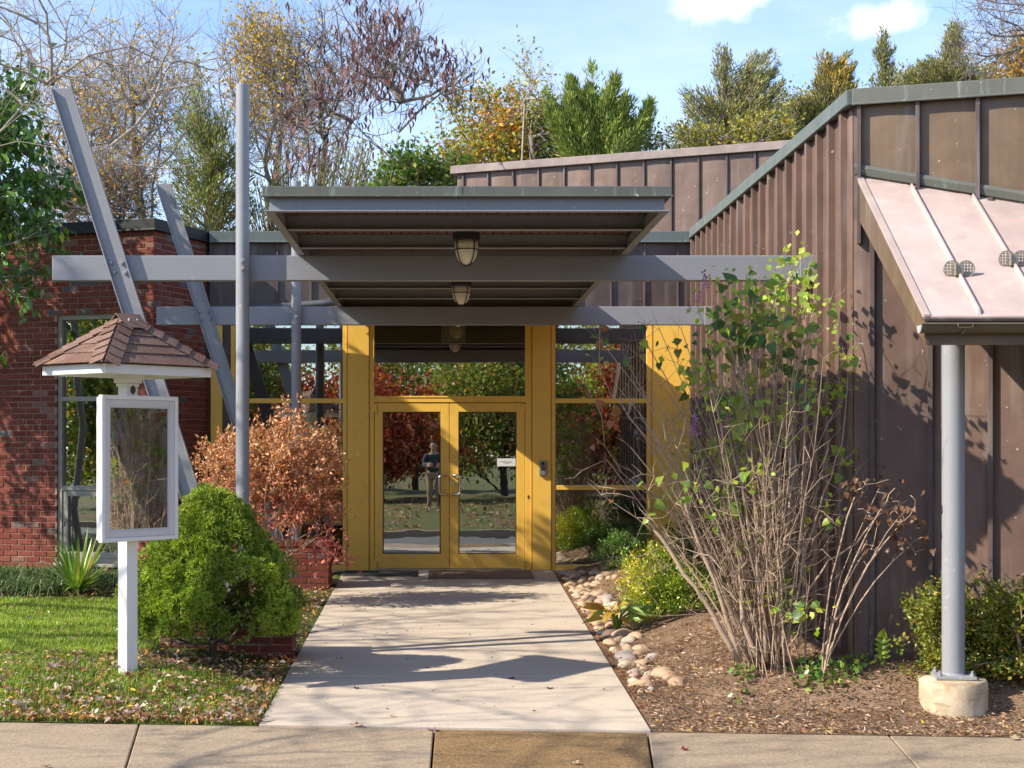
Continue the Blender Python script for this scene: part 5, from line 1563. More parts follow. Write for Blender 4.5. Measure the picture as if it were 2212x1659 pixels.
leafy_shrub('yellow_shrub', 'yellow green clipped shrub behind the hosta and left of the lilac', 42,
            [(c2.x - 0.12, 15.9, c2.z + 0.05, 0.34, 0.34, 0.33), (c2.x + 0.15, 15.7, c2.z - 0.12, 0.42, 0.38, 0.34), (c2.x + 0.42, 15.8, c2.z - 0.13, 0.36, 0.34, 0.30), (c2.x - 0.02, 15.6, c2.z - 0.22, 0.32, 0.28, 0.24)], (c2.x, 15.9, gz(c2.x, 15.9)), 27000, 0.027,
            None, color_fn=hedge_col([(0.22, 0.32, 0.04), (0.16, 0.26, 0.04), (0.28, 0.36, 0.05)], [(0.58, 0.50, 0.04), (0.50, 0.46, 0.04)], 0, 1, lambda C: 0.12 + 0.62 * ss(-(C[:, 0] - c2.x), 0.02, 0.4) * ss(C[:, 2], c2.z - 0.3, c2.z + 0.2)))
c3 = at(1585, 1200, 17.2)
leafy_shrub('dark_shrub', 'deep green shrub standing in shade behind the lilac stems', 43,
            [(c3.x - 0.1, 17.2, c3.z - 0.1, 0.5, 0.4, 0.42), (c3.x - 0.45, 17.3, c3.z + 0.05, 0.3, 0.3, 0.3)], (c3.x, 17.2, gz(c3.x, 17.2)), 7500, 0.03, [(0.06, 0.12, 0.03), (0.08, 0.15, 0.035), (0.045, 0.09, 0.025)])
def hedge_right():
    ells = []
    r = np.random.default_rng(9)
    for i, X in enumerate(np.linspace(3.50, 5.1, 8)):
        yc = min(wally(X) - 0.36, 12.02); ells.append((X, yc, 0.14 + (0.0 if i else -0.03), 0.25, 0.22, 0.36 + (0.03 if i % 2 else 0)))
        ells.append((X, yc - 0.05, 0.34, 0.25, 0.22, 0.24)); ells.append((X + 0.1, yc - 0.08, -0.03, 0.24, 0.22, 0.2))
    leafy_shrub('clipped_hedge', 'low clipped olive green hedge behind the round grey column', 44, ells, (4.2, 11.95, gz(4.2, 11.95)), 42000, 0.030, None, n=420,
                cat='hedge', shell=0.45, color_fn=lambda C, r: palette(r, len(C), [(0.21, 0.235, 0.03), (0.14, 0.185, 0.028), (0.29, 0.28, 0.035), (0.34, 0.19, 0.05), (0.40, 0.34, 0.06)], [4, 4, 2.5, 0.8, 0.8], 0.2))
hedge_right()

# lilac: many canes from one foot, heart shaped leaves of their own
def heart(name, cup=0.18):
    me = bpy.data.meshes.new(name)
    prof = [(0.0, 0.0), (0.28, -0.06), (0.46, 0.10), (0.46, 0.32), (0.32, 0.58), (0.15, 0.82), (0.0, 1.0)]
    v = []
    mid = [(0, y, -0.03 * math.sin(y * 3)) for y in (0.04, 0.0, 0.13, 0.34, 0.59, 0.82, 1.0)]
    L = [(-x, y, cup * abs(x) - 0.12 * max(y, 0) ** 2) for x, y in prof[1:-1]]; Rr = [(x, y, cup * abs(x) - 0.12 * max(y, 0) ** 2) for x, y in prof[1:-1]]
    M_ = [(0, y, -0.12 * y * y) for y in (0.03, 0.12, 0.32, 0.58, 0.80)]
    tip = (0, 1.0, -0.16)
    v = L + M_ + Rr + [tip]
    f = []
    for i in range(4):
        f.append((i, i + 1, 5 + i + 1, 5 + i)); f.append((5 + i, 5 + i + 1, 10 + i + 1, 10 + i))
    f += [(4, 15, 9), (9, 15, 14)]
    me.from_pydata(v, [], [q[::-1] for q in f]); me.polygons.foreach_set('use_smooth', [True] * len(f)); return me
def objleaf(name, cols, trans=0.35):
    m = Mat(name); oi = m.n.new('ShaderNodeObjectInfo')
    n = len(cols); c = m.ramp(oi.outputs['Random'], [(i / (n - 1), c) for i, c in enumerate(cols)])
    c = m.mix(m.rng(m.noise(5, 3), 0.3, 0.7), m.mix(1.0, c, (0.78, 0.8, 0.75), 'MULTIPLY'), c)
    m.l.new(c, m.p.inputs['Base Color']); m.rough(0.42, 0.4)
    tr = m.n.new('ShaderNodeBsdfTranslucent'); hs = m.n.new('ShaderNodeHueSaturation'); hs.inputs['Value'].default_value = 1.7
    m.l.new(c, hs.inputs['Color']); m.l.new(hs.outputs[0], tr.inputs['Color'])
    mx = m.n.new('ShaderNodeMixShader'); mx.inputs[0].default_value = trans
    m.l.new(m.p.outputs[0], mx.inputs[1]); m.l.new(tr.outputs[0], mx.inputs[2]); m.l.new(mx.outputs[0], m.n['Material Output'].inputs['Surface'])
    return m.m
LILAC = objleaf('lilac_leaf', [(0.30, 0.42, 0.045), (0.20, 0.31, 0.05), (0.38, 0.47, 0.07), (0.15, 0.25, 0.05), (0.26, 0.38, 0.08), (0.44, 0.47, 0.05)], 0.42)
LILAC_SHADE = objleaf('lilac_leaf_shaded', [(0.06, 0.14, 0.028), (0.10, 0.19, 0.035), (0.075, 0.16, 0.04), (0.33, 0.25, 0.04)], 0.35)  # darker leaf copy, canopy shade on the lilac painted into the green
BROWNL = objleaf('brown_dead_leaf', [(0.13, 0.065, 0.035), (0.20, 0.10, 0.055), (0.075, 0.04, 0.028)], 0.2)
ORANGEL = objleaf('orange_brown_leaf', [(0.36, 0.14, 0.05), (0.28, 0.12, 0.05)], 0.3)
def leaf_frame(C, D, roll, s, face=(-0.35, -0.75, 0.55)):
    d = Vector(D).normalized(); up = Vector(face) + Vector((roll, roll * 0.5, -roll * 0.4)); x = d.cross(up)
    if x.length < 1e-3: x = Vector((1, 0, 0))
    x.normalize(); z = x.cross(d)
    M = Matrix((x, d, z)).transposed().to_4x4()
    return Matrix.Translation(Vector(C)) @ M @ Matrix.Diagonal((s * 0.9, s, s, 1))
def lilac():
    r = np.random.default_rng(21)
    Yc = 12.25; b = at(1655, 1437, Yc); bx = b.x; zb = gz(bx, Yc)
    t = thing('lilac_bush', 'tall leggy lilac with bare tan canes and scattered yellow green leaves', 'bush', (bx, Yc, zb))
    hm = heart('leaf')
    meshes = []
    for mt in (LILAC, LILAC_SHADE, BROWNL, ORANGEL):
        q = hm.copy(); q.name = 'leaf'; q.materials.append(mt); meshes.append(q)
    # cluster targets in the picture: px, py, count, size, kind, spread
    cl = [(1712, 575, 7, .085, 0, 30), (1690, 615, 5, .09, 0, 28), (1640, 612, 7, .085, 0, 32), (1672, 660, 9, .09, 0, 36), (1610, 655, 5, .10, 1, 30), (1745, 640, 8, .08, 0, 36), (1735, 690, 6, .08, 0, 34), (1650, 700, 9, .095, 1, 44), (1590, 700, 6, .11, 1, 30),
          (1575, 745, 6, .11, 1, 28), (1625, 745, 9, .095, 1, 40), (1690, 760, 8, .09, 1, 44), (1600, 640, 4, .08, 1, 26), (1550, 690, 4, .06, 1, 24), (1830, 775, 5, .075, 0, 22), (1812, 830, 5, .075, 0, 24), (1820, 1000, 4, .07, 0, 20), (1760, 890, 4, .07, 1, 24), (1735, 850, 4, .075, 1, 24),
          (1540, 850, 6, .085, 0, 30), (1530, 800, 5, .075, 0, 26), (1490, 810, 4, .07, 0, 22), (1600, 885, 5, .13, 0, 26), (1575, 870, 3, .12, 0, 20), (1650, 870, 8, .09, 0, 36), (1690, 880, 6, .085, 0, 36), (1640, 940, 5, .08, 0, 36), (1590, 985, 7, .085, 0, 32), (1620, 1020, 5, .09, 0, 28), (1560, 1000, 4, .08, 0, 24),
          (1505, 985, 5, .085, 0, 24), (1500, 1055, 4, .08, 0, 22), (1400, 1060, 4, .085, 0, 22), (1440, 1075, 3, .07, 0, 18), (1590, 1080, 6, .10, 0, 26), (1575, 1075, 3, .12, 0, 16), (1700, 800, 6, .08, 1, 34), (1560, 905, 4, .07, 1, 28), (1580, 1115, 3, .08, 0, 16), (1545, 1130, 3, .07, 0, 16), (1605, 1165, 4, .075, 0, 20), (1690, 1235, 6, .08, 0, 24),
          (1675, 1285, 7, .085, 0, 24), (1700, 1305, 5, .07, 0, 22), (1745, 1315, 4, .085, 0, 18), (1405, 1120, 3, .07, 0, 14), (1300, 730, 3, .07, 1, 18), (1285, 790, 4, .06, 0, 22), (1400, 700, 2, .06, 1, 10), (1295, 715, 3, .07, 3, 20), (1315, 880, 4, .075, 3, 18), (1330, 905, 3, .08, 3, 14), (1265, 830, 2, .06, 3, 14), (1310, 1065, 3, .055, 3, 12),
          (1275, 960, 2, .06, 3, 10), (1370, 770, 3, .06, 1, 16), (1380, 740, 2, .07, 0, 10), (1440, 750, 4, .06, 1, 22), (1475, 740, 4, .06, 1, 20), (1620, 700, 4, .10, 1, 30), (1760, 730, 4, .07, 0, 22), (1800, 1125, 3, .06, 0, 10), (1530, 745, 4, .06, 1, 24), (1655, 1100, 2, .06, 0, 16), (1560, 640, 5, .05, 1, 20),
          (1663, 790, 6, .085, 1, 36), (1705, 930, 4, .07, 0, 30), (1610, 820, 5, .08, 0, 28), (1555, 955, 4, .075, 0, 24), (1480, 1100, 4, .065, 0, 20)]
    tips = []
    for (px, py, nl, s, kd, sp) in cl:
        y = Yc + r.normal() * 0.28 + (0.25 if px < 1400 else 0) - (0.25 if px > 1790 else 0)
        tips.append((np.array(at(px, py, y)), nl, s, kd, sp * y / FPX))
    # canes
    stems = []
    def cane(tgt, k=8, bend=0.25):
        tgt = np.array(tgt, float); f = np.array([bx + r.normal() * 0.10, Yc + r.normal() * 0.09, zb - 0.05])
        u = np.linspace(0, 1, k)[:, None]
        side = tgt - f; ctrl = f + np.array([side[0] * 0.30, side[1] * 0.3, side[2] * 0.55]) + r.normal(size=3) * 0.05
        p = (1 - u) ** 2 * f + 2 * u * (1 - u) * ctrl + u ** 2 * tgt
        p[1:] += np.cumsum(r.normal(size=(k - 1, 3)) * 0.012, 0); return p
    tg = []
    for i in range(72):
        px = r.normal(1640, 88); py = 1250 - 560 * r.random() ** 0.8 - max(0, 120 - abs(px - 1650) * 0.8)
        tg.append(at(px, py, Yc + r.normal() * 0.3))
    for i in range(30): tg.append(at(r.uniform(1320, 1560), r.uniform(760, 1080), Yc + r.normal() * 0.3))
    for px, py in ((1345, 900), (1305, 1065), (1400, 900), (1440, 720), (1385, 720), (1290, 760), (1315, 1000), (1420, 980), (1860, 1020), (1790, 950), (1870, 1060), (1760, 1010), (1480, 690), (1512, 640), (1735, 560), (1690, 600), (1735, 700), (1825, 830)):
        tg.append(at(px, py, Yc + r.normal() * 0.2))
    for g in tg: stems.append(cane(g))
    # thick old wood leaning left, a broken stub in the middle, a right hand limb
    for a, b_, k in (((1580, 1400), (1440, 1180), 7), ((1590, 1400), (1490, 1100), 7), ((1600, 1330), (1600, 1235), 5), ((1720, 1385), (1880, 1060), 8), ((1715, 1320), (1860, 1170), 6)):
        pass
    fill = []
    for i in range(560):
        g = r.integers(0, len(tg)); u = 0.35 + 0.65 * r.random()
        s_ = stems[g]; q = s_[int(u * (len(s_) - 1))]
        fill.append(q + r.normal(size=3) * np.array([0.14, 0.10, 0.12]))
    P, par, nf = grow(r, stems, np.array([q[0] for q in tips] + fill), 0.15)
    P, rd, main, cnt, nch = finish(P, par, nf, 0.0027, 0.43, 0.0092, 1)
    V, F = tubes(P, par, rd, main, 5)
    np_mesh('canes', V, None, BARK_TAN, t, quads=F, smooth=True)
    idx = np.where((cnt < 5))[0]; idx = idx[par[idx] >= 0]; d = nrm(P[idx] - P[par[idx]])
    TV, TF, TP, TD = twigs(r, P, idx, d, 2, 0.17, 0.0022, 0.35, 0.7); np_mesh('twigs', TV, None, BARK_TAN, t, quads=TF)
    g_ = Geo()
    for pts, r0, r1 in (([(1590, 1425), (1540, 1330), (1480, 1240), (1430, 1160), (1390, 1120)], .030, .014), ([(1600, 1430), (1560, 1300), (1500, 1150), (1455, 1020)], .026, .012), ([(1640, 1430), (1603, 1340), (1600, 1245), (1598, 1205)], .028, .018), ([(1598, 1225), (1640, 1190), (1670, 1140), (1710, 1080)], .016, .008),
                        ([(1725, 1400), (1735, 1290), (1790, 1210), (1850, 1175), (1900, 1110), (1960, 1080)], .013, .005), ([(1690, 1430), (1740, 1200), (1780, 1060), (1820, 960), (1832, 800)], .013, .004), ([(1770, 1425), (1800, 1350), (1838, 1300)], .014, .011), ([(1660, 1430), (1640, 1250), (1600, 1050), (1570, 900)], .022, .010), ([(1680, 1430), (1690, 1200), (1720, 1000), (1700, 820)], .018, .007)):
        pp = [at(px, py, Yc - 0.12 + 0.02 * i) for i, (px, py) in enumerate(pts)]
        dense = []
        for i in range(len(pp) - 1):
            for u in (0, .34, .67): dense.append(pp[i].lerp(pp[i + 1], u) + Vector(r.normal(size=3) * 0.006))
        dense.append(pp[-1])
        mb = MB(); mb.tube(dense, [0.72 * (r0 + (r1 - r0) * i / (len(dense) - 1)) for i in range(len(dense))], 8)
        obj('old_wood', mb, BARK_TAN, t, smooth=True)
    cnt_l = 0
    for (q, nl, s, kd, sp) in tips:
        for i in range(nl):
            if cnt_l >= 298: break
            c = q + r.normal(size=3) * np.array([sp, sp * 0.8, sp]) * 0.62
            D = nrm((c - q)[None])[0] * 0.8 + np.array([-0.1, -0.25, -0.35]) + r.normal(size=3) * 0.55
            k = kd
            if kd == 0 and r.random() < 0.12: k = 1
            share(meshes[k], 'leaf', t, leaf_frame(c, D, r.normal() * 0.45, s * (0.70 + 0.5 * r.random())))
            cnt_l += 1
    q_ = np.array([q[0] for q in tips if q[3] in (0, 1) and q[0][0] > 1.75 for _ in range(q[1])]); kk = r.integers(0, len(q_), 1050)
    C = q_[kk] + r.normal(size=(1050, 3)) * np.array([0.08, 0.08, 0.08]); nn2 = r.normal(size=(1050, 3)) * 0.5 + np.array([-0.35, -0.75, 0.55])
    V, T = leaf_arrays(r, C, r.normal(size=(1050, 3)) * 0.6 + np.array([-0.1, -0.2, -0.2]), 0.056 * (0.6 + 0.7 * r.random(1050)), 0.72, 0.25, N=nn2)
    np_mesh('small_leaves', V, T, LEAF, t, np.repeat(palette(r, 1050, [(0.32, 0.44, 0.05), (0.22, 0.34, 0.05), (0.44, 0.48, 0.07)]), 4, 0), kind='stuff')
    # faded flower panicles
    FL = plain('lilac_flower', (0.42, 0.16, 0.34), 0.7, 0.25, 60)
    for (px, py, s) in ((1523, 605, 1.2), (1513, 645, 0.9), (1640, 765, 1.0), (1607, 805, 1.0), (1560, 925, 0.8), (1502, 920, 1.25), (1495, 930, 0.8), (1490, 665, 0.5)):
        c = at(px, py, Yc - 0.2); n = 46
        h = r.random(n); C = np.array(c) + np.stack([r.normal(size=n) * 0.016 * (1.2 - h) * s, r.normal(size=n) * 0.016 * s * (1.2 - h), (h - 0.5) * 0.12 * s], 1)
        V, T = leaf_arrays(r, C, r.normal(size=(n, 3)), 0.016 * s, 0.9); np_mesh('flower_panicle', V, T, FL, t, kind='stuff')
    return t
lilac()

# dead hydrangea like branch with curled brown leaves, right of the lilac
def dead_branches():
    r = np.random.default_rng(17); Yc = 12.0
    b = at(1775, 1420, Yc); t = thing('dry_bush', 'dry branches with curled dark brown leaves before the copper wall', 'bush', (b.x, Yc, gz(b.x, Yc)))
    tg = [(1905, 1045), (1955, 1090), (1970, 1180), (1890, 1110), (1850, 1060), (1880, 1190), (1950, 1130)]
    stems = []
    hm = heart('leaf', 0.5); hm.materials.append(BROWNL)
    for px, py in tg:
        e = np.array(at(px, py, Yc + r.normal() * 0.12)); f = np.array([b.x, Yc, gz(b.x, Yc)]); u = np.linspace(0, 1, 7)[:, None]; c = f * 0.5 + e * 0.5 + np.array([-0.1, 0, 0.12])
        stems.append((1 - u) ** 2 * f + 2 * u * (1 - u) * c + u * u * e + np.cumsum(r.normal(size=(7, 3)) * 0.006, 0))
        for i in range(12):
            q = e + r.normal(size=3) * np.array([0.075, 0.05, 0.06]); share(hm, 'leaf', t, leaf_frame(q, r.normal(size=3) * 0.5 + np.array([0, 0, -0.8]), r.normal(), 0.04 + 0.025 * r.random()))
    P, par, nf = grow(r, stems, np.concatenate([ell_points(r, 10, [(*at(px, py, Yc), .14, .1, .1)]) for px, py in tg]), 0.2)
    P, rd, main, cnt, nch = finish(P, par, nf, 0.003, 0.4, 0.008, 1); V, F = tubes(P, par, rd, main, 5); np_mesh('stems', V, None, BARK_TAN, t, quads=F)
dead_branches()

# hosta
def hosta():
    r = np.random.default_rng(3); yc = 15.35; b = at(1335, 1352, yc); z = gz(b.x, yc)
    t = thing('hosta', 'hosta with broad green leaves turning yellow beside the border stones', 'hosta', (b.x, yc, z))
    G = objleaf('hosta_leaf', [(0.28, 0.42, 0.08), (0.36, 0.50, 0.13), (0.22, 0.35, 0.08)], 0.4); Yl = objleaf('hosta_leaf_yellow', [(0.55, 0.38, 0.03), (0.50, 0.28, 0.04), (0.42, 0.38, 0.05)], 0.35)
    for i in range(34):
        a = r.random() * 6.28; tilt = 0.25 + 0.75 * r.random(); s = 0.14 + 0.07 * r.random()
        me = bpy.data.meshes.new('leaf'); v = []; f = []; n = 9; arch = 0.5 + 0.5 * r.random()
        for k in range(n):
            u = k / (n - 1); w = 0.22 * math.sin(math.pi * min(u * 1.02, 1)) ** 0.7 * (1 - 0.35 * u) if 0 < k < n - 1 else 0.004
            zz = -arch * u * u * 0.7
            for x, dz in ((-w, 0.10 * w * 3), (-w * 0.5, 0.03), (0, 0), (w * 0.5, 0.03), (w, 0.10 * w * 3)): v.append((x, u, zz + dz))
        for k in range(n - 1):
            for j in range(4): f.append((k * 5 + j, k * 5 + j + 1, k * 5 + 6 + j, k * 5 + 5 + j))
        me.from_pydata(v, [], f); me.polygons.foreach_set('use_smooth', [True] * len(f)); yel = (math.cos(a) < -0.1 and r.random() < 0.75) or r.random() < 0.15
        me.materials.append(Yl if yel else G)
        rr_ = 0.03 + 0.11 * r.random(); c = Vector((b.x + rr_ * math.cos(a), yc + rr_ * math.sin(a), z + 0.10 + 0.14 * r.random()))
        share(me, 'leaf', t, leaf_frame(c + Vector((math.cos(a) * 0.04, math.sin(a) * 0.04, 0)), (math.cos(a), math.sin(a), 0.85 - tilt), r.normal() * 0.2, s), 'yellowing leaf' if yel else None)
        mb = MB(); mb.tube([(b.x, yc, z - 0.01), c * 0.5 + Vector((b.x, yc, z + 0.07)) * 0.5, c + Vector((math.cos(a) * 0.05, math.sin(a) * 0.05, 0))], 0.005, 5); obj('stalk', mb, G, t)
hosta()

# yucca and liriope in the bed under the brick wall
def blade_mesh(r, C, A, L, w, droop, up0):
    """strap leaves as five segment strips"""
    n = len(C); S = 6; u = np.linspace(0, 1, S)
    h = np.stack([np.cos(A), np.sin(A), np.zeros(n)], 1)
    P = C[:, None] + h[:, None] * (L[:, None] * (u * np.cos(up0)[:, None] + 0 * u))[:, :, None] + np.array([0, 0, 1.0]) * (L[:, None] * (u * np.sin(up0)[:, None] - droop[:, None] * u ** 2))[:, :, None]
    side = np.stack([-np.sin(A), np.cos(A), np.zeros(n)], 1)
    ww = (w[:, None] * np.clip(np.sin(np.pi * (0.18 + 0.82 * u)), 0.02, 1) ** 0.8)[:, :, None] * 0.5
    V = np.stack([P - side[:, None] * ww, P + side[:, None] * ww], 2).reshape(-1, 3)
    k = np.arange(S - 1) * 2; q = np.stack([k, k + 1, k + 3, k + 2], 1)
    return V, (np.arange(n)[:, None, None] * (2 * S) + q[None]).reshape(-1, 4), 2 * S
def yucca():
    r = np.random.default_rng(14); yc = 18.0; b = at(168, 1290, yc); z = gz(b.x, yc)
    t = thing('yucca', 'spiky green yucca with sword shaped leaves below the tall window', 'yucca', (b.x, yc, z))
    for i in range(78):
        A = np.array([r.random() * 6.28]); up0 = np.array([0.08 + 1.25 * r.random()]); L = np.array([0.46 + 0.30 * r.random()])
        V, Q, s_ = blade_mesh(r, np.array([[b.x + 0.04 * math.cos(A[0]), yc + 0.04 * math.sin(A[0]), z + 0.05]]), A, L, np.array([0.034]), np.array([0.05 + 0.25 * r.random() * (up0[0] < 0.7)]), up0)
        c = palette(r, 1, [(0.20, 0.31, 0.05), (0.15, 0.25, 0.05), (0.29, 0.37, 0.07), (0.40, 0.38, 0.10)], [4, 4, 2, 1]); np_mesh('leaf', V, None, LEAF_GLOSS, t, np.repeat(c, s_, 0), quads=Q, smooth=True)
    for (dx, dz, bend) in ((-0.35, 0.36, -0.12), (0.28, 0.55, 0.15)):
        mb = MB(); mb.tube([(b.x, yc, z), (b.x + dx * 0.6, yc - 0.1, z + dz * 0.7), (b.x + dx, yc - 0.1, z + dz), (b.x + dx + bend * 0.5, yc - 0.1, z + dz - 0.03), (b.x + dx + bend * 0.6, yc - 0.1, z + dz - 0.12)], 0.004, 5); obj('dry_stalk', mb, BARK_PALE, t)
yucca()
def liriope(px, py, label, seed, yc=18.1):
    r = np.random.default_rng(seed); b = at(px, py, yc); z = gz(b.x, yc)
    t = thing('liriope_clump', label, 'grass clump', (b.x, yc, z), 0, 'liriope clumps in the bed')
    n = 620; C = np.stack([b.x + r.normal(size=n) * 0.15, yc + r.normal(size=n) * 0.16, np.full(n, z - 0.01)], 1)
    A = r.random(n) * 6.28; V, Q, s_ = blade_mesh(r, C, A, 0.36 + 0.16 * r.random(n), np.full(n, 0.010), 0.5 + 0.5 * r.random(n), 0.8 + 0.5 * r.random(n))
    np_mesh('blades', V, None, LEAF_GLOSS, t, np.repeat(palette(r, n, [(0.07, 0.12, 0.045), (0.11, 0.17, 0.06), (0.16, 0.23, 0.09), (0.28, 0.32, 0.13)], [4, 4, 2, 1]), s_, 0), quads=Q, kind='stuff')
liriope(-30, 1285, 'dark liriope clump cut by the left picture edge', 61)
liriope(35, 1288, 'dark grassy liriope clump left of the yucca under the brick wall', 62)
liriope(98, 1287, 'dark grassy liriope clump touching the yucca', 63)
for px_, py_, yc_, lb_, sd_ in ((20, 1255, 18.9, 'liriope clump behind the front row, under the bare brick', 65), (110, 1250, 18.95, 'liriope clump behind the yucca, left corner of the tall window', 66), (215, 1262, 18.7, 'liriope clump between the yucca and the white post', 67), (-60, 1255, 18.9, 'liriope clump in the back row cut by the left edge', 68)):
    liriope(px_, py_, lb_, sd_, yc_)
liriope(-120, 1285, 'dark liriope clump farthest along the brick wall', 64)

# seedling and ivy at the foot of the copper wall
def seedling():
    r = np.random.default_rng(2); yc = 12.2; b = at(1905, 1425, yc); z = gz(b.x, yc)
    t = thing('seedling', 'small yellow green seedling growing against the copper wall', 'seedling', (b.x, yc, z)); hm = heart('leaf'); hm.materials.append(LILAC)
    mb = MB(); mb.tube([(b.x, yc, z - 0.02), (b.x + 0.005, yc, z + 0.1), (b.x - 0.01, yc, z + 0.22)], 0.004, 5); obj('stem', mb, LILAC, t)
    for h in (0.07, 0.11, 0.15, 0.19):
        for s_ in (-1, 1): share(hm, 'leaf', t, leaf_frame((b.x, yc, z + h), (s_, -0.5, 0.3 + r.random() * 0.3), 0.2, 0.065))
    share(hm, 'leaf', t, leaf_frame((b.x, yc, z + 0.21), (0.1, -0.4, 1), 0.2, 0.08))
seedling()
def ivy():
    r = np.random.default_rng(8); t = thing('ivy', 'low green ivy creeping at the foot of the lilac', 'ivy', (2.75, 12.1, -0.1)); n = 210
    px = np.concatenate([r.normal(1770, 34, 120), r.normal(1840, 30, 60), r.normal(1600, 14, 30)]); yc = 12.05 + r.normal(size=n) * 0.12
    X = (px - 957) * yc / FPX; C = np.stack([X, yc, ground_z(X, yc) + 0.02 + r.random(n) * 0.06], 1)
    V, T = leaf_arrays(r, C, r.normal(size=(n, 3)) + np.array([0, -0.5, 0.5]), 0.05 * (0.6 + 0.7 * r.random(n)), 0.85, 0.2); np_mesh('leaves', V, T, LEAF_GLOSS, t, np.repeat(palette(r, n, [(0.08, 0.18, 0.03), (0.12, 0.24, 0.05), (0.22, 0.28, 0.05)]), 4, 0), kind='stuff')
ivy()
# ------------------------------------------------------------------ trees behind the building
GZ = -0.5
def foot(px, Y): return (at(px, 0, Y).x, Y, GZ)
YELL = [(0.62, 0.40, 0.04), (0.55, 0.33, 0.05), (0.48, 0.36, 0.06)]
def htop(px, py, Y): p = at(px, py, Y); return (p.x, Y, p.z)

# far bare trees, upper left, with thin yellow foliage
tree('bare_tree', 'bare greyish tree with few yellow leaves behind the brick wing', 101, foot(290, 36), htop(300, 250, 36),
     [ebox(170, 60, 330, 470, 36, 1.6), ebox(250, 20, 430, 460, 36, 1.8)], 620, BARK, 2600, 0.075, YELL, None, 0.6, (3, 0.7, 0.005), 0.007, 0.11, 0.3, up=0.35)
tree('bare_tree', 'bare tree with yellow top leaves left of the round front post', 102, foot(560, 38), htop(565, 230, 38),
     [ebox(460, 20, 700, 420, 38, 2.0), ebox(500, 50, 640, 200, 38, 1.2)], 560, BARK, 5200, 0.085, YELL, None, 0.6, (3, 0.8, 0.006), 0.007, 0.12, 0.3, up=0.35,
     leaf_filter=lambda C, r: r.random(len(C)) < 0.15 + 0.85 * ss(C[:, 2], 8.0, 9.4) * ss(-(np.abs(C[:, 0] - at(575, 0, 38).x)), -1.1, -0.5))
tree('bare_tree', 'thin bare tree with pale yellow leaves above the brick coping', 103, foot(130, 33), htop(150, 330, 33),
     [ebox(60, 120, 250, 480, 33, 1.4)], 380, BARK, 1700, 0.075, YELL + [(0.5, 0.25, 0.06)], None, 0.6, (3, 0.6, 0.005), 0.007, 0.09, 0.3, up=0.3)
tree('bare_tree', 'low twiggy bare tree with rusty leaves along the brick coping', 104, foot(240, 31), htop(240, 430, 31),
     [ebox(40, 400, 340, 500, 31, 0.8), ebox(180, 330, 330, 490, 31, 0.8)], 420, BARK, 1500, 0.07, [(0.38, 0.14, 0.05), (0.5, 0.3, 0.05), (0.25, 0.2, 0.05)], None, 0.6, (4, 0.5, 0.006), 0.006, 0.08, 0.3)
cedar('cedar', 'open olive green cedar behind the two leaning posts', 105, foot(455, 30), 7.4,
      [(at(455, 0, 30).x, 30, at(0, 420, 30).z, 0.85, 0.8, 0.75), (at(430, 0, 30).x, 30, at(0, 330, 30).z, 0.62, 0.6, 0.6), (at(425, 0, 30).x, 30, at(0, 240, 30).z, 0.5, 0.5, 0.6), (at(420, 0, 30).x, 30, at(0, 170, 30).z, 0.22, 0.2, 0.4), (at(490, 0, 30).x, 30, at(0, 300, 30).z, 0.5, 0.5, 0.5)],
      230, 13000, [(0.26, 0.28, 0.06), (0.20, 0.23, 0.06), (0.34, 0.33, 0.08), (0.14, 0.17, 0.05)], None, 0.085, 0.22, plume=0.17)
cedar('cedar', 'low ragged cedar behind the pod bearing tree', 106, foot(640, 31), 4.5,
      [(at(640, 0, 31).x, 31, at(0, 390, 31).z, 0.8, 0.8, 0.5), (at(760, 0, 31).x, 31, at(0, 350, 31).z, 0.9, 0.8, 0.45), (at(560, 0, 31).x, 31, at(0, 440, 31).z, 0.6, 0.6, 0.4)],
      150, 11000, [(0.21, 0.23, 0.055), (0.16, 0.19, 0.05), (0.29, 0.27, 0.07)], None, 0.085, 0.22, plume=0.16)

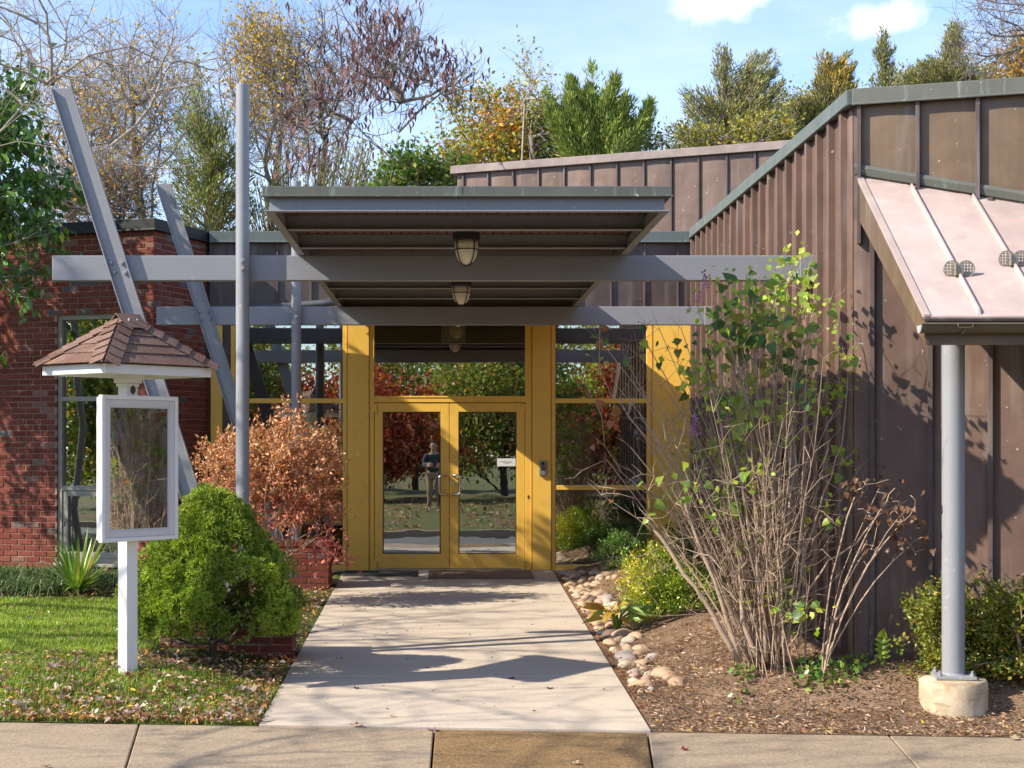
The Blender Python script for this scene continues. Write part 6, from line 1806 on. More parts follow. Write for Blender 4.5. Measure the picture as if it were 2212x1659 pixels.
# pod bearing tree
def pod_tree():
    Y = 27.0; r = np.random.default_rng(107)
    mk = lambda pts: np.array([htop(px, py, Y + dy) for px, py, dy in pts])
    stems = [np.concatenate([[foot(835, Y)], mk([(838, 420, 0), (850, 350, 0), (862, 285, 0), (868, 220, .1), (880, 150, .2), (905, 80, .3), (915, 20, .3)])]),
             mk([(862, 285, 0), (905, 240, -.3), (960, 195, -.5), (1000, 155, -.7), (1035, 130, -.8)]),
             mk([(850, 345, 0), (800, 305, .3), (760, 262, .5), (715, 240, .6), (670, 180, .7), (640, 110, .6)]),
             mk([(868, 220, .1), (830, 165, .3), (800, 110, .4), (790, 40, .5), (785, -30, .5)]),
             mk([(760, 262, .5), (735, 300, .6), (690, 325, .7), (640, 330, .8)]),
             mk([(715, 240, .6), (740, 170, .2), (735, 90, 0), (725, 20, 0)]),
             mk([(838, 410, 0), (790, 380, -.4), (760, 350, -.6)])]
    ells = [ebox(640, -30, 960, 330, Y, 1.6), ebox(880, 110, 1050, 260, Y, 0.8, 1.3), ebox(560, 150, 760, 400, Y, 1.2), ebox(760, 20, 930, 250, Y, 1.2)]
    t, P, TP, TD = tree('pod_tree', 'leafless tree hung with dark curved seed pods behind the canopy', 107, foot(835, Y), None, ells, 620, BARK, 0, tw=(2, 0.42, 0.0045), rtip=0.0065, rmax=0.12, bf=0.25, stems=stems, up=0.3)
    n = 1150
    # pods hang in bunches, more of them in the upper part
    px = 957 + TP[:, -1, 0] * FPX / TP[:, -1, 1]; py = 965 - (TP[:, -1, 2] - 1.5) * FPX / TP[:, -1, 1]
    w = (0.15 + np.exp(-((px - 830) / 90) ** 2 - ((py - 110) / 90) ** 2) * 1.6 + np.exp(-((px - 1000) / 60) ** 2 - ((py - 160) / 45) ** 2) + 1.3 * np.exp(-((px - 690) / 110) ** 2 - ((py - 330) / 60) ** 2) + 0.8 * np.exp(-((px - 670) / 50) ** 2 - ((py - 200) / 60) ** 2)); w *= (py > -60)
    bunch = r.choice(len(TP), 330, p=w / w.sum()); k = bunch[r.integers(0, 330, n)]
    C = TP[k, -1] + r.normal(size=(n, 3)) * np.array([0.09, 0.09, 0.08])
    L = 0.10 + 0.08 * r.random(n); S = 6; u = np.linspace(0, 1, S); a = r.random(n) * 6.28; bend = r.choice([-1, 1], n) * (0.5 + 0.6 * r.random(n))
    h = np.stack([np.cos(a), np.sin(a), np.zeros(n)], 1)
    X = (np.sin(u * 2.6) * 0.45)[None] * bend[:, None] * L[:, None] + (0.12 * u)[None] * r.normal(size=(n, 1)) * L[:, None]
    Pp = C[:, None] + h[:, None] * X[:, :, None] + np.array([0, 0, -1.0]) * (u[None] * L[:, None])[:, :, None]
    s = np.stack([-np.sin(a), np.cos(a), np.zeros(n)], 1); yaw = r.random(n) * 3.14
    s = s * np.cos(yaw)[:, None] + h * np.sin(yaw)[:, None]
    ww = (0.036 * np.sin(np.pi * (0.12 + 0.8 * u)))[None, :, None] * 0.5
    V = np.stack([Pp - s[:, None] * ww, Pp + s[:, None] * ww], 2).reshape(-1, 3); kk = np.arange(S - 1) * 2; q = np.stack([kk, kk + 1, kk + 3, kk + 2], 1)
    np_mesh('seed_pods', V, None, LEAF_DRY, t, np.repeat(palette(r, n, [(0.085, 0.035, 0.04), (0.13, 0.055, 0.055), (0.18, 0.08, 0.065), (0.24, 0.12, 0.10)], None, 0.2), 2 * S, 0), quads=(np.arange(n)[:, None, None] * (2 * S) + q[None]).reshape(-1, 4), kind='stuff')
pod_tree()

def orange_fn(C, r):
    n = len(C); g = palette(r, n, [(0.24, 0.28, 0.045), (0.34, 0.34, 0.05), (0.17, 0.22, 0.04), (0.46, 0.38, 0.06)], None, 0.2); o = palette(r, n, [(0.60, 0.22, 0.06), (0.58, 0.31, 0.07), (0.62, 0.38, 0.07)], None, 0.2)
    nzv = 0.5 + 0.5 * np.sin(C[:, 0] * 2.7 + 1.3) * np.sin(C[:, 2] * 3.1)
    p = r.random(n) < np.clip(0.06 + 0.42 * ss(C[:, 2], 5.8, 7.6) * nzv + 0.10 * nzv, 0, 1); g[p] = o[p]; return g
tree('maple_tree', 'dense tree turning orange and green just above the rear metal wall', 108, foot(1060, 32), htop(1060, 280, 32),
     [ebox(945, 215, 1130, 400, 32, 1.0), ebox(1060, 190, 1190, 400, 32, 0.9), ebox(950, 280, 1250, 430, 32, 1.2), ebox(960, 195, 1010, 260, 32, 0.4), ebox(1020, 190, 1075, 260, 32, .4)], 420, BARK, 9000, 0.08, None, None, 0.65, (3, 0.35, 0.005), 0.006, 0.10, 0.35, leaf_mat_=LEAF, cluster=0.09, color_fn=orange_fn)
tree('sapling', 'sparse yellow leaved sapling rising above the orange tree', 109, foot(1140, 30.5), htop(1150, 200, 30.5),
     [ebox(1100, 120, 1190, 270, 30.5, 0.5), ebox(1160, 170, 1260, 260, 30.5, 0.4), ebox(1115, 95, 1150, 180, 30.5, 0.2)], 90, BARK_PALE, 420, 0.07, [(0.45, 0.40, 0.10), (0.36, 0.32, 0.08)], None, 0.55, (2, 0.4, 0.004), 0.005, 0.04, 0.3, cluster=0.03, up=0.4)
tree('green_tree', 'bright green leafy tree beside the left end of rear metal wall', 110, foot(900, 28.5), htop(900, 400, 28.5),
     [ebox(850, 330, 960, 430, 28.5, 0.6), ebox(920, 350, 1010, 430, 28.5, 0.6), ebox(810, 370, 900, 440, 28.5, .5)], 200, BARK, 3600, 0.085, [(0.14, 0.25, 0.03), (0.10, 0.19, 0.03), (0.25, 0.28, 0.04)], None, 0.65, (3, 0.3, 0.005), 0.005, 0.06, cluster=0.08)

def plume_cedar():
    Y = 30; el = []
    for (tx, ty, bx_, by, w) in ((1278, 140, 1285, 300, 22), (1225, 165, 1270, 300, 20), (1205, 185, 1260, 300, 18), (1330, 170, 1300, 300, 18), (1382, 180, 1330, 300, 20), (1405, 225, 1340, 310, 22), (1180, 240, 1250, 320, 22), (1250, 200, 1270, 330, 28), (1310, 200, 1300, 330, 28), (1415, 232, 1350, 330, 24), (1350, 205, 1320, 310, 22), (1172, 205, 1240, 310, 18)):
        for k in range(4):
            f = (k + 0.5) / 4; p = at(tx + (bx_ - tx) * f, ty + (by - ty) * f, Y); ww = w * (0.26 + 0.62 * f) * Y / FPX
            el.append((p.x, Y + 0.2 * math.sin(tx), p.z, ww, ww, (by - ty) / 8 * Y / FPX * 1.1, 1.0))
    a = at(1295, 330, Y); el.append((a.x, Y, a.z, 0.85, 0.6, 0.35, 4.0))
    cedar('cedar', 'bright green plume shaped cedar at the middle of the skyline', 111, foot(1290, Y), 6.6, el, 110, 36000, [(0.22, 0.31, 0.06), (0.29, 0.36, 0.08), (0.14, 0.21, 0.055), (0.36, 0.38, 0.10)], None, 0.11, 0.17, top=htop(1285, 170, Y), plume=0.20, upb=0.5, rise=0.95)
plume_cedar()
CO = [(0.29, 0.285, 0.095), (0.23, 0.245, 0.09), (0.38, 0.335, 0.12), (0.15, 0.165, 0.07)]
cedar('cedar', 'broad twin topped cedar with dead inner twigs right of the plume shaped one', 112, foot(1560, 33), 8.6,
      [ebox(1535, 92, 1585, 190, 33, .35, 0.8), ebox(1600, 105, 1690, 200, 33, .5), ebox(1530, 150, 1700, 270, 33, 1.0), ebox(1450, 190, 1560, 250, 33, .6), ebox(1470, 240, 1710, 340, 33, 1.1), ebox(1440, 260, 1520, 340, 33, .6)], 340, 27000, CO, None, 0.085, 0.2, top=htop(1562, 110, 33), plume=0.17)
def yel_mix(C, r):
    n = len(C); g = palette(r, n, CO, None, 0.2); y = palette(r, n, YELL, None, 0.15); cx = at(1815, 0, 34).x
    p = r.random(n) < 0.06 + 0.6 * np.exp(-((C[:, 0] - cx) / 0.45) ** 2 - ((C[:, 2] - at(0, 165, 34).z) / 0.35) ** 2); g[p] = y[p]; return g
cedar('cedar', 'olive cedar with a yellow leaved patch above the green sloping coping', 113, foot(1790, 34), 8.2,
      [ebox(1765, 105, 1800, 190, 34, .3, .8), ebox(1800, 110, 1850, 190, 34, .3), ebox(1740, 160, 1860, 260, 34, .8), ebox(1690, 200, 1800, 320, 34, .8)], 230, 18000, CO, None, 0.085, 0.2, top=htop(1785, 115, 34), color_fn=yel_mix, plume=0.16)
cedar('cedar', 'narrow pointed cedar just left of the coping corner', 114, foot(1905, 33), 8.6, spire(1862, 72, 1950, 235, 33, 6, fat=1.25), 75, 5000, CO, None, 0.08, 0.2, top=htop(1908, 72, 33), plume=0.11)
cedar('cedar', 'leaning olive cedar behind the bare twigs at upper right', 115, foot(2040, 34), 8.8, [ebox(2035, 45, 2090, 130, 34, .4), ebox(1990, 110, 2110, 200, 34, .6), ebox(1945, 130, 2040, 220, 34, .5)], 190, 15000, CO, None, 0.085, 0.2, top=htop(2060, 60, 34), plume=0.16)
tree('bare_tree', 'bare twiggy tree with buff seed tips at the upper right corner', 116, foot(2330, 27), htop(2290, 60, 27),
     [ebox(2060, -40, 2260, 140, 27, 1.0), ebox(2060, 60, 2200, 190, 27, .6), ebox(2200, -60, 2420, 160, 27, 1.2)], 300, BARK, 700, 0.04, [(0.45, 0.30, 0.14), (0.36, 0.22, 0.10)], None, 0.5, (3, 0.4, 0.0045), 0.006, 0.07, 0.3, up=0.25)
tree('maple_tree', 'orange yellow tree cut by the right picture edge', 117, foot(2215, 33), htop(2215, 130, 33), [ebox(2155, 90, 2270, 210, 33, .6), ebox(2180, 60, 2300, 160, 33, .6)], 140, BARK, 2600, 0.08, [(0.42, 0.27, 0.04), (0.48, 0.20, 0.04), (0.24, 0.22, 0.04)], None, 0.6, (3, 0.3, 0.005), cluster=0.07)
tree('maple_tree', 'low yellow green tree behind the rear metal wall', 118, foot(1600, 31), htop(1600, 290, 31), [ebox(1450, 275, 1620, 350, 31, .7), ebox(1560, 260, 1740, 350, 31, .7)], 220, BARK, 3200, 0.08, [(0.26, 0.25, 0.04), (0.42, 0.33, 0.05), (0.14, 0.17, 0.03)], None, 0.6, (3, 0.3, 0.005), cluster=0.07)
tree('maple_tree', 'low green tree between orange maple and plume shaped cedar', 119, foot(1200, 31), htop(1200, 300, 31), [ebox(1130, 220, 1260, 350, 31, .6), ebox(1230, 280, 1460, 350, 31, .8)], 240, BARK, 3600, 0.08, [(0.12, 0.17, 0.03), (0.18, 0.21, 0.035), (0.09, 0.13, 0.03)], None, 0.6, (3, 0.3, 0.005), cluster=0.07)
tree('maple_tree', 'low olive tree filling the gap behind the sloping coping', 123, foot(1790, 36), htop(1790, 240, 36), [ebox(1690, 185, 1900, 330, 36, .8), ebox(1640, 210, 1760, 330, 36, .7)], 240, BARK, 4200, 0.08, [(0.24, 0.25, 0.06), (0.32, 0.29, 0.07), (0.16, 0.19, 0.05)], None, 0.6, (3, 0.3, 0.005), cluster=0.08)
tree('maple_tree', 'low yellow olive tree between the narrow cedar and the leaning one', 124, foot(1970, 36), htop(1970, 200, 36), [ebox(1890, 150, 2060, 230, 36, .8), ebox(2030, 140, 2240, 220, 36, .8)], 220, BARK, 3800, 0.08, [(0.28, 0.27, 0.06), (0.42, 0.33, 0.07), (0.18, 0.20, 0.05)], None, 0.6, (3, 0.3, 0.005), cluster=0.08)
tree('bare_tree', 'thin bare tree between pod bearing tree and front post', 120, foot(690, 33), htop(690, 120, 33), [ebox(600, 20, 780, 400, 33, 1.2)], 320, BARK_DARK, 500, 0.07, YELL, None, 0.6, (3, 0.5, 0.005), 0.006, 0.07, 0.3, up=0.35)

# ------------------------------------------------------------------ trees at the left, nearer than the building
Yg = 17.9
tree('leafy_tree', 'dark green leafy tree hanging over the brick wing at left edge', 121, (-5.6, Yg, gz(-5.6, Yg)), (-5.1, Yg, 5.2),
     [(-4.75, Yg, 5.0, 0.62, 0.6, 0.75), (-4.55, Yg, 4.35, 0.62, 0.6, 0.6), (-4.6, Yg, 3.75, 0.65, 0.6, 0.45), (-4.55, Yg - .1, 3.25, 0.62, 0.4, 0.2), (-4.30, Yg - .1, 3.13, 0.38, 0.3, 0.08, 0.02), (-4.75, Yg, 2.45, 0.2, 0.2, 0.25, 0.01), (-5.3, Yg, 4.4, 0.8, 0.9, 1.3)], 300, BARK_PALE, 6800, 0.105,
     [(0.09, 0.19, 0.03), (0.065, 0.145, 0.028), (0.14, 0.25, 0.04), (0.27, 0.36, 0.06)], [4, 4, 2, 0.7], 0.5, (3, 0.26, 0.004), 0.006, 0.07, 0.35, leaf_mat_=LEAF_GLOSS, leaf_dir='droop', cluster=0.05)
Yb = 15.6
def bare_left():
    mk = lambda pts: np.array([htop(px, py, Yb + dy) for px, py, dy in pts])
    base = np.array([-6.9, Yb, gz(-6.9, Yb)])
    stems = [np.array([base, (-6.6, Yb, 1.4), (-6.1, Yb, 2.6), (-5.6, Yb, 3.4), tuple(at(-180, 420, Yb)), tuple(at(-60, 330, Yb)), tuple(at(0, 285, Yb)), tuple(at(60, 235, Yb)), tuple(at(110, 180, Yb - .1)), tuple(at(140, 120, Yb - .2)), tuple(at(190, 40, Yb - .2)), tuple(at(215, -30, Yb - .2))]),
             mk([(0, 285, 0), (50, 228, .1), (150, 222, .1), (250, 220, .1), (330, 195, .1), (400, 160, .1), (460, 110, .1), (490, 60, .1)]),
             mk([(-60, 330, 0), (40, 305, -.1), (150, 325, -.1), (240, 315, -.1), (330, 280, -.2), (430, 235, -.2), (490, 200, -.2)]),
             mk([(110, 180, -.1), (190, 120, 0), (280, 100, 0), (360, 50, 0), (400, -10, 0)]),
             mk([(240, 315, -.1), (280, 355, -.1), (360, 365, -.1), (450, 350, -.1)]),
             mk([(0, 285, 0), (-60, 200, .3), (-80, 100, .5), (-60, -40, .6)]), mk([(60, 235, 0), (90, 150, -.4), (85, 60, -.5), (60, -50, -.5)])]
    ells = [ebox(-40, -40, 220, 260, Yb, 0.9), ebox(120, 40, 420, 240, Yb, 0.8), ebox(300, 60, 500, 240, Yb, 0.6), ebox(150, 270, 470, 380, Yb, 0.5, .5), ebox(-200, -150, 120, 250, Yb, 1.2), ebox(0, 560, 90, 640, Yb + 1.2, 0.2, .15)]
    tree('bare_tree', 'pale barked leafless tree reaching in from the upper left corner', 122, tuple(base), None, ells, 420, BARK_PALE, 0, tw=(2, 0.30, 0.003), rtip=0.0040, rmax=0.075, bf=0.25, stems=stems, up=0.3, sides=6, expo=0.45)
bare_left()
# street trees left of the frame: their bare crowns throw the branch shadows over path and sidewalk
for i, (x, y, h, s, lf) in enumerate(((-9.2, 12.8, 7.4, 131, 200), (-12.2, 12.9, 9.0, 132, 300), (-10.6, 15.2, 7.6, 133, 300))):
    tree('street_tree', ['leafless street tree left of the notice board, out of frame', 'tallest leafless street tree, farthest left out of frame', 'leafless street tree beside the brick wing, out of frame'][i], s, (x, y, -0.2), (x + 0.2, y, h * 0.5),
         [(x + 0.8, y - 1.9, h * 0.80, 2.6, 4.4, 1.7)], 230, BARK, lf, 0.08, YELL, None, 0.6, (1, 0.5, 0.004), 0.0068, 0.12, 0.22, group='street trees beyond the left picture edge', up=0.25)
tree('street_tree', 'leafless street tree across the road, out of frame at left', 135, (-8.8, 4.4, -0.3), (-8.5, 5.0, 4.0), [(-7.6, 6.9, 6.1, 2.8, 3.0, 1.7)], 260, BARK, 150, 0.08, YELL, None, 0.6, (2, 0.5, 0.004), 0.0062, 0.10, 0.22, group='street trees beyond the left picture edge', up=0.25)
tree('leafy_tree', 'unseen green leafy tree added to shade the brick wing', 134, (-7.6, 18.8, -0.1), (-7.4, 18.8, 3.6),  # extra tree out of view, put in to dapple the brick wall with shade
     [(-7.2, 18.95, 5.1, 1.4, .7, 1.5), (-6.7, 19.0, 3.7, .9, .6, .9), (-7.9, 18.7, 4.2, 1.2, .8, 1.2), (-6.5, 18.9, 5.6, .9, .7, .9)], 260, BARK_PALE, 8500, 0.11, [(0.07, 0.13, 0.025), (0.10, 0.17, 0.03), (0.20, 0.22, 0.04)], None, 0.5, (3, 0.3, 0.004), 0.006, 0.09, leaf_mat_=LEAF_GLOSS, leaf_dir='droop', cluster=0.07)

# ------------------------------------------------------------------ across the road, behind the camera (seen in the glass)
def red_fn(C, r):
    return palette(r, len(C), [(0.38, 0.07, 0.04), (0.46, 0.12, 0.05), (0.26, 0.05, 0.04), (0.52, 0.22, 0.07)], None, 0.2)
RT = (('red leaved tree across the road just behind the camera', -2.6, -9, 3.7, 2.4, 'r'), ('green tree across the road mirrored in the transom light', 1.9, -11.5, 5.6, 2.4, 'g'), ('green tree across the road left of the red one', -7.0, -11, 5.6, 2.6, 'g'), ('second red tree across the road, right of the mirrored green one', 6.2, -10, 4.4, 2.4, 'r'),
      ('red tree farthest left across the road', -11.5, -10, 5.2, 2.6, 'r'), ('green tree farthest right across the road', 11, -11, 5.6, 2.7, 'g'), ('low yellow green tree far behind the camera', -1, -19, 6.5, 3.6, 'g'), ('low green tree far behind the camera, right', 7, -19, 6.5, 3.6, 'g'), ('low green tree far behind the camera, left', -8.5, -19, 6.5, 3.6, 'g'), ('low green tree at far left behind the camera', -16, -18, 6.5, 3.8, 'g'),
      ('green tree beside the street far left of the brick wing', -18, 8, 6.0, 2.8, 'g'), ('yellow green tree beside the street, farthest left', -23, 3, 6.5, 3.2, 'g'), ('green tree at the street left, nearest the brick wing', -17.5, 14.5, 5.5, 2.4, 'g'))
for i, (lb, x, y, h, w, kind) in enumerate(RT):
    tree('roadside_tree', lb, 200 + i, (x, y, 0), (x, y, h * 0.7), [(x, y, h * 0.62, w, w * .8, h * 0.36), (x + 0.9, y, h * 0.40, w * 0.9, w * 0.7, h * 0.28), (x - 0.9, y, h * 0.36, w * 0.9, w * 0.7, h * 0.28)], 260, BARK_DARK, 26000, 0.12, [(0.20, 0.27, 0.05), (0.30, 0.34, 0.06), (0.14, 0.20, 0.05), (0.48, 0.34, 0.08)], None, 0.8, (2, 0.6, 0.008), 0.012, 0.2, cluster=0.25, color_fn=red_fn if kind == 'r' else None, group='trees across the road')

# photographer and tripod, seen mirrored in the doors
def photographer():
    px, py = -0.23, -0.6; g = -0.12
    CL = lambda n, c: plain(n, c, 0.8, 0.25, 18)
    def skin(name, verts, edges, radii, mat, parent, sub=2):
        me = bpy.data.meshes.new(name); me.from_pydata([(x, y, z) for x, y, z in verts], edges, []); me.materials.append(mat)
        o = bpy.data.objects.new(name, me); COL.objects.link(o)
        o.modifiers.new('skin', 'SKIN')
        for i, rr in enumerate(radii): me.skin_vertices[0].data[i].radius = rr if isinstance(rr, tuple) else (rr, rr)
        me.skin_vertices[0].data[0].use_root = True
        s_ = o.modifiers.new('sub', 'SUBSURF'); s_.levels = sub; s_.render_levels = sub
        if parent is not None: o.parent = parent
        return o
    t = thing('person', 'person in dark plaid jacket and tan trousers mirrored in the left door', 'person', (px, py, g))
    # local metres, facing +y
    Vv = [(0, 0, .95), (0, 0, 1.12), (0, .01, 1.30), (0, 0, 1.44), (0, .01, 1.53), (0, .03, 1.62), (0, .025, 1.70),
          (.17, 0, 1.42), (.24, .03, 1.17), (.12, .24, 1.14), (-.17, 0, 1.42), (-.24, .03, 1.17), (-.10, .26, 1.16),
          (.09, 0, .92), (.11, .02, .50), (.12, -.02, .09), (.13, .10, .03), (-.09, 0, .92), (-.11, .02, .50), (-.12, -.02, .09), (-.13, .10, .03)]
    E = [(0, 1), (1, 2), (2, 3), (3, 4), (4, 5), (5, 6), (3, 7), (7, 8), (8, 9), (3, 10), (10, 11), (11, 12), (0, 13), (13, 14), (14, 15), (15, 16), (0, 17), (17, 18), (18, 19), (19, 20)]
    Rr = [(.14, .10), (.13, .095), (.15, .10), (.10, .08), .052, (.075, .09), (.07, .085), .06, .045, .032, .06, .045, .032, .085, .058, .04, .035, .085, .058, .04, .035]
    Vv = list(Vv); E = list(E); Rr = list(Rr)
    for (w_, s_) in ((9, -1), (12, 1)):
        b = Vector(Vv[w_]); pi_ = len(Vv); Vv.append(tuple(b + Vector((s_ * .05, .035, -.005)))); E.append((w_, pi_)); Rr.append((.030, .016))
        for k in range(4):
            q = b + Vector((s_ * .05, .035, 0)) + Vector((s_ * (.03 + .006 * (k in (1, 2))), .01, .024 - .016 * k)); a = len(Vv); Vv.append(tuple(q)); E.append((pi_, a)); Rr.append(.0085)
            Vv.append(tuple(q + Vector((s_ * .022, -.018, -.002)))); E.append((a, a + 1)); Rr.append(.0075)
        a = len(Vv); Vv.append(tuple(b + Vector((s_ * .03, .03, .04)))); E.append((w_, a)); Rr.append(.011); Vv.append(tuple(b + Vector((s_ * .05, .035, .055)))); E.append((a, a + 1)); Rr.append(.009)
    skin('body', Vv, E, Rr, CL('skin_tone', (0.45, 0.25, 0.17)), t)
    skin('jacket', [Vv[i] for i in (0, 1, 2, 3, 7, 8, 9, 10, 11, 12)][0:4] + [Vv[7], Vv[8], (.14, .20, 1.145), Vv[10], Vv[11], (-.12, .22, 1.165)], [(0, 1), (1, 2), (2, 3), (3, 4), (4, 5), (5, 6), (3, 7), (7, 8), (8, 9)],
         [(.165, .125), (.16, .125), (.175, .13), (.11, .10), .08, .065, .05, .08, .065, .05], CL('plaid_cloth', (0.035, 0.05, 0.055)), t)
    skin('trousers', [(0, 0, .95), (.09, 0, .90), (.11, .02, .50), (.12, -.02, .10), (-.09, 0, .90), (-.11, .02, .50), (-.12, -.02, .10)], [(0, 1), (1, 2), (2, 3), (0, 4), (4, 5), (5, 6)], [(.15, .115), .098, .075, .06, .098, .075, .06], CL('tan_cloth', (0.30, 0.19, 0.11)), t)
    for s_ in (-1, 1): skin('shoe', [(s_ * .12, -.05, .05), (s_ * .125, .05, .045), (s_ * .13, .17, .035)], [(0, 1), (1, 2)], [(.045, .05), (.045, .045), (.04, .03)], CL('pale_leather', (0.4, 0.36, 0.3)), t)
    skin('hair', [(0, -.02, 1.67), (0, .0, 1.74), (0, .05, 1.755)], [(0, 1), (1, 2)], [(.082, .085), (.075, .075), (.055, .03)], CL('brown_hair', (0.07, 0.045, 0.03)), t)
    m = MB(); m.tube([(0, .115, 1.625), (0, .138, 1.605), (0, .118, 1.598)], [.008, .013, .008], 6); obj('nose', m, bpy.data.materials['skin_tone'], t, local=True, smooth=True)
    m = MB()
    for s_ in (-1, 1): m.box(s_ * .032 - .012, s_ * .032 + .012, .108, .118, 1.637, 1.645)
    m.box(-.022, .022, .108, .119, 1.566, 1.572); obj('eyes_and_mouth', m, bpy.data.materials['dark_bark'], t, local=True)
    for s_ in (-1, 1):
        m = MB(); m.lathe([(.006, 1.60), (.016, 1.62), (.018, 1.645), (.008, 1.66)], 8, s_ * .082, .01); obj('ear', m, bpy.data.materials['skin_tone'], t, local=True, smooth=True)
    m = MB(); m.box(-.06, .06, .275, .295, 1.13, 1.20); tag(obj('remote', m, IRON, None), 'small dark remote held in both hands of the person', 'remote'); bpy.data.objects['remote'].location = (px, py, g)
    k = thing('tripod', 'black camera tripod beside the person, mirrored in the doors', 'tripod', (0, -0.12, g))
    m = MB(); m.tube([(0, -.12, 1.05), (0, -.12, 1.41)], .016, 10); m.box(-.04, .04, -.16, -.08, 1.39, 1.425); obj('centre_column', m, IRON, k)
    for a in (0.35, 2.45, 4.5):
        m = MB(); m.tube([(0, -.12, 1.22), (.30 * math.cos(a), -.12 + .30 * math.sin(a), .5), (.52 * math.cos(a), -.12 + .52 * math.sin(a), g)], [.017, .014, .010], 8); obj('leg', m, IRON, k, smooth=True)
    c = thing('camera_body', 'black camera on the tripod, mirrored in the doors', 'camera', (0, -.12, 1.42))
    m = MB(); m.box(-.07, .07, -.17, -.09, 1.43, 1.53); m.box(-.03, .03, -.16, -.10, 1.53, 1.56); obj('body', m, IRON, c, bevel=.008)
    m = MB(); m.tube([(0, -.09, 1.48), (0, -.02, 1.48)], .036, 18); obj('lens', m, IRON, c, smooth=False)
photographer()

# ------------------------------------------------------------------ border stones
def stones():
    r = np.random.default_rng(6)
    mts = [plain('tan_stone', (0.44, 0.30, 0.19), 0.75, 0.25, 9, 0.25, 60), plain('buff_stone', (0.52, 0.42, 0.31), 0.75, 0.2, 9, 0.25, 60), plain('grey_stone', (0.36, 0.30, 0.26), 0.75, 0.25, 9, 0.25, 60), plain('pinkish_stone', (0.46, 0.29, 0.23), 0.75, 0.2, 9, 0.25, 60), plain('dark_stone', (0.16, 0.11, 0.09), 0.75, 0.25, 9, 0.25, 60)]
    base = []
    import bmesh
    for v in range(4):
        bm = bmesh.new(); bmesh.ops.create_icosphere(bm, subdivisions=3, radius=1.0)
        ph = r.random(6) * 6
        for q in bm.verts:
            d = q.co.normalized()
            k = 1 + 0.09 * math.sin(2.1 * d.x + ph[0]) + 0.09 * math.sin(2.6 * d.y + ph[1]) + 0.07 * math.sin(3.3 * d.z + 2 * d.x + ph[2]) + 0.04 * math.sin(5 * d.x - 4 * d.y + ph[3])
            if v == 3: k *= 1 - 0.22 * max(0, d.dot(Vector((0.5, -0.6, 0.6)).normalized()) - 0.55)
            q.co = d * k
        for mi_ in range(5):
            me = bpy.data.meshes.new('river_stone'); bm.to_mesh(me); me.polygons.foreach_set('use_smooth', [True] * len(me.polygons)); me.materials.append(mts[mi_]); base.append(me)
        bm.free()
    put = []
    def try_(x, y, s):
        for (a, b, c) in put:
            if ((x - a) ** 2 + ((y - b) * 0.9) ** 2) ** .5 < (s + c) * 0.74: return False
        return True
    tries = 0
    names = ['rounded tan river stone in the border right of the path', 'smooth buff river stone in the border right of the path', 'grey river stone in the border right of the path', 'pinkish river stone in the border right of the path', 'dark brown river stone in the border right of the path']
    while len(put) < 130 and tries < 9000:
        tries += 1
        y = 12.25 + 8.2 * r.random(); w = 0.34 if y > 14.6 else 0.30
        if y > 18.9: w = 0.55
        if 14.4 < y < 14.9 and r.random() < .5: continue
        x = 1.36 + 0.06 + w * r.random() ** 1.3 * (1.0 if y < 17.5 else 1.0); s = 0.042 + 0.045 * r.random() ** 1.4
        if not try_(x, y, s): continue
        put.append((x, y, s))
    for (x, y, s) in [(at(1348, 1347, 15.1).x, 15.05, .105), (at(1316, 1357, 14.9).x, 14.9, .07)]: put.append((x, y, s))
    for i, (x, y, s) in enumerate(put):
        k = int(r.choice(5, p=[.46, .28, .15, .05, .06])); v = int(r.integers(0, 4))
        if i == len(put) - 1: k = 4
        M = Matrix.Translation((x, y, gz(x, y) + s * 0.0)) @ Matrix.Rotation(r.random() * 6.28, 4, 'Z') @ Matrix.Rotation(r.normal() * 0.15, 4, 'X') @ Matrix.Diagonal((s * 1.15, s * 0.88, s * 0.62, 1))
        zone = 'near the doors' if y > 18.4 else 'beside the yellow shrub' if y > 16.3 else 'around the hosta' if y > 14.4 else 'at the sidewalk end'
        szw = 'large' if s > 0.066 else 'small'; colw = ['tan', 'smooth buff', 'grey', 'pinkish', 'dark brown'][k]; sd = 'along the path' if x < 1.52 else 'behind the first row'
        share(base[v * 5 + k], 'river_stone', None, M, f'{szw} {colw} river stone {zone}, {sd}', 'stone', f'{szw} {colw} stones {zone}, {sd}')
    for (px, py, s, k, lb) in ((708, 1256, .085, 0, 'tan river stone left of the path beside the rear pier'), (728, 1252, .06, 2, 'smaller grey river stone left of the path beside the black mat')):
        y = 19.3; x = at(px, py, y).x; share(base[k], 'river_stone', None, Matrix.Translation((x, y, gz(x, y) + s * 0.3)) @ Matrix.Diagonal((s * 1.15, s * .9, s * .65, 1)), lb, 'stone', 'stones left of the path')
stones()

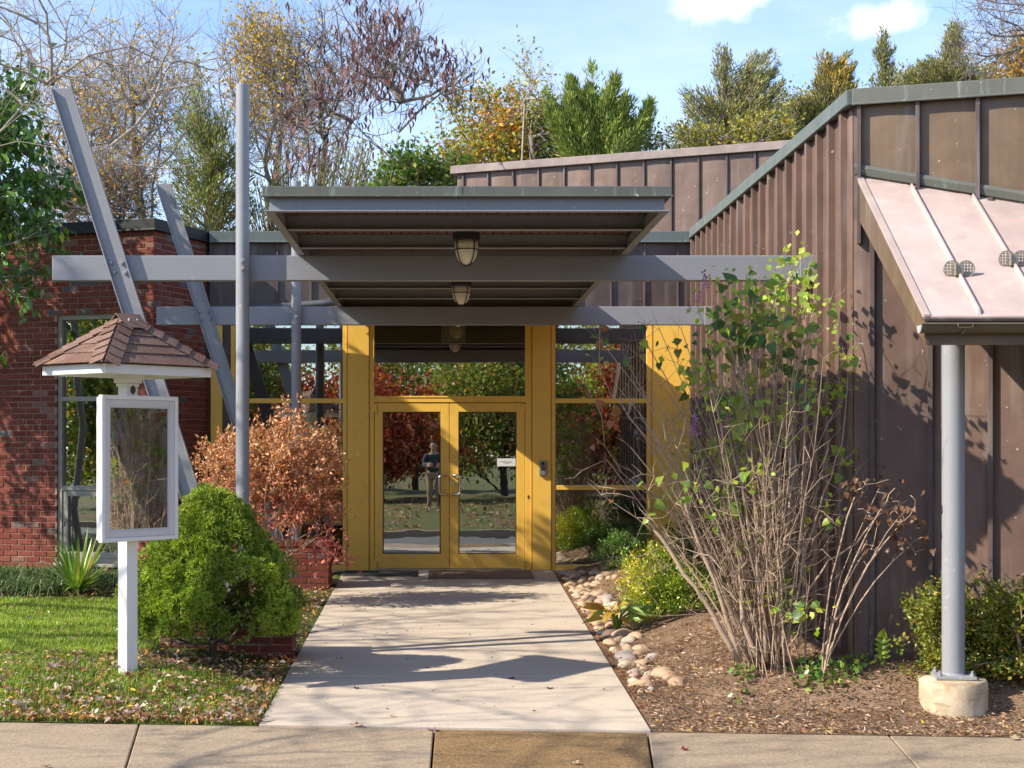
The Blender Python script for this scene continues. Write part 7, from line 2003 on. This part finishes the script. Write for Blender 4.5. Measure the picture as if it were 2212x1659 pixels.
# ------------------------------------------------------------------ grass, litter, chips
def grass():
    r = np.random.default_rng(1)
    n = 120000
    Y = 10.9 + (17.6 - 10.9) * r.random(n) ** 1.25; X = -4.7 + (4.7 + PL - 0.01) * r.random(n)
    ok = (Y > y_walk(X) + 0.015)
    d = np.hypot((X + 1.78) / 0.80, (Y - 13.15) / 0.62)      # bare soil round the spruce
    ok &= r.random(n) < ss(d, 0.8, 1.25)
    ok &= ~((X > -1.30 - 0.06) & (Y > 13.6)) | (r.random(n) < 0.2)
    ok &= ~((X > -2.35) & (Y > 13.5) & (r.random(n) < 0.93))
    pat = 0.5 + 0.5 * np.sin(X * 2.3 + 1.1 * np.sin(Y * 1.9)) * np.sin(Y * 2.1 + X)
    near = ss(-(Y - y_walk(X)), -1.9, -0.2)
    ok &= r.random(n) < 1 - near * (0.38 + 0.50 * pat) * (0.6 + 0.4 * ss(X, -3.2, -1.6))
    X, Y, pat, near = X[ok], Y[ok], pat[ok], near[ok]; n = len(X)
    Z = ground_z(X, Y); A = r.random(n) * 6.28; L = 0.034 + 0.036 * r.random(n); ln = 0.25 + 0.75 * r.random(n)
    h = np.stack([np.cos(A), np.sin(A)], 1); w = 0.0042 + 0.002 * r.random(n)
    s = np.stack([-h[:, 1], h[:, 0]], 1) * w[:, None] * 0.5
    b = np.stack([X, Y, Z - 0.005], 1); mid = b + np.concatenate([h * (L * ln * 0.3)[:, None], (L * 0.6)[:, None]], 1); tip = b + np.concatenate([h * (L * ln * 0.85)[:, None], (L * (1 - 0.35 * ln))[:, None]], 1)
    s3 = np.concatenate([s, np.zeros((n, 1))], 1)
    V = np.stack([b - s3, b + s3, mid + s3 * 0.8, mid - s3 * 0.8, tip], 1).reshape(-1, 3); k = np.arange(n)[:, None] * 5
    T = np.concatenate([k + np.array([[0, 1, 2]]), k + np.array([[0, 2, 3]]), k + np.array([[3, 2, 4]])])
    c = palette(r, n, [(0.27, 0.38, 0.045), (0.20, 0.32, 0.04), (0.35, 0.45, 0.06), (0.44, 0.42, 0.11), (0.52, 0.44, 0.21)], [5, 4, 3, 0.8, 0.5], 0.18)
    c *= (0.78 + 0.44 * (0.5 + 0.5 * np.sin(X * 4.1 + 2 * np.sin(Y * 3.3)) * np.sin(Y * 4.7 + X * 1.3)))[:, None]
    dry = r.random(n) < near * 0.22 * pat * 1.4; c[dry] = palette(r, int(dry.sum()), [(0.27, 0.20, 0.09), (0.22, 0.19, 0.07)])
    np_mesh('grass', V, T, LEAF, None, np.repeat(c, 5, 0), kind='stuff', label='short green lawn grass left of the path')
    # thin grass along the path edge on both sides of the pier, and the verge strip right of the spruce
grass()

def litter_mesh(r, X, Y, Z, size, cols, w, name, label, mat=None, flat=0.35, asp=0.6, weights=None):
    n = len(X); D = r.normal(size=(n, 3)) * np.array([1, 1, flat]); N = r.normal(size=(n, 3)) * 0.45 + np.array([0, 0, 1])
    V, T = leaf_arrays(r, np.stack([X, Y, Z], 1), D, size, asp, 0.5, N=N, curl=0.12)
    return np_mesh(name, V, T, mat or LEAF_DRY, None, np.repeat(palette(r, n, cols, w, 0.2), 4, 0), kind='stuff', label=label)
def litter():
    r = np.random.default_rng(15)
    LC = [(0.44, 0.24, 0.09), (0.54, 0.33, 0.14), (0.34, 0.16, 0.10), (0.66, 0.54, 0.42), (0.54, 0.22, 0.06), (0.64, 0.43, 0.09), (0.44, 0.32, 0.32), (0.20, 0.10, 0.075)]
    n = 4200; X = -4.6 + (4.6 + PL - 0.02) * r.random(n) ** 0.8; Y = y_walk(X) + 0.02 + 2.0 * r.random(n) ** 1.9
    n2 = 1500; t = r.random(n2); Y2 = 11.2 + 8.6 * t; X2 = PL - 0.015 - np.abs(r.normal(size=n2)) * (0.12 + 0.22 * (Y2 > 14)); 
    n3 = 420; a = r.random(n3) * 6.28; q = r.random(n3) ** .5; X3 = -1.75 + 0.85 * q * np.cos(a); Y3 = 13.0 + 0.75 * q * np.sin(a)
    n4 = 320; X4 = -4.7 + 3.3 * r.random(n4); Y4 = 12.2 + 5.6 * r.random(n4)
    n5 = 700; X5 = -2.6 + 1.35 * r.random(n5); Y5 = 15.0 + 5.3 * r.random(n5)
    n6 = 1500; X6 = -5.3 + 2.9 * r.random(n6); Y6 = 17.5 + 2.3 * r.random(n6)
    X = np.concatenate([X, X2, X3, X4, X5, X6]); Y = np.concatenate([Y, Y2, Y3, Y4, Y5, Y6]); ok = (X < PL - 0.004) & (Y > y_walk(X) + 0.01); X, Y = X[ok], Y[ok]
    sz = 0.042 * (0.35 + 1.15 * r.random(len(X)) ** 1.6)
    litter_mesh(r, X, Y, ground_z(X, Y) + 0.018 + 0.035 * r.random(len(X)), sz, LC, [4, 4, 3.4, 3.6, 1.0, 1.1, 2.0, 2.6], 'leaf_litter', 'fallen brown, tan and orange leaves strewn over the lawn edge')
    # mulch chips and leaves on the right bed
    n = 24000; X = PR + 0.05 + 3.6 * r.random(n); Y = y_walk(X) + 0.015 + 3.2 * r.random(n) ** 1.2; far = r.random(n) < 0.22; Y[far] = 14.0 + 6.4 * r.random(int(far.sum())); X[far] = PR + 0.3 + 1.5 * r.random(int(far.sum()))
    ok = (X < 3.02) | (Y < wally(X) - 0.1); X, Y = X[ok], Y[ok]; n = len(X)
    litter_mesh(r, X, Y, ground_z(X, Y) + 0.006 + 0.018 * r.random(n), 0.042 * (0.4 + 1.0 * r.random(n) ** 1.5), [(0.27, 0.17, 0.105), (0.40, 0.26, 0.165), (0.54, 0.38, 0.25), (0.13, 0.08, 0.055), (0.68, 0.53, 0.37)], [5, 5, 3.5, 2.5, 1.3], 'mulch_chips', 'shredded brown bark chips covering the right bed', flat=0.25, asp=0.26)
    n = 620; X = PR + 0.06 + 3.4 * r.random(n); Y = y_walk(X) + 0.02 + 1.9 * r.random(n) ** 1.5; ok = (X < 3.0) | (Y < wally(X) - 0.15); X, Y = X[ok], Y[ok]
    litter_mesh(r, X, Y, ground_z(X, Y) + 0.014, 0.036 * (0.6 + 0.8 * r.random(len(X))), [(0.52, 0.30, 0.06), (0.46, 0.20, 0.05), (0.50, 0.40, 0.26), (0.55, 0.50, 0.42)], [4, 3, 2, .6], 'yellow_leaf_litter', 'thin yellow and orange leaves scattered on the right bed', asp=0.38)
    n = 260; X = PR + 0.02 + 0.05 * r.random(n); Y = 11.3 + 8.5 * r.random(n)
    litter_mesh(r, X, Y, path_z(Y) + 0.002, 0.03 * (0.5 + r.random(n)), [(0.30, 0.10, 0.05), (0.4, 0.2, 0.06)], None, 'edge_litter', 'rusty leaf crumbs caught along the right path edge', asp=0.5)
    # crumbs on the concrete
    n = 210; X = PL + (PR - PL) * r.random(n) ** 1.5; Y = 11.2 + 9.2 * r.random(n) ** 0.7
    litter_mesh(r, X, Y, path_z(Y) + 0.004, 0.020 * (0.4 + r.random(n)), [(0.22, 0.12, 0.06), (0.10, 0.06, 0.04), (0.35, 0.16, 0.06)], None, 'leaf_crumbs', 'tiny dark leaf crumbs on the entrance path', asp=0.6, flat=0.1)
litter()

def verge_litter():
    r = np.random.default_rng(44); n = 5200; X = -9 + 18 * r.random(n); Y = 4.3 - 13 * r.random(n) ** 1.2
    d = (y_walk(X) - 1.548 - 4.85) - Y; Z = np.where(d < 2.65, -0.33 + 0.18 * d / 2.65, -0.15 + 0.35 * (d - 2.65) / 62.5) + 0.02
    ok = (d > 0.05) & ~((np.abs(X) < 0.5) & (Y > -0.9)); X, Y, Z = X[ok], Y[ok], Z[ok]
    litter_mesh(r, X, Y, Z, 0.10 * (0.5 + r.random(len(X))), [(0.34, 0.18, 0.08), (0.42, 0.27, 0.13), (0.26, 0.12, 0.08), (0.16, 0.2, 0.05), (0.5, 0.4, 0.25)], None, 'verge_litter', 'fallen leaves on the grass behind the camera, mirrored in the doors')
verge_litter()

def lobed_leaf(name, mat, r, curl=0.25):
    """maple like leaf: five lobes and a stalk"""
    me = bpy.data.meshes.new(name); v = [(0, 0.35, 0.0)]; n = 20
    for k in range(n):
        a = -math.pi / 2 + 2 * math.pi * k / n + math.pi / n; rad = (0.30 + 0.28 * (math.cos((a - math.pi / 2) * 2.5) ** 2) + 0.05 * r.normal()) * (1.0 + 0.15 * math.sin(a))
        x, y = rad * math.cos(a), 0.35 + rad * math.sin(a); v.append((x, y, curl * (x * x * 1.4 + (y - .35) ** 2 * 0.8) + 0.03 * r.normal()))
    f = [(0, 1 + k, 1 + (k + 1) % n) for k in range(n)]
    b = len(v); v += [(-.012, 0.1, .02), (.012, .1, .02), (.01, -.28, .05), (-.01, -.28, .05)]; f.append((b, b + 1, b + 2, b + 3))
    me.from_pydata(v, [], f); me.materials.append(mat); return me
def fallen():
    r = np.random.default_rng(23)
    mk = lambda nm, cs: objleaf(nm, cs, 0.15)
    mt = {'pink': mk('faded_pink_leaf', [(0.42, 0.28, 0.27), (0.36, 0.24, 0.26)]), 'orange': mk('bright_orange_leaf', [(0.62, 0.20, 0.03), (0.55, 0.24, 0.04)]), 'tan': mk('tan_leaf', [(0.50, 0.38, 0.26), (0.44, 0.32, 0.2)]), 'red': mk('dark_red_leaf', [(0.30, 0.035, 0.05), (0.26, 0.03, 0.06)]), 'dark': mk('dark_brown_leaf', [(0.10, 0.055, 0.045), (0.13, 0.07, 0.05)])}
    sp = [(762, 1571, 'orange', .10, 'orange curled leaf on the joint between path and sidewalk'), (944, 1579, 'pink', .10, 'faded pinkish leaf beside the speckled sidewalk slab'), (770, 1487, 'dark', .055, 'dark leaf in the shadow at left of the path'), (1182, 1489, 'dark', .06, 'dark oval leaf on the path in the diamond shaped shadow'), (1112, 1467, 'dark', .07, 'small dark twig like leaf on the path'),
          (842, 1549, 'orange', .04, 'small rust coloured leaf near the lower left of the path'), (1236, 1650, 'tan', .06, 'tan leaf on the speckled sidewalk slab'), (1486, 1621, 'red', .06, 'dark red leaf on the right sidewalk slab'), (2190, 1600, 'tan', .07, 'buff leaf at the sidewalk edge below the footing'), (2160, 1590, 'tan', .05, 'small buff leaf on the right end of the sidewalk'), (2088, 1556, 'tan', .07, 'pale leaf on the mulch right of the footing'),
          (325, 1490, 'orange', .085, 'bright orange leaf on the grass right below the white post'), (1150, 1537, 'dark', .03, 'tiny dark leaf near the right lower part of the path'), (195, 1540, 'red', .06, 'red leaf on the lawn by the sidewalk'), (100, 1658, 'red', .06, 'red leaf at the bottom edge left'), (365, 1480, 'red', .08, 'dark red leaf on the lawn right of the white post')]
    for (px, py, kd, s, lb) in sp:
        # where the sight line meets the ground
        Yq = 12.0
        for _ in range(40):
            X = (px - 957) * Yq / FPX; on = PL < X < PR and Yq > y_walk(X); z = float(path_z(Yq)) if on else (WZ if Yq < y_walk(X) else gz(X, Yq) + 0.03)
            Yq = FPX * (CAMZ - z) / (py - 965)
        X = (px - 957) * Yq / FPX
        me = lobed_leaf('fallen_leaf', mt[kd], r, 0.5); M = Matrix.Translation((X, Yq, z + 0.006)) @ Matrix.Rotation(r.random() * 6.28, 4, 'Z') @ Matrix.Rotation(r.normal() * 0.15, 4, 'X') @ Matrix.Scale(s * 0.9, 4)
        share(me, 'fallen_leaf', None, M, lb, 'leaf')
    ms = [lobed_leaf('fallen_leaf', mt[k], r, 0.7) for k in ('pink', 'tan', 'tan', 'dark', 'red')]
    n = 0
    while n < 95:
        X = -4.3 + 3.05 * r.random(); Yq = float(y_walk(X)) + 0.06 + 1.5 * r.random() ** 1.6; k = int(r.choice(5, p=[.22, .32, .26, .16, .04]))
        M = Matrix.Translation((X, Yq, gz(X, Yq) + 0.03 + 0.02 * r.random())) @ Matrix.Rotation(r.random() * 6.28, 4, 'Z') @ Matrix.Rotation(r.normal() * 0.5, 4, 'X') @ Matrix.Scale(0.055 + 0.05 * r.random(), 4)
        colw = ['faded pinkish', 'pale tan', 'pale tan', 'curled dark brown', 'dark wine red'][k]
        zone = 'left of the white post' if X < -2.75 else 'before the white post' if X < -2.0 else 'between white post and path'
        dw = 'near the sidewalk' if Yq - float(y_walk(X)) < 0.5 else 'back in the grass'
        lb = f'{colw} leaf on the lawn {zone}, {dw}'; g_ = f'{colw} leaves {zone}, {dw}'
        share(ms[k], 'fallen_leaf', None, M, lb, 'leaf', g_); n += 1
fallen()
